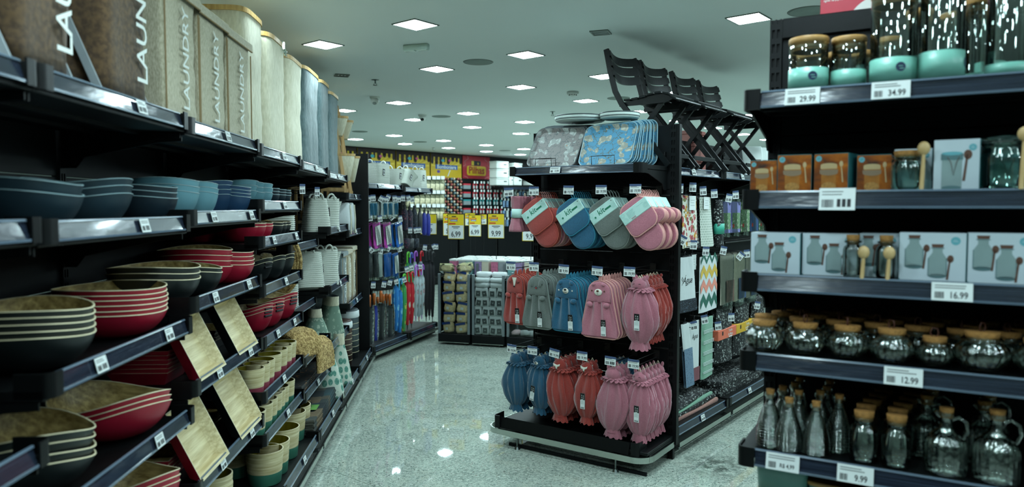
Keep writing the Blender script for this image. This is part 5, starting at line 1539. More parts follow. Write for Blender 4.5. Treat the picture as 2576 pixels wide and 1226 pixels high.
hang('tea_towel', .66, 1.28, .17, .34, SCRIB, 'black and white tea towel with a pale card between lettered and zigzag towels', 'towel', g2, y=.215, seed=13, extra=lambda t: card(t, .075, .11, -.01, .0, y=-.018))
def zigzag(t):
    m = MB(); w = .312
    def zz(z0, th, mi, n=3):
        top = []; bot = []
        for k in range(2 * n + 1):
            x = -w / 2 + w * k / (2 * n); dz = .028 if k % 2 else -.028
            top.append((x, -.0084, z0 + dz + th / 2)); bot.append((x, -.0084, z0 + dz - th / 2))
        m.add(top + bot, [(i, 2 * n + 1 + i, 2 * n + 2 + i, i + 1) for i in range(2 * n)], mi)
    zz(-.015, .03, 2); zz(-.115, .055, 0); zz(-.22, .055, 1); zz(-.33, .06, 2)
    part('zigzag_print', m, [MUST, SALM, DGRN], t)
hang('tea_towel', .855, 1.26, .345, .41, WHITEC, 'white tea towel with yellow, pink and green zigzags', 'towel', g2, seed=14, extra=zigzag, flat=True)
for i, (x, w_, l) in enumerate(((1.19, .27, 'flax coloured wrapped tablecloth with a photo label'), (1.46, .26, 'cream pleated wrapped tablecloth'), (1.75, .26, 'wrapped tablecloth with a blue label half hidden by the jars'))):
    for k in range(3):
        t = thing('wrapped_tablecloth', l if k == 0 else f'{l.split(" with")[0]}, {ORD[k]} on its hook', 'tablecloth', FS.M(x - .03 * k, .16 + .05 * k, 1.25), 'wrapped tablecloths')
        part('cloth', cached(('sheet', w_, .38, 20, 0, .03), lambda: sheet(w_, .38, .03, seed=20)), LINEN2 if i != 1 else CREAM, t)
        part('photo_label', cached(('plab', i), lambda: MB().box(-.04, .12, -.022, -.0195, -.37, -.20)), [PICB if i == 0 else PKP['blue']], t)
        part('film', cached(('sheet', .29, .42, 21, 0, .05), lambda: sheet(.29, .42, .05, seed=21)), FILM, t)
g3 = 'cloths on the lower side hooks'
hang('tea_towel', .17, .79, .15, .42, BLUEF, 'speckled blue tea towel beside the post on the lower row', 'towel', g3, seed=31, y=.15)
def twotone(c, z, dz, w, cx=0.0):
    return lambda t: part('lower_border', MB().grid(lambda u, v: ((u - .5) * w + cx + (.0) * v, -.0088, z - dz * v), 8, 4).grid(lambda u, v: ((.5 - u) * w + cx, .0088, z - dz * v), 8, 4), c, t)
hang('tea_towel', .30, .80, .13, .46, WHITEC, 'white tea towel draped in folds with grey stripes', 'towel', g3, seed=32, y=.19, lean_=.05)
hang('tea_towel', .40, .81, .14, .19, WHITEC, 'white tea towel with a long speckled blue lower half', 'towel', g3, seed=33, lean_=.25, y=.15, flat=True, extra=lambda t: part('lower_border', MB().grid(lambda u, v: ((u - .5) * .14 + .045 + .045 * v, -.0088, -.18 - .28 * v), 6, 6).grid(lambda u, v: ((.5 - u) * .14 + .045 + .045 * v, .0088, -.18 - .28 * v), 6, 6), BLUEF, t))
hang('tea_towel', .605, .80, .19, .35, WHITEC, 'white embroidered tea towel with a wine red hem', 'towel', g3, seed=34, flat=True, extra=lambda t: (twotone(WINE, -.34, .10, .185)(t), part('lettering', MB().text('\u00c1gua', .05, up_at(.0, -.0088, -.11), 0, shear=.3, weight=-.004), INK, t)))
hang('tea_towel', .845, .80, .225, .45, GREENC, 'mint green tea towel with white stripes', 'towel', g3, seed=35, d=.03, flat=True, extra=lambda t: part('stripe_print', (lambda m: [m.box(-.098, .098, -.0170, -.0145, -z - .003, -z) for z in (.09, .10, .11, .17, .18, .19, .25, .26, .27, .33, .34, .35, .40, .41)] and m)(MB()), WHITEC, t))
ORNG = mat('orange_band', (222, 112, 84), .5); YELB = mat('yellow_band', (212, 166, 44), .5)
for i, (x, bnd, l) in enumerate(((1.19, ORNG, 'black patterned tablecloth pack with an orange band'), (1.58, YELB, 'black patterned tablecloth pack with a yellow band'), (1.97, YELB, 'black patterned tablecloth pack half hidden behind a glass jar'))):
    t = thing('tablecloth_pack', l, 'tablecloth', FS.M(x, .17, .83), 'banded tablecloth packs')
    part('cloth', cached(('sheet', .37, .42, 41, 0, .04), lambda: sheet(.37, .42, .04, seed=41)), SCRIB, t)
    k = part('paper_band', MB().box(-.19, .19, -.029, .027, -.235, -.155, 0, c=.004).text('Toalha', .030, up_at(.06, -.0296, -.178), 1, weight=.005).text('de Mesa', .030, up_at(.06, -.0296, -.207), 1, weight=.005).box(-.115, -.09, -.0296, -.029, -.20, -.17, 2).box(.03, .10, -.0296, -.029, -.231, -.222, 1), [bnd, CARD, INK], t)
    for q in range(2):
        t = thing('tablecloth_pack', f'plain black patterned tablecloth pack, {ORD[q]} behind the {["orange-banded", "first yellow-banded", "hidden yellow-banded"][i]} one', 'tablecloth', FS.M(x + .02, .22 + .06 * q, .83), 'banded tablecloth packs')
        part('cloth', cached(('sheet', .37, .42, 41, 0, .04), lambda: sheet(.37, .42, .04, seed=41)), SCRIB, t)
def folded(w, d, h, seed):
    rr = random.Random(seed); m = MB()
    m.grid(lambda u, v: ((u - .5) * w, (v - .5) * d, h + .008 * math.sin(6 * u + seed) + .006 * math.sin(9 * v + seed)), 14, 8)
    n = 14
    for (a, b) in (((-.5, -.5), (.5, -.5)), ((.5, -.5), (.5, .5)), ((.5, .5), (-.5, .5)), ((-.5, .5), (-.5, -.5))):
        def fn(u, v, a=a, b=b):
            X = a[0] + (b[0] - a[0]) * u; Y = a[1] + (b[1] - a[1]) * u
            o = 1 + .02 * math.sin(PI * v)
            zt = h + .008 * math.sin(6 * (X + .5) + seed) + .006 * math.sin(9 * (Y + .5) + seed)
            return (X * w * o, Y * d * o, zt * v)
        m.grid(fn, n, 3)
    return m
zb = .183
PINKF = weave('salmon_cloth', (170, 120, 108), (150, 104, 94), 200)
for (x0, zs, names) in ((.42, zb, (('salmon', PINKF), ('black patterned', SCRIB), ('mint edged', GREENC), ('black patterned top', SCRIB))), (1.32, zb, (('black patterned lower', SCRIB), ('black patterned upper', SCRIB))), (2.2, zb, (('black patterned', SCRIB),))):
    z = zs
    for i, (nm, mm) in enumerate(names):
        hgt = .022 if len(names) > 2 else .05
        single('folded_tablecloth', folded(.80 - .04 * i, .36 - .01 * i, hgt, i + 1), mm, f'folded {nm} tablecloth on the bottom side shelf {["under the tea towels", "under the banded packs", "beside the near jars"][int(x0 > 1) + int(x0 > 2)]}', 'tablecloth', FS.M(x0, .26, z, rz=(i - 1) * 1.5), 'folded tablecloths on the bottom side shelf')
        z += hgt + .004
# ------------------------------------------------------------------ jars, bottles and boxes on the near shelving
GLS = glass('clear_glass', (.97, .995, .985), .012, ior=1.5, boost=1.9)
GLSR = glass('pressed_glass', (.965, .99, .98), .03, bmp=.35, bs=45, ior=1.5, boost=2.8)
GLSB = glass('ripple_glass', (.965, .99, .98), .02, ior=1.5, boost=3.0)
GLST = glass('teal_tinted_glass', (.84, .95, .93), .02, bmp=.25, bs=20, stretch=(1, 1, .2), ior=1.5, boost=1.8)
MINTL = mat('mint_label', (122, 184, 168), .4, var=.03); NAVY = mat('navy_logo_ink', (28, 48, 84), .5); LEATH = mat('brown_leather_cord', (86, 46, 34), .6)
SPOON = streak('pale_wood', (196, 160, 104), (222, 192, 140), (40, 40, 5))
BAML = streak('bamboo_lid', (150, 108, 54), (196, 152, 90), (5, 60, 60))
RS = [z + .022 for z in RZ]
def xr(u, v, y): return FR.at(u, v, y)[0]
def canister(u0, u1, v, y, H, label, band=.45, group='glass canisters on the top jar shelf', logo=True, rz=0):
    xa, xb = xr(u0, v, y), xr(u1, v, y); r = (xb - xa) / 2 * .97
    t = thing('glass_canister', label, 'canister', FR.M((xa + xb) / 2, y, RS[0], rz), group)
    part('glass_body', MB().lathe([(0, .002), (r * .93, .002), (r * .98, .010), (r, .03), (r, H - .012), (r * .985, H)], 40).lathe([(r * .94, .012), (r * .96, .03), (r * .96, H - .012)], 40), GLS, t)
    part('lid', MB().lathe([(r * .9, H - .025), (r * .94, H - .004), (r * 1.02, H - .001), (r * 1.03, H + .004), (r * 1.02, H + .012), (r * .98, H + .015), (0, H + .015)], 40), BAML, t)
    part('seal', MB().lathe([(r * .955, H - .018), (r * .965, H - .014), (r * .955, H - .010)], 40), mat('clear_seal', (170, 150, 110), .4), t)
    lb = MB().lathe([(r + .0008, .008), (r + .0012, .008), (r + .0012, H * band), (r + .0008, H * band)], 40)
    part('label_band', lb, MINTL, t)
    if logo:
        L_ = MB()
        a = -PI / 2 + .35
        M_ = Matrix.Rotation(a + PI / 2, 4, 'Z') @ Matrix.Translation((0, -r - .0016, H * band * .62)) @ UP
        L_.lathe([(0, 0), (.013, 0)], 20, 0, mtx=M_)
        L_.box(-.003, .009, -.0004, -.0002, -.006, -.004, 1, mtx=Matrix.Rotation(a + PI / 2, 4, 'Z') @ Matrix.Translation((0, -r - .0017, H * band * .62)))
        L_.box(-.006, .006, -.0004, -.0002, .001, .003, 1, mtx=Matrix.Rotation(a + PI / 2, 4, 'Z') @ Matrix.Translation((0, -r - .0017, H * band * .62)))
        part('logo', L_, [NAVY, MINTL], t)
    return t
canister(1983, 2085, 180, .085, .148, 'small glass canister with a mint band at the shelf corner', .47)
canister(2089, 2180, 180, .12, .145, 'second small glass canister with a mint band', .42, logo=False)
canister(2186, 2309, 180, .09, .255, 'tall glass canister with a mint band beside the small ones', .30)
canister(2308, 2428, 180, .09, .30, 'tallest glass canister with a mint band above the 34.99 tag', .28, rz=60)
canister(2424, 2490, 180, .22, .24, 'glass canister set back behind the tall ones', .16, logo=False)
canister(2476, 2600, 150, .11, .33, 'tall glass canister at the photo edge', .12, logo=False)
for i, (u0, u1, y, H) in enumerate(((2000, 2070, .21, .125), (2080, 2135, .25, .13), (2140, 2200, .25, .125), (2200, 2270, .26, .16), (2275, 2345, .28, .24), (2360, 2430, .29, .22), (2450, 2530, .30, .27))):
    canister(u0, u1, 180, y, H, f'glass canister in the back row of the top jar shelf, {ORD[i]} from the shelf corner', .3, logo=False)
def pop_text():
    m = MB().box(-.105, .115, -.07, .07, 0, .34, 0, c=.002)
    for k, s in enumerate(('Descubra o prazer de uma viagem no', 'tempo, com nossa Pipoqueira Retr\u00f4,', 'viagem ao passado, onde a divers\u00e3o e o sabor', 'tigela de pipoca!')):
        m.text(s, .0105, up_at(-.095, -.0706, .165 - .016 * k), 1, align='LEFT', shear=.2, weight=.004)
    m.lathe([(0, 0), (.11, 0)], 24, 2, mtx=Matrix.Translation((.10, -.0703, .035)) @ UP @ Matrix.Diagonal((1, .75, 1, 1)), a0=PI * .25, a1=PI)
    return m
part('shelf', cached(('board', 1.2, .36), lambda: board_mesh(1.2, .36)), BLACK, RB, Matrix.Translation((.03, RD + .03, 2.235)))
xb_ = FR.at(2067, 30, RD + .14)[0]
t = thing('carton', 'red printed carton standing on top of the jar shelving', 'box', FR.M(xb_ + .105, RD + .17, 2.236))
part('carton_body', pop_text(), [mat('red_carton', (184, 34, 56), .45), CARD, mat('pale_print', (214, 210, 204), .5)], t)

# ---- second shelf: boxes and clip jars
def photo_orange():
    m, nt, b = nodes_of('amber_photo_print')
    nz = N(nt, 'TexNoise', Scale=9.0, Detail=4.0, Distortion=.8); nt.links.new(coords(nt, (1, 1, 2)), nz.inputs['Vector'])
    nt.links.new(ramp(nt, nz.outputs[0], [(.3, lin((70, 48, 40))), (.45, lin((150, 78, 24))), (.6, lin((196, 112, 30))), (.75, lin((150, 84, 36)))]), b.inputs['Base Color'])
    b.inputs['Roughness'].default_value = .3
    return m
AMB = photo_orange(); TEALP = mat('teal_carton_side', (52, 118, 122), .4); WCART = mat('white_carton', (214, 228, 236), .35, var=.03); LOGO = mat('aqua_logo_ink', (110, 184, 196), .5)
GRAINP = mat('grain_print', (186, 134, 66), .5, var=.3, vs=150); JARP = mat('grey_jar_print', (150, 172, 172), .4, var=.1, vs=12); JARE = mat('jar_edge_print', (96, 130, 134), .4); LIDP = mat('wood_lid_print', (206, 178, 130), .5); WOODP = mat('brown_spoon_print', (104, 72, 58), .5); AMBL = mat('amber_jar_print', (176, 112, 40), .4, var=.25, vs=30)
def ellipse(m, cx, cz, rx, rz_, y, mi, n=20): m.add([(cx + rx * math.cos(2 * PI * k / n), y, cz + rz_ * math.sin(2 * PI * k / n)) for k in range(n)], [list(range(n))], mi)
def quad(m, x0, x1, z0, z1, y, mi): m.add([(x0, y, z0), (x1, y, z0), (x1, y, z1), (x0, y, z1)], [(0, 1, 2, 3)], mi)
def amber_print(w, h):
    m = MB(); y = -.0006
    jx, jw = -w * .06, w * .27
    quad(m, jx - jw * .8, jx + jw * .8, h * .05, h * .60, y, 0); ellipse(m, jx, h * .5, jw, h * .07, y - .0002, 1); quad(m, jx - jw, jx + jw, h * .52, h * .58, y - .0003, 1)
    ellipse(m, jx, h * .14, jw * .8, h * .12, y - .0004, 2); quad(m, jx - jw * .9, jx + jw * .9, h * .60, h * .70, y - .0005, 3); ellipse(m, jx, h * .70, jw * .9, h * .05, y - .0006, 3)
    ellipse(m, w * .30, h * .72, w * .055, h * .075, y - .0007, 3); m.add([(w * .29, y - .0007, h * .66), (w * .32, y - .0007, h * .66), (w * .37, y - .0007, h * .25), (w * .33, y - .0007, h * .25)], [(0, 1, 2, 3)], 3)
    ellipse(m, -w * .36, h * .87, w * .09, w * .09, y - .0008, 4); quad(m, -w * .40, -w * .33, h * .855, h * .865, y - .001, 5); quad(m, -w * .39, -w * .31, h * .885, h * .895, y - .001, 5)
    return m
def amber_box(u0, u1, y, H, label, rz=0, d=.10):
    xa, xb = xr(u0, 440, y), xr(u1, 440, y); w = xb - xa
    t = thing('jar_carton', label, 'box', FR.M((xa + xb) / 2, y, RS[1], rz), 'amber jar cartons')
    part('carton_body', MB().box(-w / 2, w / 2, 0, d, 0, H, 0, c=.0015), TEALP, t)
    fr = part('front_print', MB().box(-w / 2 + .001, w / 2 - .001, -.0004, .0, .002, H - .002), AMB, t)
    part('jar_picture', amber_print(w, H), [AMBL, mat('clip_print', (150, 126, 100), .5), GRAINP, LIDP, LOGO, TEALP], t)
amber_box(1887, 1955, .05, .100, 'amber jar carton at the shelf corner')
amber_box(1956, 2041, .045, .114, 'amber jar carton, second from the shelf corner', 3)
amber_box(2046, 2135, .045, .114, 'amber jar carton showing its teal side', -10)
amber_box(2155, 2243, .07, .108, 'amber jar carton behind the cork jar', 0)
def white_print(w, h, both=True, clip=False):
    m = MB(); y = -.0006
    def bottle(cx, cz, s):
        ellipse(m, cx, cz + .012 * s, .022 * s, .006 * s, y, 1); quad(m, cx - .022 * s, cx + .022 * s, cz + .012 * s, cz + .062 * s, y, 0)
        m.add([(cx - .022 * s, y, cz + .062 * s), (cx + .022 * s, y, cz + .062 * s), (cx + .012 * s, y, cz + .078 * s), (cx + .012 * s, y, cz + .09 * s), (cx - .012 * s, y, cz + .09 * s), (cx - .012 * s, y, cz + .078 * s)], [(0, 1, 2, 3, 4, 5)], 0)
        quad(m, cx - .016 * s, cx + .016 * s, cz + .089 * s, cz + .091 * s, y - .0002, 1)
        m.add([(cx - .013 * s, y - .0003, cz + .092 * s), (cx + .013 * s, y - .0003, cz + .092 * s), (cx + .015 * s, y - .0003, cz + .101 * s), (cx - .015 * s, y - .0003, cz + .101 * s)], [(0, 1, 2, 3)], 2)
        quad(m, cx - .023 * s, cx - .021 * s, cz + .012 * s, cz + .062 * s, y - .0002, 1); quad(m, cx + .021 * s, cx + .023 * s, cz + .012 * s, cz + .062 * s, y - .0002, 1)
    def spoon(cx, cz, s):
        ellipse(m, cx, cz, .0075 * s, .010 * s, y - .0003, 2); m.add([(cx - .003 * s, y - .0003, cz), (cx + .001 * s, y - .0003, cz), (cx - .004 * s, y - .0003, cz - .055 * s), (cx - .009 * s, y - .0003, cz - .055 * s)], [(0, 1, 2, 3)], 2)
    if clip:
        quad(m, -w * .32, w * .12, h * .03, h * .62, y, 0); ellipse(m, -w * .1, h * .06, w * .22, h * .04, y - .0002, 1)
        quad(m, -w * .34, w * .14, h * .60, h * .72, y - .0002, 1); ellipse(m, -w * .1, h * .73, w * .23, h * .035, y - .0003, 3)
        m.tube([(-w * .2, y - .001, h * .66), (-w * .12, y - .001, h * .55), (-w * .06, y - .001, h * .30), (w * .0, y - .001, h * .55), (w * .06, y - .001, h * .66)], .0008, 5, 2)
        spoon(w * .24, h * .70, 1.3)
    else:
        s = h / .135
        bottle(-w * .27, h * .20, s); bottle(w * .08, h * .02, s); spoon(-w * .085, h * .68, s * 1.05); spoon(w * .27, h * .47, s * 1.05)
    ellipse(m, w * .34, h * .84, min(w, h) * .085, min(w, h) * .085, y, 3); quad(m, w * .30, w * .38, h * .825, h * .832, y - .0003, 4); quad(m, w * .31, w * .36, h * .85, h * .857, y - .0003, 4)
    return m
def white_box(k, u0, u1, v, y, H, label, group, clip=False, rz=0, d=.11, pr=True):
    xa, xb = xr(u0, v, y), xr(u1, v, y); w = xb - xa - .002
    t = thing('jar_carton', label, 'box', FR.M((xa + xb) / 2, y, RS[k], rz), group)
    part('carton_body', MB().box(-w / 2, w / 2, 0, d, 0, H, 0, c=.0015), WCART, t)
    part('teal_edge', MB().box(-w / 2 - .0006, -w / 2 + .003, -.0006, d, .0, .004).box(w / 2 - .001, w / 2 + .0006, -.0006, d, .002, H - .002), TEALP, t)
    if pr: part('jar_picture', white_print(w, H, True, clip), [JARP, JARE, WOODP, LOGO, WCART], t)
white_box(1, 2248, 2346, 430, .09, .122, 'white jar carton behind the cork jar with spoon', 'white jar cartons', pr=True, clip=True)
white_box(1, 2347, 2466, 430, .04, .140, 'tall white jar carton picturing a clip jar', 'white jar cartons', clip=True, rz=-2)
white_box(1, 2470, 2620, 430, .13, .132, 'white jar carton behind the big teal jar', 'white jar cartons', clip=True)
def spoon_mesh(L=.12):
    m = MB(); m.tube([(0, 0, 0), (.002, 0, L * .5), (.003, 0, L * .8)], .0058, 8, rs=[.006, .0055, .0045])
    m.lathe([(0, -1)] + [(math.sin(PI * k / 8), -math.cos(PI * k / 8)) for k in range(1, 8)] + [(0, 1)], 16, mtx=Matrix.Translation((.003, 0, L * .92)) @ Matrix.Diagonal((.016, .010, .019, 1)))
    return m
def jar(name, k, x, y, r, H, neck, gm, label, group, lid='cork', spoon=None, ribs=0, lip=True, cat='jar', prof=None, loop=False, lidr=None, rib_amp=.03):
    t = thing(name, label, cat, FR.M(x, y, RS[k]), group)
    P = prof or [(0, .003), (r * .85, .003), (r, .014), (r, H * .72), (r * .93, H * .80), (neck, H * .86), (neck, H * .97), (neck + .003, H * .985), (neck + .003, H)]
    wp = (lambda a, rr_, z: (rr_ * (1 + rib_amp * math.cos(ribs * a) * (1 if .06 * H < z < .84 * H else 0)), z)) if ribs else None
    n = 40 if not ribs else max(64, ribs * 4)
    part('glass_body', cached((name, round(r, 3), round(H, 3), round(neck, 3), ribs), lambda: MB().lathe(P, n, 0, warp=wp).lathe([(q * .95, z + .004) for q, z in P[1:]], n, 0, warp=wp)), gm, t)
    if lid == 'cork':
        lr = lidr or neck * .97
        part('cork_lid', cached(('cork', round(lr, 3), round(H, 3)), lambda: MB().lathe([(0, H - .012), (lr * .92, H - .012), (lr, H + .002), (lr * 1.06, H + .014), (lr * 1.03, H + .016), (0, H + .016)], 32)), CORK, t)
    if lip: part('glass_lip', cached(('lip', round(neck, 3), round(H, 3)), lambda: MB().lathe([(neck, H - .008), (neck + .006, H - .006), (neck + .007, H - .002), (neck + .001, H)], 40)), gm, t)
    if loop: part('leather_loop', cached(('lloop', round(H, 3)), lambda: MB().tube([(.004, 0, H + .014), (.012, .002, H + .026), (.006, .002, H + .040), (-.006, 0, H + .038), (-.009, 0, H + .024), (-.001, 0, H + .014)], .0018, 6)), LEATH, t, Matrix.Rotation(loop, 4, 'Z'))
    if spoon: part('wooden_spoon', cached(('spoon', spoon[3]), lambda: spoon_mesh(spoon[3])), SPOON, t, Matrix.Translation(spoon[:3]))
    return t
y = .055
xa, xb = xr(2240, 450, y), xr(2326, 450, y)
jar('spice_jar', 1, (xa + xb) / 2, y, (xb - xa) / 2, .098, (xb - xa) / 2 * .82, GLST, 'teal tinted glass jar with a cork lid and wooden spoon', 'clip jars', spoon=((xb - xa) * .42, -.042, .002, .125))
xa, xb = xr(2467, 450, .055), xr(2585, 450, .055)
t = jar('spice_jar', 1, (xa + xb) / 2, .07, (xb - xa) / 2, .128, (xb - xa) / 2 * .88, GLST, 'big teal tinted clip jar with a glass lid and wooden spoon', 'clip jars', lid=None, spoon=((xb - xa) * .33, -.068, .002, .155))
part('glass_lid', MB().lathe([(.055, .128), (.060, .132), (.058, .140), (.03, .146), (0, .147)], 36), GLST, t)
part('wire_clip', MB().tube([(-.06, -.01, .115), (-.062, -.02, .13), (0, -.064, .128), (.062, -.02, .13), (.06, -.01, .115)], .0015, 6), STEEL, t)
# ---- third shelf
for i, (u0, u1, v, yy, H, l) in enumerate(((1888, 2014, 640, .05, .128, 'white bottle-set carton at the shelf corner'), (2017, 2158, 650, .06, .128, 'white bottle-set carton, second from the shelf corner'), (2160, 2262, 650, .08, .130, 'white bottle-set carton behind the corked bottles'), (2260, 2432, 660, .045, .135, 'white bottle-set carton above the 16.99 tag'), (2433, 2606, 660, .045, .137, 'white bottle-set carton at the photo edge'))):
    white_box(2, u0, u1, v, yy, H, l, 'white bottle-set cartons', d=.1)
for u, l, sx in ((2145, 'small corked glass bottle with a hollow wooden spoon', .036), (2229, 'small corked glass bottle with a round wooden spoon', .0)):
    yy = .035; x = xr(u, 650, yy); r = .027
    jar('glass_bottle', 2, x, yy, r, .110, .017, GLS, l, 'corked bottles with spoons', cat='bottle', spoon=(sx * .6 + .006, -.030, .002, .082), lidr=.017)
# ---- fourth shelf: ribbed jars
def squat(r, H): return [(0, .003), (r * .55, .003), (r * .66, .008), (r * .90, H * .33), (r, H * .52), (r * .93, H * .70), (r * .66, H * .86), (r * .62, H * .93), (r * .68, H)]
for i, (u0, u1, yy) in enumerate(((1876, 1970, .05), (1976, 2076, .055), (2078, 2186, .055), (2186, 2302, .05), (2302, 2402, .06), (2398, 2546, .06), (2548, 2690, .06))):
    x0, x1 = xr(u0, 860, yy), xr(u1, 860, yy); r = (x1 - x0) / 2; H = r * 1.48 if i < 5 else r * 1.42
    jar('ribbed_jar', 3, (x0 + x1) / 2, yy, r, H, r * .66, GLSR, f'ribbed squat glass jar with a cork lid, {ORD[i]} from the shelf corner in front', 'ribbed cork jars', ribs=18, prof=squat(r, H), loop=.7 * i + .3 if i else None, lidr=r * .60)
for row, yy in enumerate((.155, .255, .34)):
    for i in range(7):
        r = .058; x = -.005 + .108 * i + .035 * row
        if x > .75: continue
        jar('ribbed_jar', 3, x, yy, r, r * 1.48, r * .66, GLSR, f'ribbed squat glass jar, {ORD[i]} from the corner in the {["second", "third", "fourth"][row]} row', 'ribbed cork jars', ribs=18, prof=squat(r, r * 1.48), loop=.9 * i + row, lidr=r * .60)
# ---- fifth shelf: bottles, jars, cruets
def beehive(r, H):
    P = [(0, .003), (r * .9, .003)]
    for k in range(57):
        q = k / 56; rr = r * (1 - .62 * q ** 2.6)
        P.append((rr + .0017 * math.cos(k * PI / 2), .01 + q * H * .74))
    P += [(r * .34, H * .80), (r * .33, H * .94), (r * .44, H * .97), (r * .45, H)]
    return P
def bottle(u, v, yy, r, H, label, x=None):
    x = xr(u, v, yy) if x is None else x
    jar('ripple_bottle', 4, x, yy, r, H, r * .40, GLSB, label, 'ripple glass bottles', cat='bottle', prof=beehive(r, H), lidr=r * .30, lip=False)
for i, (u, yy, H) in enumerate(((1936, .055, .168), (1984, .04, .152), (2052, .045, .150))): bottle(u, 1100, yy, .040, H, f'rippled glass bottle with a cork, {ORD[i]} from the shelf corner in front')
for i, (u, yy) in enumerate(((1968, .13), (1998, .20), (2008, .10), (2010, .28), (2062, .13), (2078, .20), (2110, .11), (2085, .30))): bottle(u, 1080, yy, .040, .165, f'rippled glass bottle with a cork, {ORD[i]} of those standing behind')
def milk(r, H): return [(0, .003), (r * .92, .003), (r, .012), (r, H * .68), (r * .9, H * .75), (r * .66, H * .80), (r * .62, H * .84), (r * .62, H * .97), (r * .70, H)]
for i, (u, yy) in enumerate(((2172, .05), (2254, .05))):
    jar('storage_jar', 4, xr(u, 1130, yy), yy, .040, .138, .026, GLS, ['plain glass jar with a cork beside the rippled bottles', 'plain glass jar with a cork beside the handled cruets'][i], 'plain cork jars', prof=milk(.040, .138), lidr=.026)
    for k in range(4):
        jar('storage_jar', 4, xr(u, 1130, .05) + .012 * k, .13 + .085 * k * .9, .040, .138, .026, GLS, f'plain glass jar in the shade, {ORD[k]} behind the {["first", "second"][i]} front one', 'plain cork jars', prof=milk(.040, .138), lidr=.026)
def cruet(u, yy, s, label, x=None):
    r = .054 * s; H = .175 * s
    P = [(0, .003), (r * .93, .003), (r, .012), (r, H * .46), (r * .93, H * .56), (r * .62, H * .66), (r * .30, H * .74), (r * .27, H * .93), (r * .36, H * .96), (r * .36, H)]
    x = xr(u, 1150, yy) if x is None else x
    t = jar('glass_cruet', 4, x, yy, r, H, r * .34, GLSR, label, 'handled glass cruets', cat='cruet', prof=P, lidr=r * .32, ribs=20, rib_amp=.02, lip=False)
    part('handle', cached(('crh', s), lambda: MB().tube([(r * .27, 0, H * .90), (r * .55, 0, H * .95), (r * .88, 0, H * .88), (r * .95, 0, H * .74), (r * .80, 0, H * .62), (r * .62, 0, H * .585)], .0055, 8)), GLSR, t)
    part('spout', cached(('crs', s), lambda: MB().tube([(-r * .27, 0, H * .93), (-r * .5, 0, H * 1.0)], .006, 8)), GLSR, t)
cruet(2378, .06, 1.0, 'glass cruet with a cork and handle beside the plain jars')
cruet(2506, .06, 1.06, 'glass cruet with a cork and handle near the photo edge')
for i, (x_, yy) in enumerate(((.455, .19), (.60, .20), (.47, .30), (.62, .31))): cruet(0, yy, 1.0, f'glass cruet in the shade, {ORD[i]} of those standing behind', x=x_)
# ---- lowest visible shelf: glass boxes with wooden lids
BOXG = mat('teal_frosted_container', (96, 146, 140), .25, var=.08)
for i, (u0, u1, yy, z) in enumerate(((1896, 2036, .06, .0), (2028, 2200, .07, -.02), (2200, 2390, .07, -.02))):
    xa, xb = xr(u0, 1200, yy), xr(u1, 1200, yy); w = xb - xa; zt_ = .828 - .045 * (i > 0)
    H = .10
    zz_ = zt_ - H - .012
    n = 2
    for q in range(3):
        zq = zz_ - (.115) * q
        if zq < RS[5] - .02: continue
        zq = max(zq, RS[5] + .001) if q == 2 else zq
        t = thing('lidded_container', f'teal glass container with a bamboo lid, {["top", "second", "third"][q]} of the {ORD[i]} stack under the bottles', 'container', FR.M((xa + xb) / 2, yy + .06, zq), 'lidded containers under the bottles')
        part('container_body', loft(MB(), [(0, w * .44, .055, 0, 0, 6), (H, w * .48, .065, 0, 0, 6)], 32), BOXG, t)
        part('bamboo_lid', loft(MB(), [(H, w * .50, .07, 0, 0, 6), (H + .012, w * .50, .07, 0, 0, 6)], 32, cap1=True), BAML, t)
# ------------------------------------------------------------------ far bays of the long run: baskets, rugs, mats
def rope_secs(w, d, h, flare=0.0, pinch=0.0, lean_=0.0, rows=18, p=4.0):
    S = []
    for k in range(rows * 4 + 1):
        q = k / (rows * 4)
        b = .0026 * math.cos(k * PI / 2)
        wx = w / 2 * (1 + flare * q - pinch * math.sin(PI * q)); dy = d / 2 * (1 + flare * .6 * q - pinch * math.sin(PI * q) - .25 * max(0, q - .6))
        S.append((h * q, wx + b, dy + b, lean_ * q * q, 0, p))
    return S
def rope_basket(F, x, y, z, w, d, h, label, group, rz=0, flare=.1, pinch=.05, lean_=0.0, ry=0, rx=0, tag=True, seed=1, ring=False, p=4.0):
    t = thing('rope_basket', label, 'basket', F.M(x, y, z - (DROP if F is FL else 0), rz, rx=rx, ry=ry), group)
    S = rope_secs(w, d, h, flare, pinch, lean_, p=p)
    part('rope_body', loft(MB(), S, 36, 0, jit=.012, seed=seed), ROPEW, t)
    wx = S[-1][1]
    for sg in (-1, 1):
        part('handle', MB().tube([(lean_ + sg * wx * (.95 + .06 * math.sin(PI * k / 8)), -.032 * math.cos(PI * k / 8), h - .01 + .045 * math.sin(PI * k / 8)) for k in range(9)], .008, 8), ROPEW, t)
    if tag: part('cloth_label', MB().box(-.022, .022, -.0012, .0012, -.035, .035, 0).box(-.016, .016, -.0018, -.0012, -.028, .02, 1).box(-.011, .011, -.0022, -.0018, -.020, .012, 0), [INK, CARD], t, Matrix.Translation((lean_ * .3 - w * .12, -S[len(S) // 2][2] - .002, h * .58)) @ Matrix.Rotation(.15, 4, 'Y'))
    return t
gB = 'white rope baskets on the long run'
def xl(u, v, y): return FL.at(u, v, y)[0]
zA = 1.446 + .022; zB = .99 + .022
rope_basket(FL, -2.25, .40, 1.382, .26, .22, .26, 'shaded rope basket beside the small dark bowls', gB, rz=20, flare=.12)
rope_basket(FL, -1.72, .24, zA, .24, .20, .26, 'upright white rope basket hanging open beside the fabric bins', gB, rz=28, flare=-.35, pinch=.0, lean_=-.02)
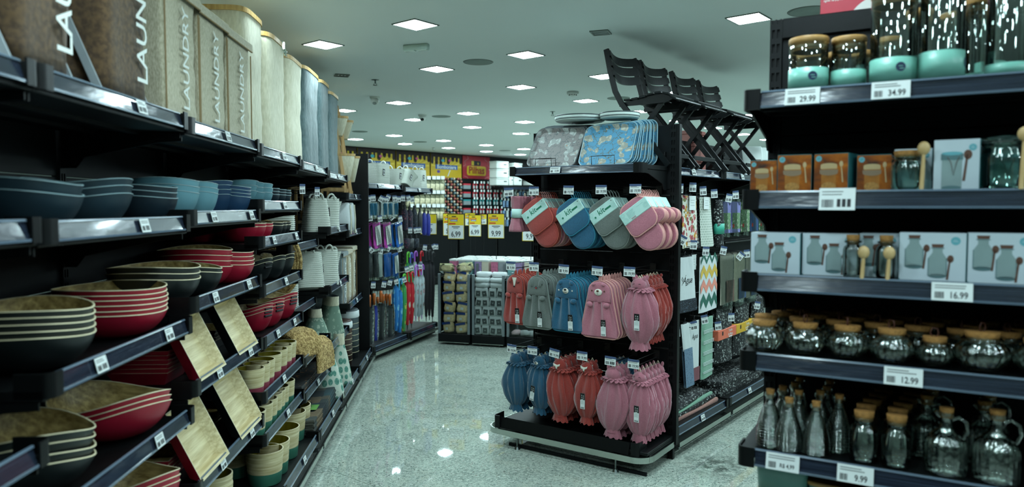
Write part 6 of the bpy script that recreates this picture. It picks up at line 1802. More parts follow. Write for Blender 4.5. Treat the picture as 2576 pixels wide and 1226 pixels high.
rope_basket(FL, -1.38, .24, zA, .26, .20, .26, 'white rope basket with a black label on the upper basket shelf', gB, rz=35, flare=.10)
rope_basket(FL, -1.10, .26, zA, .24, .18, .24, 'flared white rope basket with a curled handle on the upper shelf', gB, rz=30, flare=.28, pinch=.22)
rope_basket(FL, -2.2, .40, .942, .28, .22, .24, 'shaded rope basket beside the round jute rug', gB, rz=25, flare=.1)
rope_basket(FL, -1.80, .28, zB, .26, .22, .28, 'leaning white rope basket on the lower basket shelf', gB, rz=20, ry=18, flare=.0)
rope_basket(FL, -1.42, .24, zB, .25, .20, .29, 'tall white rope basket on the lower basket shelf', gB, rz=35, ry=6, flare=.12)
rope_basket(FL, -1.10, .27, zB, .24, .18, .27, 'flared white rope basket beside the grey laundry box', gB, rz=32, flare=.26, pinch=.22)
def jute():
    m, nt, b = nodes_of('braided_jute')
    co = coords(nt, (1, 1, 1))
    wv = N(nt, 'TexNoise', Scale=45.0, Detail=3.0); nt.links.new(co, wv.inputs['Vector'])
    nz = N(nt, 'TexNoise', Scale=120.0, Detail=2.0); nt.links.new(co, nz.inputs['Vector'])
    ad = N(nt, 'Math', operation='ADD'); nt.links.new(wv.outputs[0], ad.inputs[0]); nt.links.new(nz.outputs[0], ad.inputs[1])
    h2_ = N(nt, 'Math', operation='MULTIPLY'); h2_.inputs[1].default_value = .5; nt.links.new(ad.outputs[0], h2_.inputs[0])
    nt.links.new(ramp(nt, h2_.outputs[0], [(.42, lin((120, 94, 52))), (.52, lin((176, 146, 90))), (.62, lin((206, 178, 122)))]), b.inputs['Base Color'])
    b.inputs['Roughness'].default_value = .95; bump(nt, b, ad.outputs[0], .5, .012)
    return m
JUTE = jute()
t = thing('jute_rug', 'large round braided jute rug hanging behind the wavy bowls', 'rug', FLM(-2.68, .43, 1.30, rz=6, sc_=.88), None)
part('braid', (lambda m: [m.lathe([(.02 * k, -.007), (.02 * k + .01, -.014), (.02 * k + .02, -.007)], 48, mtx=Matrix.Rotation(PI / 2, 4, 'Y')) for k in range(15)] and m.lathe([(0, .006), (.3, .006)], 48, mtx=Matrix.Rotation(PI / 2, 4, 'Y')))(MB()), JUTE, t)
part('rim_braid', MB().tube([(0, .31 * math.cos(2 * PI * k / 40), .31 * math.sin(2 * PI * k / 40)) for k in range(40)], .014, 8, closed=True), JUTE, t)
part('paper_label', MB().box(-.013, -.011, -.16, -.04, .17, .24), CARD, t)
def jute_form(pts, w, th=.034):
    """a braided mat bent along pts (y, z), w wide, with rounded thick edges"""
    m = MB(); n = len(pts) - 1
    def C(q):
        f = q * n; i = min(int(f), n - 1); return Vector((0, *pts[i])).lerp(Vector((0, *pts[i + 1])), f - i)
    def fn(u, v):
        c = C(u); d = C(min(1, u + .03)) - C(max(0, u - .03)); d.normalize(); nr = Vector((0, -d.z, d.y))
        x, o = sup(2 * PI * v, w / 2, th / 2, 4.0)
        br = .0022 * math.sin(52 * PI * v) + .002 * math.sin(46 * PI * u + 20 * v)
        return tuple(c + Vector((x + .015 * math.sin(7 * u), 0, 0)) + nr * (o + br))
    m.grid(lambda v, u: fn(u, v), 72, 40, wrap=True)
    for u in (0, 1): m.add([fn(u, k / 72) for k in range(72)], [list(range(72))])
    return m
single('jute_mat', jute_form([(-.10, -.055), (-.085, .03), (-.04, .085), (.03, .10), (.10, .075), (.17, .03), (.22, .02)], .24, .05), JUTE, 'folded jute mat curling over the shelf beside the handled red bowls', 'mat', FLM(-2.55, .22, .72, rz=-30), 'folded jute mats')
single('jute_mat', jute_form([(-.085, -.14), (-.075, -.05), (-.06, .02), (-.02, .06), (.05, .055), (.14, .03), (.2, .02)], .30, .04), JUTE, 'folded jute mat drooping over the shelf edge above the dark doormats', 'mat', FLM(-2.30, .15, .655, rz=-10), 'folded jute mats')
DM = {'paw': scribble('dark_orange_mat_print', (28, 30, 30), (150, 98, 44), 14, .55, .60), 'stripe': None}
def plaid():
    m, nt, b = nodes_of('teal_patchwork_print')
    co = coords(nt, (1, 1, 1)); ck = N(nt, 'TexVoronoi', Scale=13.0, distance='CHEBYCHEV', Randomness=.3); nt.links.new(co, ck.inputs['Vector'])
    sx = N(nt, 'SeparateColor'); nt.links.new(ck.outputs['Color'], sx.inputs[0])
    nt.links.new(ramp(nt, sx.outputs[0], [(.2, lin((22, 34, 38))), (.45, lin((36, 70, 76))), (.6, lin((26, 46, 50))), (.9, lin((98, 84, 62)))]), b.inputs['Base Color']); b.inputs['Roughness'].default_value = .9
    return m
PLAID = plaid()
def mats_stack(x, y, z, w, d, n, matl, desc, group, rz=0, letters=False):
    for i in range(n):
        o = thing('doormat', f'dark {desc} doormat, {frm(n - 1 - i, n)} of its pile', 'doormat', FLM(x, y, z + i * .016, rz + (i % 2)), group)
        part('pile_face', cached(('dmat', w, d), lambda: folded(w, d, .012, 2)), matl, o)
        if letters and i == n - 1:
            part('letter_print', MB().box(-.02, .08, -.12, .02, .0185, .019, 1).text('B', .09, Matrix.Translation((.0, -.12, .020)) @ Matrix.Rotation(PI / 2, 4, 'Z'), 0, weight=.02).box(-.17, -.04, -.2, -.06, .0185, .019, 2).text('E', .11, Matrix.Translation((-.1, -.13, .020)) @ Matrix.Rotation(PI / 2, 4, 'Z'), 0, weight=.02), [INK, mat('tan_letter_patch', (150, 122, 82), .9), mat('lime_letter_patch', (96, 150, 66), .9)], o)
mats_stack(-2.36, .33, .425, .80, .36, 4, DM['paw'], 'orange printed', 'doormats on the lower mat shelf')
mats_stack(-2.36, .30, .183, .86, .46, 6, PLAID, 'teal patchwork', 'doormats on the bottom mat shelf', letters=True)
mats_stack(-2.3, .36, .652, .70, .30, 2, DM['paw'], 'shaded orange', 'doormats under the jute mats')
def leafbag(name, base, leaf, edge, s):
    m, nt, b = nodes_of(name)
    co = coords(nt, (s, s, s * .72)); vo = N(nt, 'TexVoronoi', Scale=1.0, Randomness=.35); nt.links.new(co, vo.inputs['Vector'])
    v2 = N(nt, 'TexNoise', Scale=70.0); nt.links.new(coords(nt, (1, 1, 1)), v2.inputs['Vector'])
    f = ramp(nt, vo.outputs[0], [(.42, (1, 1, 1)), (.45, (0, 0, 0))])
    lf = mixc(nt, ramp(nt, v2.outputs[0], [(.45, (0, 0, 0)), (.6, (1, 1, 1))]), lin(leaf), lin(edge))
    nt.links.new(mixc(nt, f, lin(base), lf), b.inputs['Base Color']); b.inputs['Roughness'].default_value = .9
    return m
LEAFT = leafbag('teal_leaf_canvas', (190, 200, 186), (74, 128, 114), (110, 156, 140), 22.0); LEAFS = leafbag('sage_fern_canvas', (112, 138, 122), (166, 182, 162), (112, 138, 122), 26.0)
def bag(x, y, z, w, d, h, fab, label, rz=0, lean_=0.0, seed=1):
    t = thing('canvas_basket', label, 'basket', FLM(x, y, z, rz), 'leaf print canvas baskets')
    S = []
    for k in range(13):
        q = k / 12
        S.append((h * .78 * q, w / 2 * (1 - .30 * q), d / 2 * (1 - .55 * q ** 1.5), lean_ * q * q, 0, 3.2))
    part('canvas_body', loft(MB(), S, 36, 0, jit=.02, seed=seed), fab, t)
    l = S[-1]
    C_ = []
    for k in range(7):
        q = k / 6; C_.append((l[0] + h * .22 * q, l[1] * (1.03 - .02 * q) + .002 * (k % 2), l[2] * (1.04 - .12 * q) + .002 * (k % 2), lean_ + lean_ * .5 * q, 0, 3.0))
    part('cuff', loft(MB(), C_, 36, 0, cap0=False, seed=seed, jit=.01), CREAM, t)
    part('inside', loft(MB(), [(C_[-1][0] - .05, l[1] * .9, l[2] * .85, lean_ * 1.3, 0, 3.0), (C_[-1][0], l[1] * .98, l[2] * .9, lean_ * 1.5, 0, 3.0)], 30, 0), GREYL, t)
bag(-1.68, .26, .557, .28, .22, .30, LEAFS, 'sage fern print basket leaning on the upper basket shelf', rz=25, lean_=.03, seed=3)
bag(-1.30, .22, .557, .30, .22, .36, LEAFS, 'taller sage fern print basket beside the cylinder hampers', rz=30, lean_=-.03, seed=4)
bag(-1.78, .16, .183, .34, .24, .40, LEAFT, 'white canvas basket with teal leaves on the bottom shelf', rz=25, lean_=.04, seed=5)
bag(-1.36, .15, .183, .30, .22, .43, LEAFT, 'taller white canvas basket with teal leaves beside the first', rz=25, lean_=.0, seed=6)
# last bay: ladder shelves, folded bins, laundry boxes, cylinder hampers
WOODL = streak('ladder_pine', (170, 134, 82), (204, 170, 116), (50, 50, 4))
def ladder(x, y, z, label, rz=0):
    t = thing('ladder_shelf', label, 'ladder shelf', FLM(x, y, z, rz, sc_=(1.0, 1.0, 1.17)), 'wooden ladder shelves')
    w = .20
    for sg in (-1, 1):
        part('post', MB().add([(sg * w / 2 - .012, -.02, 0), (sg * w / 2 + .012, -.02, 0), (sg * w / 2 + .012, .012, 0), (sg * w / 2 - .012, .012, 0), (sg * w / 2 * .72 - .012, .10, .72), (sg * w / 2 * .72 + .012, .10, .72), (sg * w / 2 * .72 + .012, .128, .72), (sg * w / 2 * .72 - .012, .128, .72)], [(0, 1, 5, 4), (1, 2, 6, 5), (2, 3, 7, 6), (3, 0, 4, 7), (0, 3, 2, 1), (4, 5, 6, 7)]), WOODL, t)
        part('rear_post', MB().box(sg * w / 2 - .01, sg * w / 2 + .01, .20, .22, 0, .45), WOODL, t)
        part('side_bar', MB().box(sg * w / 2 - .008, sg * w / 2 + .008, .0, .21, .05, .075), WOODL, t)
    part('top_bow', MB().tube([(-w / 2 * .72, .115, .70), (-w / 2 * .6, .118, .74), (0, .12, .75), (w / 2 * .6, .118, .74), (w / 2 * .72, .115, .70)], .012, 8), WOODL, t)
    part('rung', MB().box(-w / 2, w / 2, -.016, .008, .03, .055), WOODL, t)
    for zz, hh in ((.13, .20), (.48, .14)):
        o = zz / .72 * .12
        b = part('fabric_bin', loft(MB(), [(zz, w * .36, .07, 0, o + .01, 5), (zz + hh, w * .50, .10, 0, o - .01, 5)], 28, 0, jit=.01, seed=int(zz * 100)), CREAM, t)
        part('bin_hoop', loft(MB(), [(zz + hh - .008, w * .505, .103, 0, o - .01, 5), (zz + hh + .01, w * .515, .105, 0, o - .01, 5)], 28, 0, cap0=False), WOODL, b)
zC = 1.724 + .022
ladder(-.68, .17, zC, 'wooden ladder shelf with cream bins beside the grey-blue hampers', 12)
ladder(-.36, .17, zC, 'wooden ladder shelf with cream bins beside the end panel', 12)
def folded_bin(x, y, z, label):
    t = thing('folded_bin', label, 'storage bin', FLM(x, y, z, 18), 'folded fabric bins')
    part('shell', loft(MB(), [(0, .075, .14, 0, 0, 5), (.14, .078, .14, 0, 0, 5), (.27, .072, .13, 0, 0, 4), (.29, .06, .12, 0, 0, 4)], 32, 0, jit=.02, seed=int(x * -100), cap1=True), WHITEC, t)
    part('fold_edge', MB().tube([(.03, -.14, .0), (.032, -.142, .14), (.03, -.135, .27), (.02, -.125, .285)], .005, 6).tube([(-.06, -.136, .0), (-.062, -.138, .14), (-.055, -.13, .27)], .005, 6), CREAM, t)
zD = 1.387 + .022
folded_bin(-.72, .26, zD, 'folded white fabric bin beside the rope baskets'); folded_bin(-.46, .26, zD, 'folded white fabric bin beside the end panel')
zE = .727 + .022
box_hamper(FL, -.90, -.62, .17, zE, .50, .30, GREYL, 'grey linen LAUNDRY box beside the rope baskets', .085, 'laundry boxes in the last bay', seed=11, tz=.22)
box_hamper(FL, -.61, -.34, .17, zE, .505, .30, LINEN, 'beige LAUNDRY box between the grey one and its twin', .085, 'laundry boxes in the last bay', seed=12, tz=.24)
box_hamper(FL, -.33, -.03, .17, zE, .52, .30, LINEN, 'beige LAUNDRY box beside the end panel', .085, 'laundry boxes in the last bay', seed=13, tz=.26)
def cyl_hamper(x, y, r, h, c, label):
    t = thing('cylinder_hamper', label, 'laundry hamper', FLM(x, y, .183), 'cylinder hampers in the last bay')
    m = MB().lathe([(0, 0), (r, 0), (r, h * .84)], 40)
    part('slat_wall', m, c, t)
    g = MB()
    for k in range(6): g.lathe([(r + .0005, h * .12 * (k + 1) - .002), (r + .0015, h * .12 * (k + 1)), (r + .0005, h * .12 * (k + 1) + .002)], 40)
    part('thread_lines', g, RIMW, t, kind='stuff')
    part('liner_cuff', MB().lathe([(r + .002, h * .84), (r + .006, h * .86), (r + .004, h * .97), (r - .006, h * .98)], 40), WHITEC, t)
    part('lid', MB().lathe([(r - .006, h * .97), (r - .004, h), (r - .012, h + .006), (0, h + .008)], 40), c, t)
cyl_hamper(-.68, .24, .115, .42, streak('dark_bamboo', (58, 38, 32), (84, 58, 48), (60, 60, 4)), 'dark brown bamboo cylinder hamper with a white cuff')
cyl_hamper(-.30, .24, .125, .47, streak('grey_bamboo', (54, 62, 66), (78, 88, 92), (60, 60, 4)), 'dark grey bamboo cylinder hamper beside the end panel')
# two hooks with tickets and a shaded wooden rack in the rope basket bay
for u, v in ((763, 481), (800, 487)):
    x, z = FL.at(u, v, .16); add_hook(BAYS[4 if x < XB[5] else 5], x - (XB[4] if x < XB[5] else XB[5]), .55, z, .38, tw=.04, th=.06, rz=-50)
t = thing('wooden_rack', 'shaded wooden rack at the back above the rope baskets', 'rack', FLM(-1.4, .46, 1.47))
for xx in (-.22, 0, .22): part('post', MB().box(xx - .012, xx + .012, -.01, .01, 0, .38), WOODL, t)
for zz in (.05, .33): part('rail', MB().box(-.22, .22, -.012, .008, zz, zz + .025), WOODL, t)

# ------------------------------------------------------------------ umbrella shelving goods
def xu(u, v, y): return FU.at(u, v, y)
gU = 'white rope baskets on the umbrella shelving'
zu = 1.85 + .022
def ux(u, y=.22, v=440): return FU.at(u, v, y)[0]
rope_basket(FU, ux(952), .24, zu, .30, .20, .235, 'big white rope basket with a black emblem on the umbrella shelving', gU, flare=.04, pinch=0, p=6)
rope_basket(FU, ux(1003), .27, zu, .26, .18, .20, 'white rope basket behind the slumped one', gU, flare=.0, p=5)
rope_basket(FU, ux(1022, .16), .18, zu - .01, .22, .14, .21, 'slumped white rope basket bending sideways', gU, flare=.2, pinch=.2, ry=24, lean_=.06)
rope_basket(FU, ux(1056), .24, zu - .022, .22, .18, .24, 'white rope basket at the open end of the umbrella shelving', gU, flare=-.12, p=5)
def uhook(u, v, r=0, L=.30, y=.14):
    x, z = FU.at(u, v, y)
    b = 0 if x < UB[1] else 1
    add_hook(UBAY[b], x - UB[b], y + L, z, L, tw=.05, th=.065, tilt=r, seed=int(u) % 3, rz=-48)
    return x, z
for b in range(2):
    for z in (1.70, 1.42, 1.12, .80): part('cross_bar', cached('ubar', lambda: MB().tube([(.0, 0, 0), (.86, 0, 0)], .007, 8)), WIRE, UBAY[b], Matrix.Translation((0, .44, z)))
for u, v, r in ((926, 503, 0), (938, 501, -3), (958, 503, 30), (970, 506, 8), (975, 500, 25), (992, 502, -5), (1002, 504, 2), (1013, 501, 3), (1027, 501, -14), (1036, 504, -6)): uhook(u, v, r)
for u, v, r in ((930, 551, -8), (955, 553, -8), (983, 549, -40), (1006, 553, -8), (1031, 582, 0), (1045, 582, -12), (1054, 581, -4)): uhook(u, v, r)
for u, v, r in ((932, 631, -40), (957, 633, 12), (975, 627, 20), (1004, 629, -15), (1068, 625, 10), (1091, 623, -25), (1097, 623, 0)): uhook(u, v, r)
for u, v, r in ((938, 720, 4), (965, 718, 10), (980, 713, 15), (996, 710, -12), (1016, 706, -18), (1023, 680, -12), (1034, 675, -10), (1056, 672, 8)): uhook(u, v, r)
SKYB = mat('bright_blue_plastic', (36, 104, 190), .3, var=.1); MAGE = mat('magenta_plastic', (176, 62, 156), .3, var=.12); TEALD = mat('teal_pack_label', (24, 92, 122), .4); ROYAL = mat('royal_blue_nylon', (32, 44, 140), .5)
GREYD = mat('charcoal_pack', (48, 52, 56), .4, var=.2); FOILG = scribble('silver_glitter_print', (168, 170, 166), (230, 234, 230), 90, .48, .56); NAVYF = scribble('navy_flower_nylon', (18, 22, 40), (120, 60, 76), 40)
def upack(x, y, z, w, h, d, face, front, label, group, tilt=0, rz=0):
    t = thing('hanging_pack', label, 'pack', FU.M(x, y, z, rz, ry=tilt), group)
    part('pack_body', cached(('upk', w, h, d), lambda: sheet(w, h, d, bow=.004, seed=3)), face, t)
    if front: part('front_print', cached(('upf', w, h), lambda: MB().grid(lambda u, v: ((u - .5) * w * .62, -d / 2 - .008, -h * (.10 + .78 * (1 - v))), 2, 2)), front, t)
    part('film', cached(('ufm', w, h, d), lambda: sheet(w * 1.1, h * 1.12, d * 1.5, bow=.004, seed=4)), FILM, t)
for i, (u, w, n) in enumerate(((931, .13, 1), (940, .13, 2), (965, .14, 4), (978, .14, 1), (993, .15, 2))):
    for k in range(n):
        x, z = FU.at(u, 508, .15)
        upack(x, .15 + .045 * k, z, w, .165, .03, WHITEC, TEALD, f'white cloth pack with a teal label, {ORD[k]} on the {ORD[i]} hook of the top row', 'white cloth packs with teal labels')
for i, (u, c, fr_, l, n) in enumerate(((946, MAGE, FOILG, 'magenta pack with a silver glitter front near the end panel', 3), (972, MAGE, FOILG, 'magenta pack with a silver glitter front beside the blue one', 2), (1002, SKYB, FOILG, 'bright blue pack with a silver glitter front', 2))):
    for k in range(n):
        x, z = FU.at(u, 562, .15)
        upack(x - .02 * k, .15 + .04 * k, z, .19, .27, .02, c, fr_, l if k == 0 else f'{l.split(" with")[0]} pack hanging {ORD[k]} behind the {["first", "second", "third"][i]} glitter front'.replace('pack pack', 'pack'), 'glitter packs', tilt=-9)
for i, (u, c, l) in enumerate(((928, GREYD, 'charcoal pack next to the end panel'), (936, GREYD, 'second charcoal pack beside the end panel'), (945, GREYD, 'third charcoal pack with a yellow sticker'), (958, PAKW, 'clear pack with a white card between charcoal and blue'), (972, SKYB, 'bright blue pack beside the white card pack'), (980, SKYB, 'middle bright blue pack on its row'), (993, SKYB, 'bright blue pack with a white face'))):
    x, z = FU.at(u, 638, .15)
    upack(x, .15 + .02 * (i % 2), z, .10 if i < 3 else .15, .26, .025, c, PAKW if i == 6 else None, l, 'small rain wear packs', tilt=-6 if i > 3 else -3)
def fold_umb(u, v, h, r, m_, label):
    x, z = FU.at(u, v, .18)
    t = thing('folded_umbrella', label, 'umbrella', FU.M(x, .18, z), 'compact umbrellas')
    part('canopy', loft(MB(), [(-h, r * .7, r * .6, 0, 0, 2), (-h * .9, r, r * .8, 0, 0, 2.5), (-h * .3, r, r * .8, 0, 0, 2.5), (-.04, r * .6, r * .5, 0, 0, 2)], 20, 0, jit=.1, seed=int(u)), m_, t)
    part('handle', MB().cyl(0, 0, -.05, -.0, r * .35, 10), INK, t); part('strap', MB().tube([(0, 0, -.01), (.006, 0, .04), (0, 0, .06), (-.006, 0, .04), (0, 0, -.01)], .003, 6), INK, t)
for i, (u, v, m_, l) in enumerate(((1018, 518, NAVYF, 'compact umbrella with a dark red flower print'), (1030, 520, NAVYF, 'second compact umbrella with a dark flower print'), (1042, 518, SCRIBN, 'compact navy umbrella with tiny flowers'), (1056, 525, GREYD, 'compact charcoal umbrella in clear wrap'), (1067, 528, ROYAL, 'compact royal blue umbrella'), (1077, 530, ROYAL, 'second compact royal blue umbrella'))):
    fold_umb(u, v, .30 + .02 * (i > 3), .045 if i < 3 else .035, m_, l)
for i, u in enumerate((1022, 1033, 1046)): fold_umb(u, 592, .16, .045, [NAVYF, GREYD, SCRIBN][i], f'short dark compact umbrella under the flower ones, {ORD[i]} from the packs')
def long_umb(u, v, y, h, r, canopy, handle, label, group, crook=False, tip=None, wrap=False, straight=.13):
    x, z = FU.at(u, v, y)
    t = thing('long_umbrella', label, 'umbrella', FU.M(x, y, z), group)
    if crook:
        pts = [(.0, 0, -.14), (0, 0, -.05)]
        for k in range(9):
            a = PI * k / 8; pts.append((.035 - .035 * math.cos(a), 0, -.05 + .035 * math.sin(a)))
        pts.append((.07, 0, -.08))
        part('handle', MB().tube(pts, .010, 8), handle, t)
    else:
        part('handle', MB().lathe([(0, 0), (.016, -.002), (.019, -.03), (.016, -straight), (0, -straight)], 14), handle, t)
        part('cord', MB().tube([(0, 0, -.005), (-.006, 0, .06), (0, 0, .09), (.006, 0, .06), (0, 0, -.005)], .002, 5), INK, t)
    S = []
    n = 36; L_ = 12; vs = []
    for k in range(L_ + 1):
        q = k / L_; rr = r * (.42 + .58 * math.sin(PI * (.25 + .55 * (1 - q))) if q > .0 else .5) * (1 - .55 * q ** 2)
        for i in range(n):
            a = 2 * PI * i / n; f = 1 + .14 * math.cos(8 * a + 2 * q); vs.append((rr * f * math.cos(a), rr * f * math.sin(a), -straight - .01 - h * q))
    part('canopy', MB().add(vs, [(k * n + i, k * n + (i + 1) % n, (k + 1) * n + (i + 1) % n, (k + 1) * n + i) for k in range(L_) for i in range(n)] + [list(range(n))], 0, True), canopy, t)
    part('ferrule', MB().cyl(0, 0, -straight - h - .07, -straight - h, .004, 8, r1=.008), tip or INK, t)
    if wrap: part('film', MB().lathe([(r * .9, -straight + .02), (r * 1.1, -straight - .1), (r * .8, -straight - h * .9)], 20), FILM, t)
ORW = mat('orange_wood', (176, 92, 36), .35, var=.15); gL = 'long umbrellas with wooden handles'
for i, (u, v, m_) in enumerate(((929, 742, GREYD), (941, 738, ROYAL), (950, 747, ROYAL), (958, 732, INK), (964, 740, NAVYF), (972, 739, NAVYF), (980, 740, GREYD), (989, 735, GREYD))):
    long_umb(u, v, .17 + .05 * (i % 3), .58, .055, m_, ORW, f'long dark umbrella with an orange wooden handle, {ORD[i]} from the end panel', gL, wrap=True)
KIDB = leafbag('blue_cartoon_nylon', (40, 118, 186), (130, 190, 210), (60, 140, 200), 14.0); KIDG = leafbag('green_nylon_print', (60, 150, 80), (200, 200, 90), (40, 120, 60), 14.0); KIDR = leafbag('red_white_nylon_print', (192, 40, 50), (214, 212, 206), (216, 180, 80), 13.0); FLW = leafbag('pale_flower_nylon', (176, 192, 196), (120, 140, 130), (190, 150, 160), 16.0)
HC = {'lime': mat('lime_plastic', (96, 190, 60), .3), 'red': mat('red_plastic', (190, 24, 40), .3), 'blue': mat('violet_blue_plastic', (86, 96, 190), .3), 'violet': mat('violet_plastic', (164, 92, 196), .3), 'sky': mat('sky_plastic', (70, 160, 200), .3)}
gK = 'long bright umbrellas'
for i, (u, v, c, hc, hgt, l) in enumerate(((995, 690, KIDB, 'sky', .52, 'long blue children umbrella with a sky blue crook'), (1004, 700, KIDB, 'sky', .50, 'second long blue children umbrella with a white tag'), (1014, 688, KIDG, 'lime', .56, 'long green children umbrella with a lime crook'), (1024, 680, KIDR, 'red', .52, 'long red and white umbrella with a red crook'), (1034, 682, KIDR, 'red', .50, 'second long red and white umbrella'), (1045, 665, FLW, 'violet', .50, 'long pale flowered umbrella with a violet tip'), (1053, 668, FLW, 'red', .50, 'second long pale flowered umbrella with a red tip'), (1060, 664, FLW, 'violet', .50, 'third long pale flowered umbrella'))):
    long_umb(u, v, .16, hgt, .042, c, HC[hc], l, gK, crook=True, tip=HC[hc] if i > 4 else None)
for i, (u, v, hc) in enumerate(((1024, 632, 'lime'), (1032, 634, 'blue'), (1043, 630, 'violet'), (1058, 630, 'red'))):
    long_umb(u, v, .19, .46, .03, FLW if i > 1 else KIDG, HC[hc], ['long umbrella with a lime green crook on the upper rail', 'long umbrella with a blue crook on the upper rail', 'long umbrella with a violet crook on the upper rail', 'long umbrella with a red crook on the upper rail'][i], gK, crook=True)
for i, (u, v) in enumerate(((1071, 628), (1079, 627), (1087, 632))):
    long_umb(u, v, .17, .72, .034, INK, INK, f'long black umbrella with a black crook, {ORD[i]} from the bright ones', 'long black umbrellas', crook=True)
# ------------------------------------------------------------------ clear bins in the middle of the hall
_b = ground(1102, 866, 0.0)
FB = Frame(_b.x, _b.y, 107.0)
ALU = mat('grey_aluminium', (132, 142, 146), .4, .6); ACRYL = glass('acrylic_pane', (.98, .995, .99), .03, ior=1.3, boost=1.0)
BW = .40
def bin_(x, label, d=.40, H=.84, y=0.0):
    t = thing('dump_bin', label, 'display bin', FB.M(x, y, 0), 'clear dump bins')
    part('plinth', MB().box(0, BW, 0, d, .03, .13, c=.004), BLACK, t)
    part('foot_rail', MB().box(.01, BW - .01, -.012, -.004, .028, .036), CHROME, t)
    for xx, yy in ((0, 0), (BW - .03, 0), (0, d - .03), (BW - .03, d - .03)): part('corner_post', cached('bpost', lambda: MB().box(0, .03, 0, .03, 0, .71, c=.003)), ALU, t, Matrix.Translation((xx, yy, .13)))
    part('pane', MB().box(.03, BW - .03, .008, .012, .14, .80), ACRYL, t); part('pane', MB().box(.008, .012, .03, d - .03, .14, .80), ACRYL, t); part('pane', MB().box(BW - .012, BW - .008, .03, d - .03, .14, .80), ACRYL, t)
    part('back_board', MB().box(.03, BW - .03, d - .012, d - .004, .14, .80), BLACK2, t)
    for xx in (.08, BW - .08): part('foot', MB().cyl(xx, .06, 0, .03, .012, 10), STEEL, t)
    return t
bin_(.0, 'clear bin of beige bath sponges'); bin_(.425, 'clear bin of white sock packs'); bin_(.85, 'clear bin half hidden behind the fox-faced towels')
SPONGE = mat('beige_sponge', (226, 204, 158), .95, var=.18, vs=40, bmp=.6, bs=90); BLABEL = mat('blue_label', (32, 62, 128), .4)
def sponge_mesh(k):
    r = random.Random(k); return loft(MB(), [(0, .062, .03, 0, 0, 3), (.03, .07, .038, 0, 0, 3.4), (.09, .068, .036, .004, 0, 3.4), (.12, .058, .03, 0, 0, 3)], 22, 0, cap1=True, jit=.04, seed=k)
for c in range(2):
    for r in range(6):
        for q in range(1):
            n = r * 2 + c
            rz = (-14, 8, 12, -6)[n % 4]
            t = thing('bath_sponge', f'wrapped beige bath sponge, {ORD[r]} from the bottom of the {["outer", "inner"][c]} column', 'sponge', FB.M(.115 + .165 * c, .075, .14 + r * .122, rz, ry=(r % 3 - 1) * 9), 'wrapped bath sponges in the bin')
            part('sponge', cached(('spg', n % 3), lambda: sponge_mesh(n % 3)), SPONGE, t)
            part('blue_label', cached('spl', lambda: MB().box(-.06, .06, -.045, -.042, .095, .122).box(-.02, .015, -.043, -.040, .03, .06, 1)), [BLABEL, CARD], t)
for i, (x, y) in enumerate(((.11, .10), (.28, .12), (.2, .28))):
    t = thing('bath_sponge', f'wrapped beige bath sponge heaped on top of the bin, {ORD[i]} from the aisle', 'sponge', FB.M(x, y, .875, 30 * i, rx=70), 'wrapped bath sponges in the bin')
    part('sponge', cached(('spg', i), lambda: sponge_mesh(i)), SPONGE, t); part('film', MB().box(-.075, .075, -.046, .046, -.01, .13), FILM, t)
SOCKL = mat('charcoal_label', (64, 72, 72), .5)
def sock(): return loft(MB(), [(0, .04, .018, 0, 0, 4), (.035, .045, .024, 0, 0, 4), (.10, .044, .022, 0, 0, 4), (.115, .04, .016, 0, 0, 4)], 18, 0, cap1=True, jit=.04, seed=2)
for r in range(5):
    for c in range(4):
        rz = ((r * 7 + c * 5) % 11 - 5) * 2
        t = thing('sock_pack', f'white sock pack with a charcoal label, row {["one", "two", "three", "four", "five"][r]} from below, {ORD[c]} from the sponge bin', 'sock pack', FB.M(.425 + .07 + .087 * c, .05, .135 + r * .108, 0, ry=rz), 'white sock packs in the bin')
        part('socks', cached('sock', sock), WHITEC, t); part('label', cached('sockl', lambda: MB().box(-.027, .027, -.0275, -.0255, .02, .082).add([(-.012, -.028, .06), (0, -.028, .045), (.012, -.028, .06), (.009, -.028, .06), (0, -.028, .05), (-.009, -.028, .06)], [(0, 1, 4, 5), (1, 2, 3, 4)], 1)), [SOCKL, CARD], t)
for i in range(6):
    t = thing('sock_bundle', f'folded white sock bundle, {ORD[i]} of those heaped on the sock bin', 'sock pack', FB.M(.53 + .19 * (i % 2), .10 + .05 * (i // 4), .685 + .06 * (i // 2), rz=10 * (i % 3) - 10), 'folded sock bundles')
    part('socks', cached('sbun', lambda: loft(MB(), [(0, .085, .06, 0, 0, 4), (.03, .092, .066, 0, 0, 4), (.055, .082, .055, 0, 0, 4)], 24, 0, cap1=True, jit=.06, seed=5)), WHITEC, t)
for i in range(3):
    single('slipper', loft(MB(), [(0, .045, .10, 0, 0, 2.5), (.03, .048, .11, 0, 0, 2.5), (.06, .035, .06, 0, .04, 2.2), (.065, .02, .03, 0, .05, 2)], 24, 0, cap1=True), WHITEC if i else mat('pale_pink_felt', (206, 178, 180), .9), f'pale slipper in the third bin, {ORD[i]} from the sock bin', 'slipper', FB.M(.93 + .11 * i, .13, .135, 40 * i, rx=-12), 'slippers in the third bin')
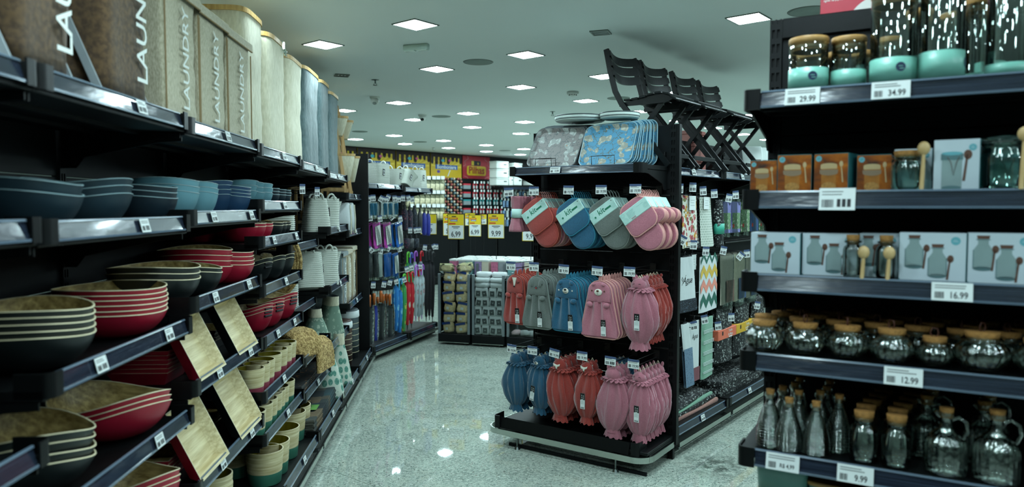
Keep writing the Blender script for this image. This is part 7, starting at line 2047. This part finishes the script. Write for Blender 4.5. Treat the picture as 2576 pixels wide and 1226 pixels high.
# rows of gift packs behind the bins
GP = [mat('gift_pink', (196, 110, 140), .5, var=.3, vs=40), mat('gift_teal', (110, 160, 160), .5, var=.3, vs=40), mat('gift_cream', (206, 200, 180), .5, var=.1), mat('gift_grey', (150, 156, 160), .5, var=.2), mat('gift_lilac', (150, 130, 170), .5, var=.3, vs=40)]
bt = thing('gift_rack', 'low black rack of gift packs behind the clear bins', 'rack', FB.M(-.10, .62, 0))
part('base', MB().box(0, 1.45, 0, .9, .05, .14, c=.005), BLACK, bt)
for xx in (0, .36, .72, 1.08, 1.42): part('post', MB().box(xx, xx + .03, -.01, .02, .14, .92), ALU, bt)
for j in range(3):
    for i in range(13):
        m_ = GP[(i * 3 + j) % 5]
        t = thing('gift_pack', f'flat gift pack with a white top, {ORD[i]} in the {ORD[j]} row behind the bins', 'gift pack', FB.M(-.06 + .108 * i + .015 * ((i + j) % 2), .68 + .26 * j, .14, 0), 'gift packs behind the bins')
        part('pack_body', cached('gpk', lambda: MB().box(-.045, .045, -.05, .12, 0, .80, c=.003)), m_, t); part('top_flap', cached('gpt', lambda: MB().box(-.047, .047, -.052, .122, .80, .825, c=.003)), WHITE, t)
# ------------------------------------------------------------------ price placards on thin poles
YELS = mat('yellow_placard', (226, 196, 34), .5); REDS = mat('red_placard_print', (200, 50, 44), .5); BLUS = mat('blue_placard_print', (40, 90, 160), .5)
def placard(w, h, price, big=True):
    m = MB().box(-w / 2, w / 2, -.002, .002, 0, h, 0); y = -.0026
    quad(m, -w / 2 + .006, w / 2 - .006, h * .56, h - .006, y, 2)
    if big:
        quad(m, -w * .44, w * .12, h * .80, h * .87, y - .0004, 3); quad(m, -w * .34, w * .10, h * .72, h * .79, y - .0004, 4); quad(m, -w * .44, -w * .02, h * .60, h * .65, y - .0004, 3)
        quad(m, -w * .26, w * .02, h * .90, h * .94, y - .0004, 1); quad(m, -w * .40, w * .06, h * .82, h * .85, y - .0006, 2); quad(m, -w * .30, w * .06, h * .74, h * .765, y - .0006, 0)
    quad(m, -w * .26, w * .26, h * .485, h * .515, y - .0003, 1); quad(m, -w * .16, w * .16, h * .435, h * .455, y - .0003, 1)
    m.text(price, h * .30, up_at(0, y - .0005, h * .19) @ Matrix.Diagonal((.82, 1, 1, 1)), 1, weight=.012)
    for (a, b, c, d) in ((-w / 2, w / 2, 0, .006), (-w / 2, w / 2, h - .006, h), (-w / 2, -w / 2 + .006, 0, h), (w / 2 - .006, w / 2, 0, h)): quad(m, a, b, c, d, y - .0002, 2)
    return m
for i, (u0, u1, v0, v1, p, Y, l) in enumerate(((1127, 1167, 540, 602, '6,99', .75, 'yellow and white placard reading 6,99 above the sponge bin'), (1180, 1210, 542, 595, '6,99', 1.6, 'smaller yellow and white placard reading 6,99 between the big ones'), (1228, 1268, 539, 600, '9,99', .75, 'yellow and white placard reading 9,99 above the sock bin'), (1314, 1356, 548, 607, '9,99', .75, 'placard reading 9,99 half hidden by the pink rolled cloth'),
                                           (1058, 1098, 540, 590, '6,99', 1.1, 'placard half hidden by the blue umbrellas'), (1115, 1150, 538, 593, '5,99', 1.6, 'placard hidden behind the bigger 6,99 placard'), (1170, 1195, 537, 568, '6,99', 2.2, 'far yellow placard behind the smaller 6,99 placard'), (1207, 1224, 540, 565, '9,99', 2.2, 'far yellow placard beside the 9,99 placard'))):
    x0, zt_ = FB.at(u0, v0, Y); x1, zb_ = FB.at(u1, v1, Y)
    t = thing('price_placard', l, 'price sign', FB.M((x0 + x1) / 2, Y, zb_), 'yellow price placards')
    part('sheet', placard(x1 - x0, zt_ - zb_, p), [CARD, INK, YELS, REDS, BLUS], t)
    part('black_frame', MB().box(-(x1 - x0) / 2 - .008, (x1 - x0) / 2 + .008, .003, .008, -.008, zt_ - zb_ + .008), CAPBLK, t)
    part('pole', MB().box(-.004, .004, .008, .016, .14 - zb_, 0), WIRE, t)
# ------------------------------------------------------------------ back wall: posters and candy, battery and box displays
CHOC = mat('chocolate_print', (52, 36, 38), .6); YELP = mat('yellow_poster', (212, 176, 32), .55, var=.08, vs=3); YELR = mat('yellow_ray_print', (232, 204, 70), .55); BOMB = mat('blue_name_plate', (40, 92, 164), .5); REDP = mat('red_poster', (176, 44, 56), .55, var=.1, vs=4)
CND = [mat('aqua_candy_print', (70, 178, 188), .5), mat('pink_candy_print', (206, 84, 140), .5), mat('violet_candy_print', (86, 60, 150), .5)]
def poster_z(v, u): return FW.at(u, v, -.03)[1]
def bombo(x0, x1, z0, z1):
    w = x1 - x0; h = z1 - z0; m = MB().box(-w / 2, w / 2, -.012, 0, 0, h, 0); y = -.0126
    for k in range(14):
        a = PI * (k + .2) / 14; b = PI * (k + .6) / 14
        m.add([(0, y, h * .42), (w * .48 * math.cos(a), y, min(h, h * .42 + w * .48 * math.sin(a))), (w * .48 * math.cos(b), y, min(h, h * .42 + w * .48 * math.sin(b)))], [(0, 1, 2)], 5)
    quad(m, -w / 2, w / 2, h * .86, h, y - .002, 1)
    rr = random.Random(5); x = -w / 2
    while x < w / 2 - .01:
        ww = w * (.05 + .05 * rr.random()); dz = h * (.05 + .22 * rr.random()); xe = min(x + ww, w / 2)
        quad(m, x, xe, h * .86 - dz, h * .87, y - .002, 1); ellipse(m, (x + xe) / 2, h * .86 - dz, (xe - x) / 2, (xe - x) / 2, y - .002, 1, 12); x = xe + w * .05
    quad(m, -w * .36, w * .36, h * .38, h * .56, y - .004, 2); m.text('Bomboniere', w * .125, up_at(0, y - .006, h * .47), 3, weight=.02)
    ellipse(m, -w * .12, h * .73, w * .05, h * .06, y - .004, 4); ellipse(m, w * .10, h * .74, w * .04, h * .05, y - .004, 6); ellipse(m, -w * .26, h * .28, w * .05, h * .06, y - .004, 7)
    m.add([(w * .02, y - .005, h * .10), (w * .05, y - .005, h * .10), (w * .13, y - .005, h * .36), (w * .10, y - .005, h * .36)], [(0, 1, 2, 3)], 3)
    return m
PZ0 = FW.at(1200, 453, -.03)[1]
for i, (u0, u1, l) in enumerate(((800, 896, 'yellow Bomboniere poster half hidden by the ladder shelf'), (899, 993, 'yellow candy poster behind the big rope basket'), (996, 1080, 'yellow poster reading Bomboniere partly hidden by rope baskets'), (1083, 1160, 'yellow poster reading Bomboniere beside the red poster'))):
    x0 = FW.at(u0, 420, -.03)[0]; x1 = FW.at(u1, 420, -.03)[0]
    t = thing('wall_poster', l, 'poster', FW.M((x0 + x1) / 2, -.03, PZ0), 'wall posters')
    part('panel', bombo(x0, x1, PZ0, CEIL - .02), [YELP, CHOC, BOMB, CARD, CND[0], YELR, CND[1], CND[2]], t)
x0 = FW.at(1163, 420, -.03)[0]; x1 = FW.at(1231, 420, -.03)[0]; w = x1 - x0; h = CEIL - .02 - PZ0
m = MB().box(-w / 2, w / 2, -.012, 0, 0, h, 0); y = -.0126
m.prism(rrect(w * .70, h * .40, .05, 0, h * .38), y - .003, y, 'y', 1); m.text('Pilhas', w * .26, up_at(0, y - .005, h * .39), 0, weight=.02)
m.prism(rrect(w * .34, h * .20, .03, -w * .02, h * .70), y - .006, y - .004, 'y', 2); quad(m, -w * .19, -w * .10, h * .61, h * .79, y - .007, 1)
m.add([(w * .02, y - .007, h * .68), (w * .06, y - .007, h * .78), (w * .05, y - .007, h * .70), (w * .09, y - .007, h * .70), (w * .04, y - .007, h * .62), (w * .05, y - .007, h * .68)], [(0, 1, 2, 3, 4, 5)], 1)
for s in (-1, 1): m.tube([(s * w * .48, y - .002, h * .55), (s * w * .40, y - .002, h * .62), (s * w * .44, y - .002, h * .75), (s * w * .30, y - .002, h * .88), (s * w * .33, y - .002, h * .98)], .006, 4, 3); m.tube([(s * w * .30, y - .002, h * .02), (s * w * .34, y - .002, h * .10), (s * w * .46, y - .002, h * .14)], .006, 4, 3)
t = thing('wall_poster', 'red poster reading Pilhas with a battery picture', 'poster', FW.M((x0 + x1) / 2, -.03, PZ0), 'wall posters')
part('panel', m, [REDP, mat('yellow_name_plate', (218, 184, 40), .5), INK, mat('pale_lightning_print', (214, 150, 150), .5)], t)
# backing bays
WB = []
for i in range(6):
    xa = FW.at(1060, 500, -.35)[0] - 1.2 + 1.25 * i
    t = thing('shelving_bay', f'black back wall hook bay, {ORD[i]} from the yellow posters', 'shelving bay', FW.M(xa, -.42, 0), 'back wall hook bays')
    part('back_panel', MB().box(.02, 1.23, .33, .35, .1, PZ0 + .02, c=.003), BLACK2, t); part('base', MB().box(0, 1.25, 0, .36, .02, .16, c=.004), BLACK, t); part('upright', MB().box(0, .04, .30, .34, 0, PZ0), BLACK, t)
    for z in (2.18, 1.98, 1.78, 1.58): part('cross_bar', cached('wbar', lambda: MB().tube([(.02, .28, 0), (1.23, .28, 0)], .008, 6)), WIRE, t, Matrix.Translation((0, 0, z)))
    WB.append((t, xa))
CANDY = mat('cream_candy_bag', (204, 194, 160), .4, var=.3, vs=30)
def wx(u, v, y=-.40): return FW.at(u, v, y)
def cbag(): return loft(MB(), [(-.26, .10, .01, 0, 0, 3), (-.22, .105, .05, 0, 0, 3), (-.10, .10, .055, 0, 0, 3), (-.03, .095, .02, 0, 0, 3), (0, .095, .004, 0, 0, 3)], 18, 0, cap1=True, jit=.08, seed=3)
for r, v in enumerate((452, 488, 522)):
    for c, u in enumerate((1032, 1046, 1060, 1073, 1086, 1097, 1108)):
        x, z = wx(u, v)
        t = thing('candy_bag', f'clear bag of cream candies, {ORD[c]} in row {["one", "two", "three"][r]} under the posters', 'candy bag', FW.M(x, -.40, z), 'bags of cream candies')
        part('bag', cached('cbag', cbag), CANDY, t); part('film', cached('cbf', lambda: sheet(.22, .28, .1, seed=6)), FILM, t)
        part('ticket', cached('cbt', lambda: MB().box(-.05, .05, -.075, -.07, .0, .07)), CARD, t)
LOL = [mat('lolly_%d' % k, c, .3, var=.4, vs=20) for k, c in enumerate(((150, 70, 66), (196, 176, 152), (96, 120, 126), (150, 110, 80)))]
for c, u in enumerate((1120, 1128, 1136, 1144, 1152, 1160)):
    for r in range(13):
        x, z = wx(u, 450 + 7.2 * r)
        single('lollipop_ball', cached('lolly', lambda: MB().lathe([(0, -.028), (.021, -.019), (.028, 0), (.021, .019), (0, .028)], 12).cyl(0, 0, -.055, -.025, .004, 6)), LOL[(c * 3 + r * 5) % 4], f'wrapped round lollipop, {ORD[r]} from the top of the {ORD[c]} hanging strip', 'lollipop', FW.M(x, -.40 + .02 * ((r + c) % 2), z), 'strips of wrapped lollipops')
RBLS = mat('red_blister_card', (172, 34, 48), .4); TBLS = mat('teal_blister_card', (40, 128, 130), .4)
for r, (v, m_) in enumerate(((462, RBLS), (483, RBLS), (502, TBLS), (524, RBLS))):
    for c in range(9):
        u = 1193 + 8.6 * c
        x, z = wx(u, v + .12 * c)
        t = thing('battery_pack', f'{["red", "red", "teal", "red"][r]} battery blister pack, {ORD[c]} in the {ORD[r]} row from above', 'battery pack', FW.M(x, -.38 + .02 * (c % 2), z), 'battery packs on the back wall')
        part('card', cached('bcard', lambda: MB().box(-.026, .026, -.003, .003, -.12, 0)), m_, t); part('blister', cached('bbl', lambda: MB().box(-.02, .02, -.02, -.003, -.11, -.045, c=.005)), mat('silver_cells', (176, 184, 184), .3), t)
        part('ticket', cached('btk', lambda: MB().box(-.022, .022, -.03, -.027, .0, .05)), CARD, t)
    x, z = wx(1178, v)
    t = thing('battery_pack', f'long {["red", "red", "teal", "red"][r]} topped battery strip seen edge on, {ORD[r]} from above', 'battery pack', FW.M(x, -.34, z), 'battery packs on the back wall')
    part('card_edge', cached('bedge', lambda: MB().box(-.11, .11, -.03, .03, -.035, 0, c=.004)), m_, t); part('blister', cached('bedge2', lambda: MB().box(-.11, .11, -.03, .03, -.12, -.036, c=.006)), mat('grey_cells', (120, 128, 130), .4), t)
xs, zs_ = wx(1238, 470); xe = wx(1340, 470)[0]
t = thing('wall_shelf', 'far black wall shelf of white storage boxes', 'shelf', FW.M(xs, -.75, zs_ - .05), None)
part('board', MB().box(0, xe - xs, 0, .55, 0, .04, c=.004), BLACK, t); part('price_channel', MB().box(0, xe - xs, -.012, 0, -.01, .045), STRIP, t)
for i, (u0, u1, v0, v1) in enumerate(((1241, 1272, 424, 448), (1241, 1272, 404, 425), (1241, 1272, 447, 467), (1273, 1284, 441, 467), (1286, 1306, 443, 467), (1287, 1307, 409, 442), (1326, 1345, 455, 467))):
    x0, z1_ = wx(u0, v0, -.68); x1, z0_ = wx(u1, v1, -.68); x0 += .1; x1 += .1
    t = thing('storage_box', ['middle white storage box of the far pile', 'topmost white storage box of the far pile', 'lowest white storage box of the far pile', 'narrow white storage box beside the far pile', 'white storage box with a dark grip on the far shelf', 'white storage box on top of the gripped one', 'small white box beside the grey bag'][i], 'box', FW.M((x0 + x1) / 2, -.68, z0_ + .002), 'white boxes on the far shelf')
    hh = z1_ - z0_ - .006; ww = (x1 - x0) / 2 - .004
    part('body', MB().box(-ww, ww, 0, .22, 0, hh * .86, c=.008), WHITE, t); part('lid', MB().box(-ww - .006, ww + .006, -.006, .226, hh * .86, hh, c=.006), WHITE, t)
    part('grip', MB().box(ww * .2, ww * .7, -.004, 0, hh * .5, hh * .62), INK, t)
BWP = mat('blue_white_pack', (120, 150, 186), .4, var=.4, vs=20)
for r, v in enumerate((482, 505, 530, 553)):
    for c in range(8):
        u = 1268 + 10 * c; x, z = wx(u, v)
        t = thing('hanging_pack', f'small blue and white pack, {ORD[c]} in row {["one", "two", "three", "four"][r]} under the far shelf', 'pack', FW.M(x, -.40 + .02 * (c % 2), z), 'small packs under the far shelf')
        part('card', cached('bwp', lambda: MB().box(-.035, .035, -.008, .008, -.15, 0, c=.003)), BWP if (r + c) % 3 else PAKW, t); part('ticket', cached('btk', lambda: MB()), CARD, t)
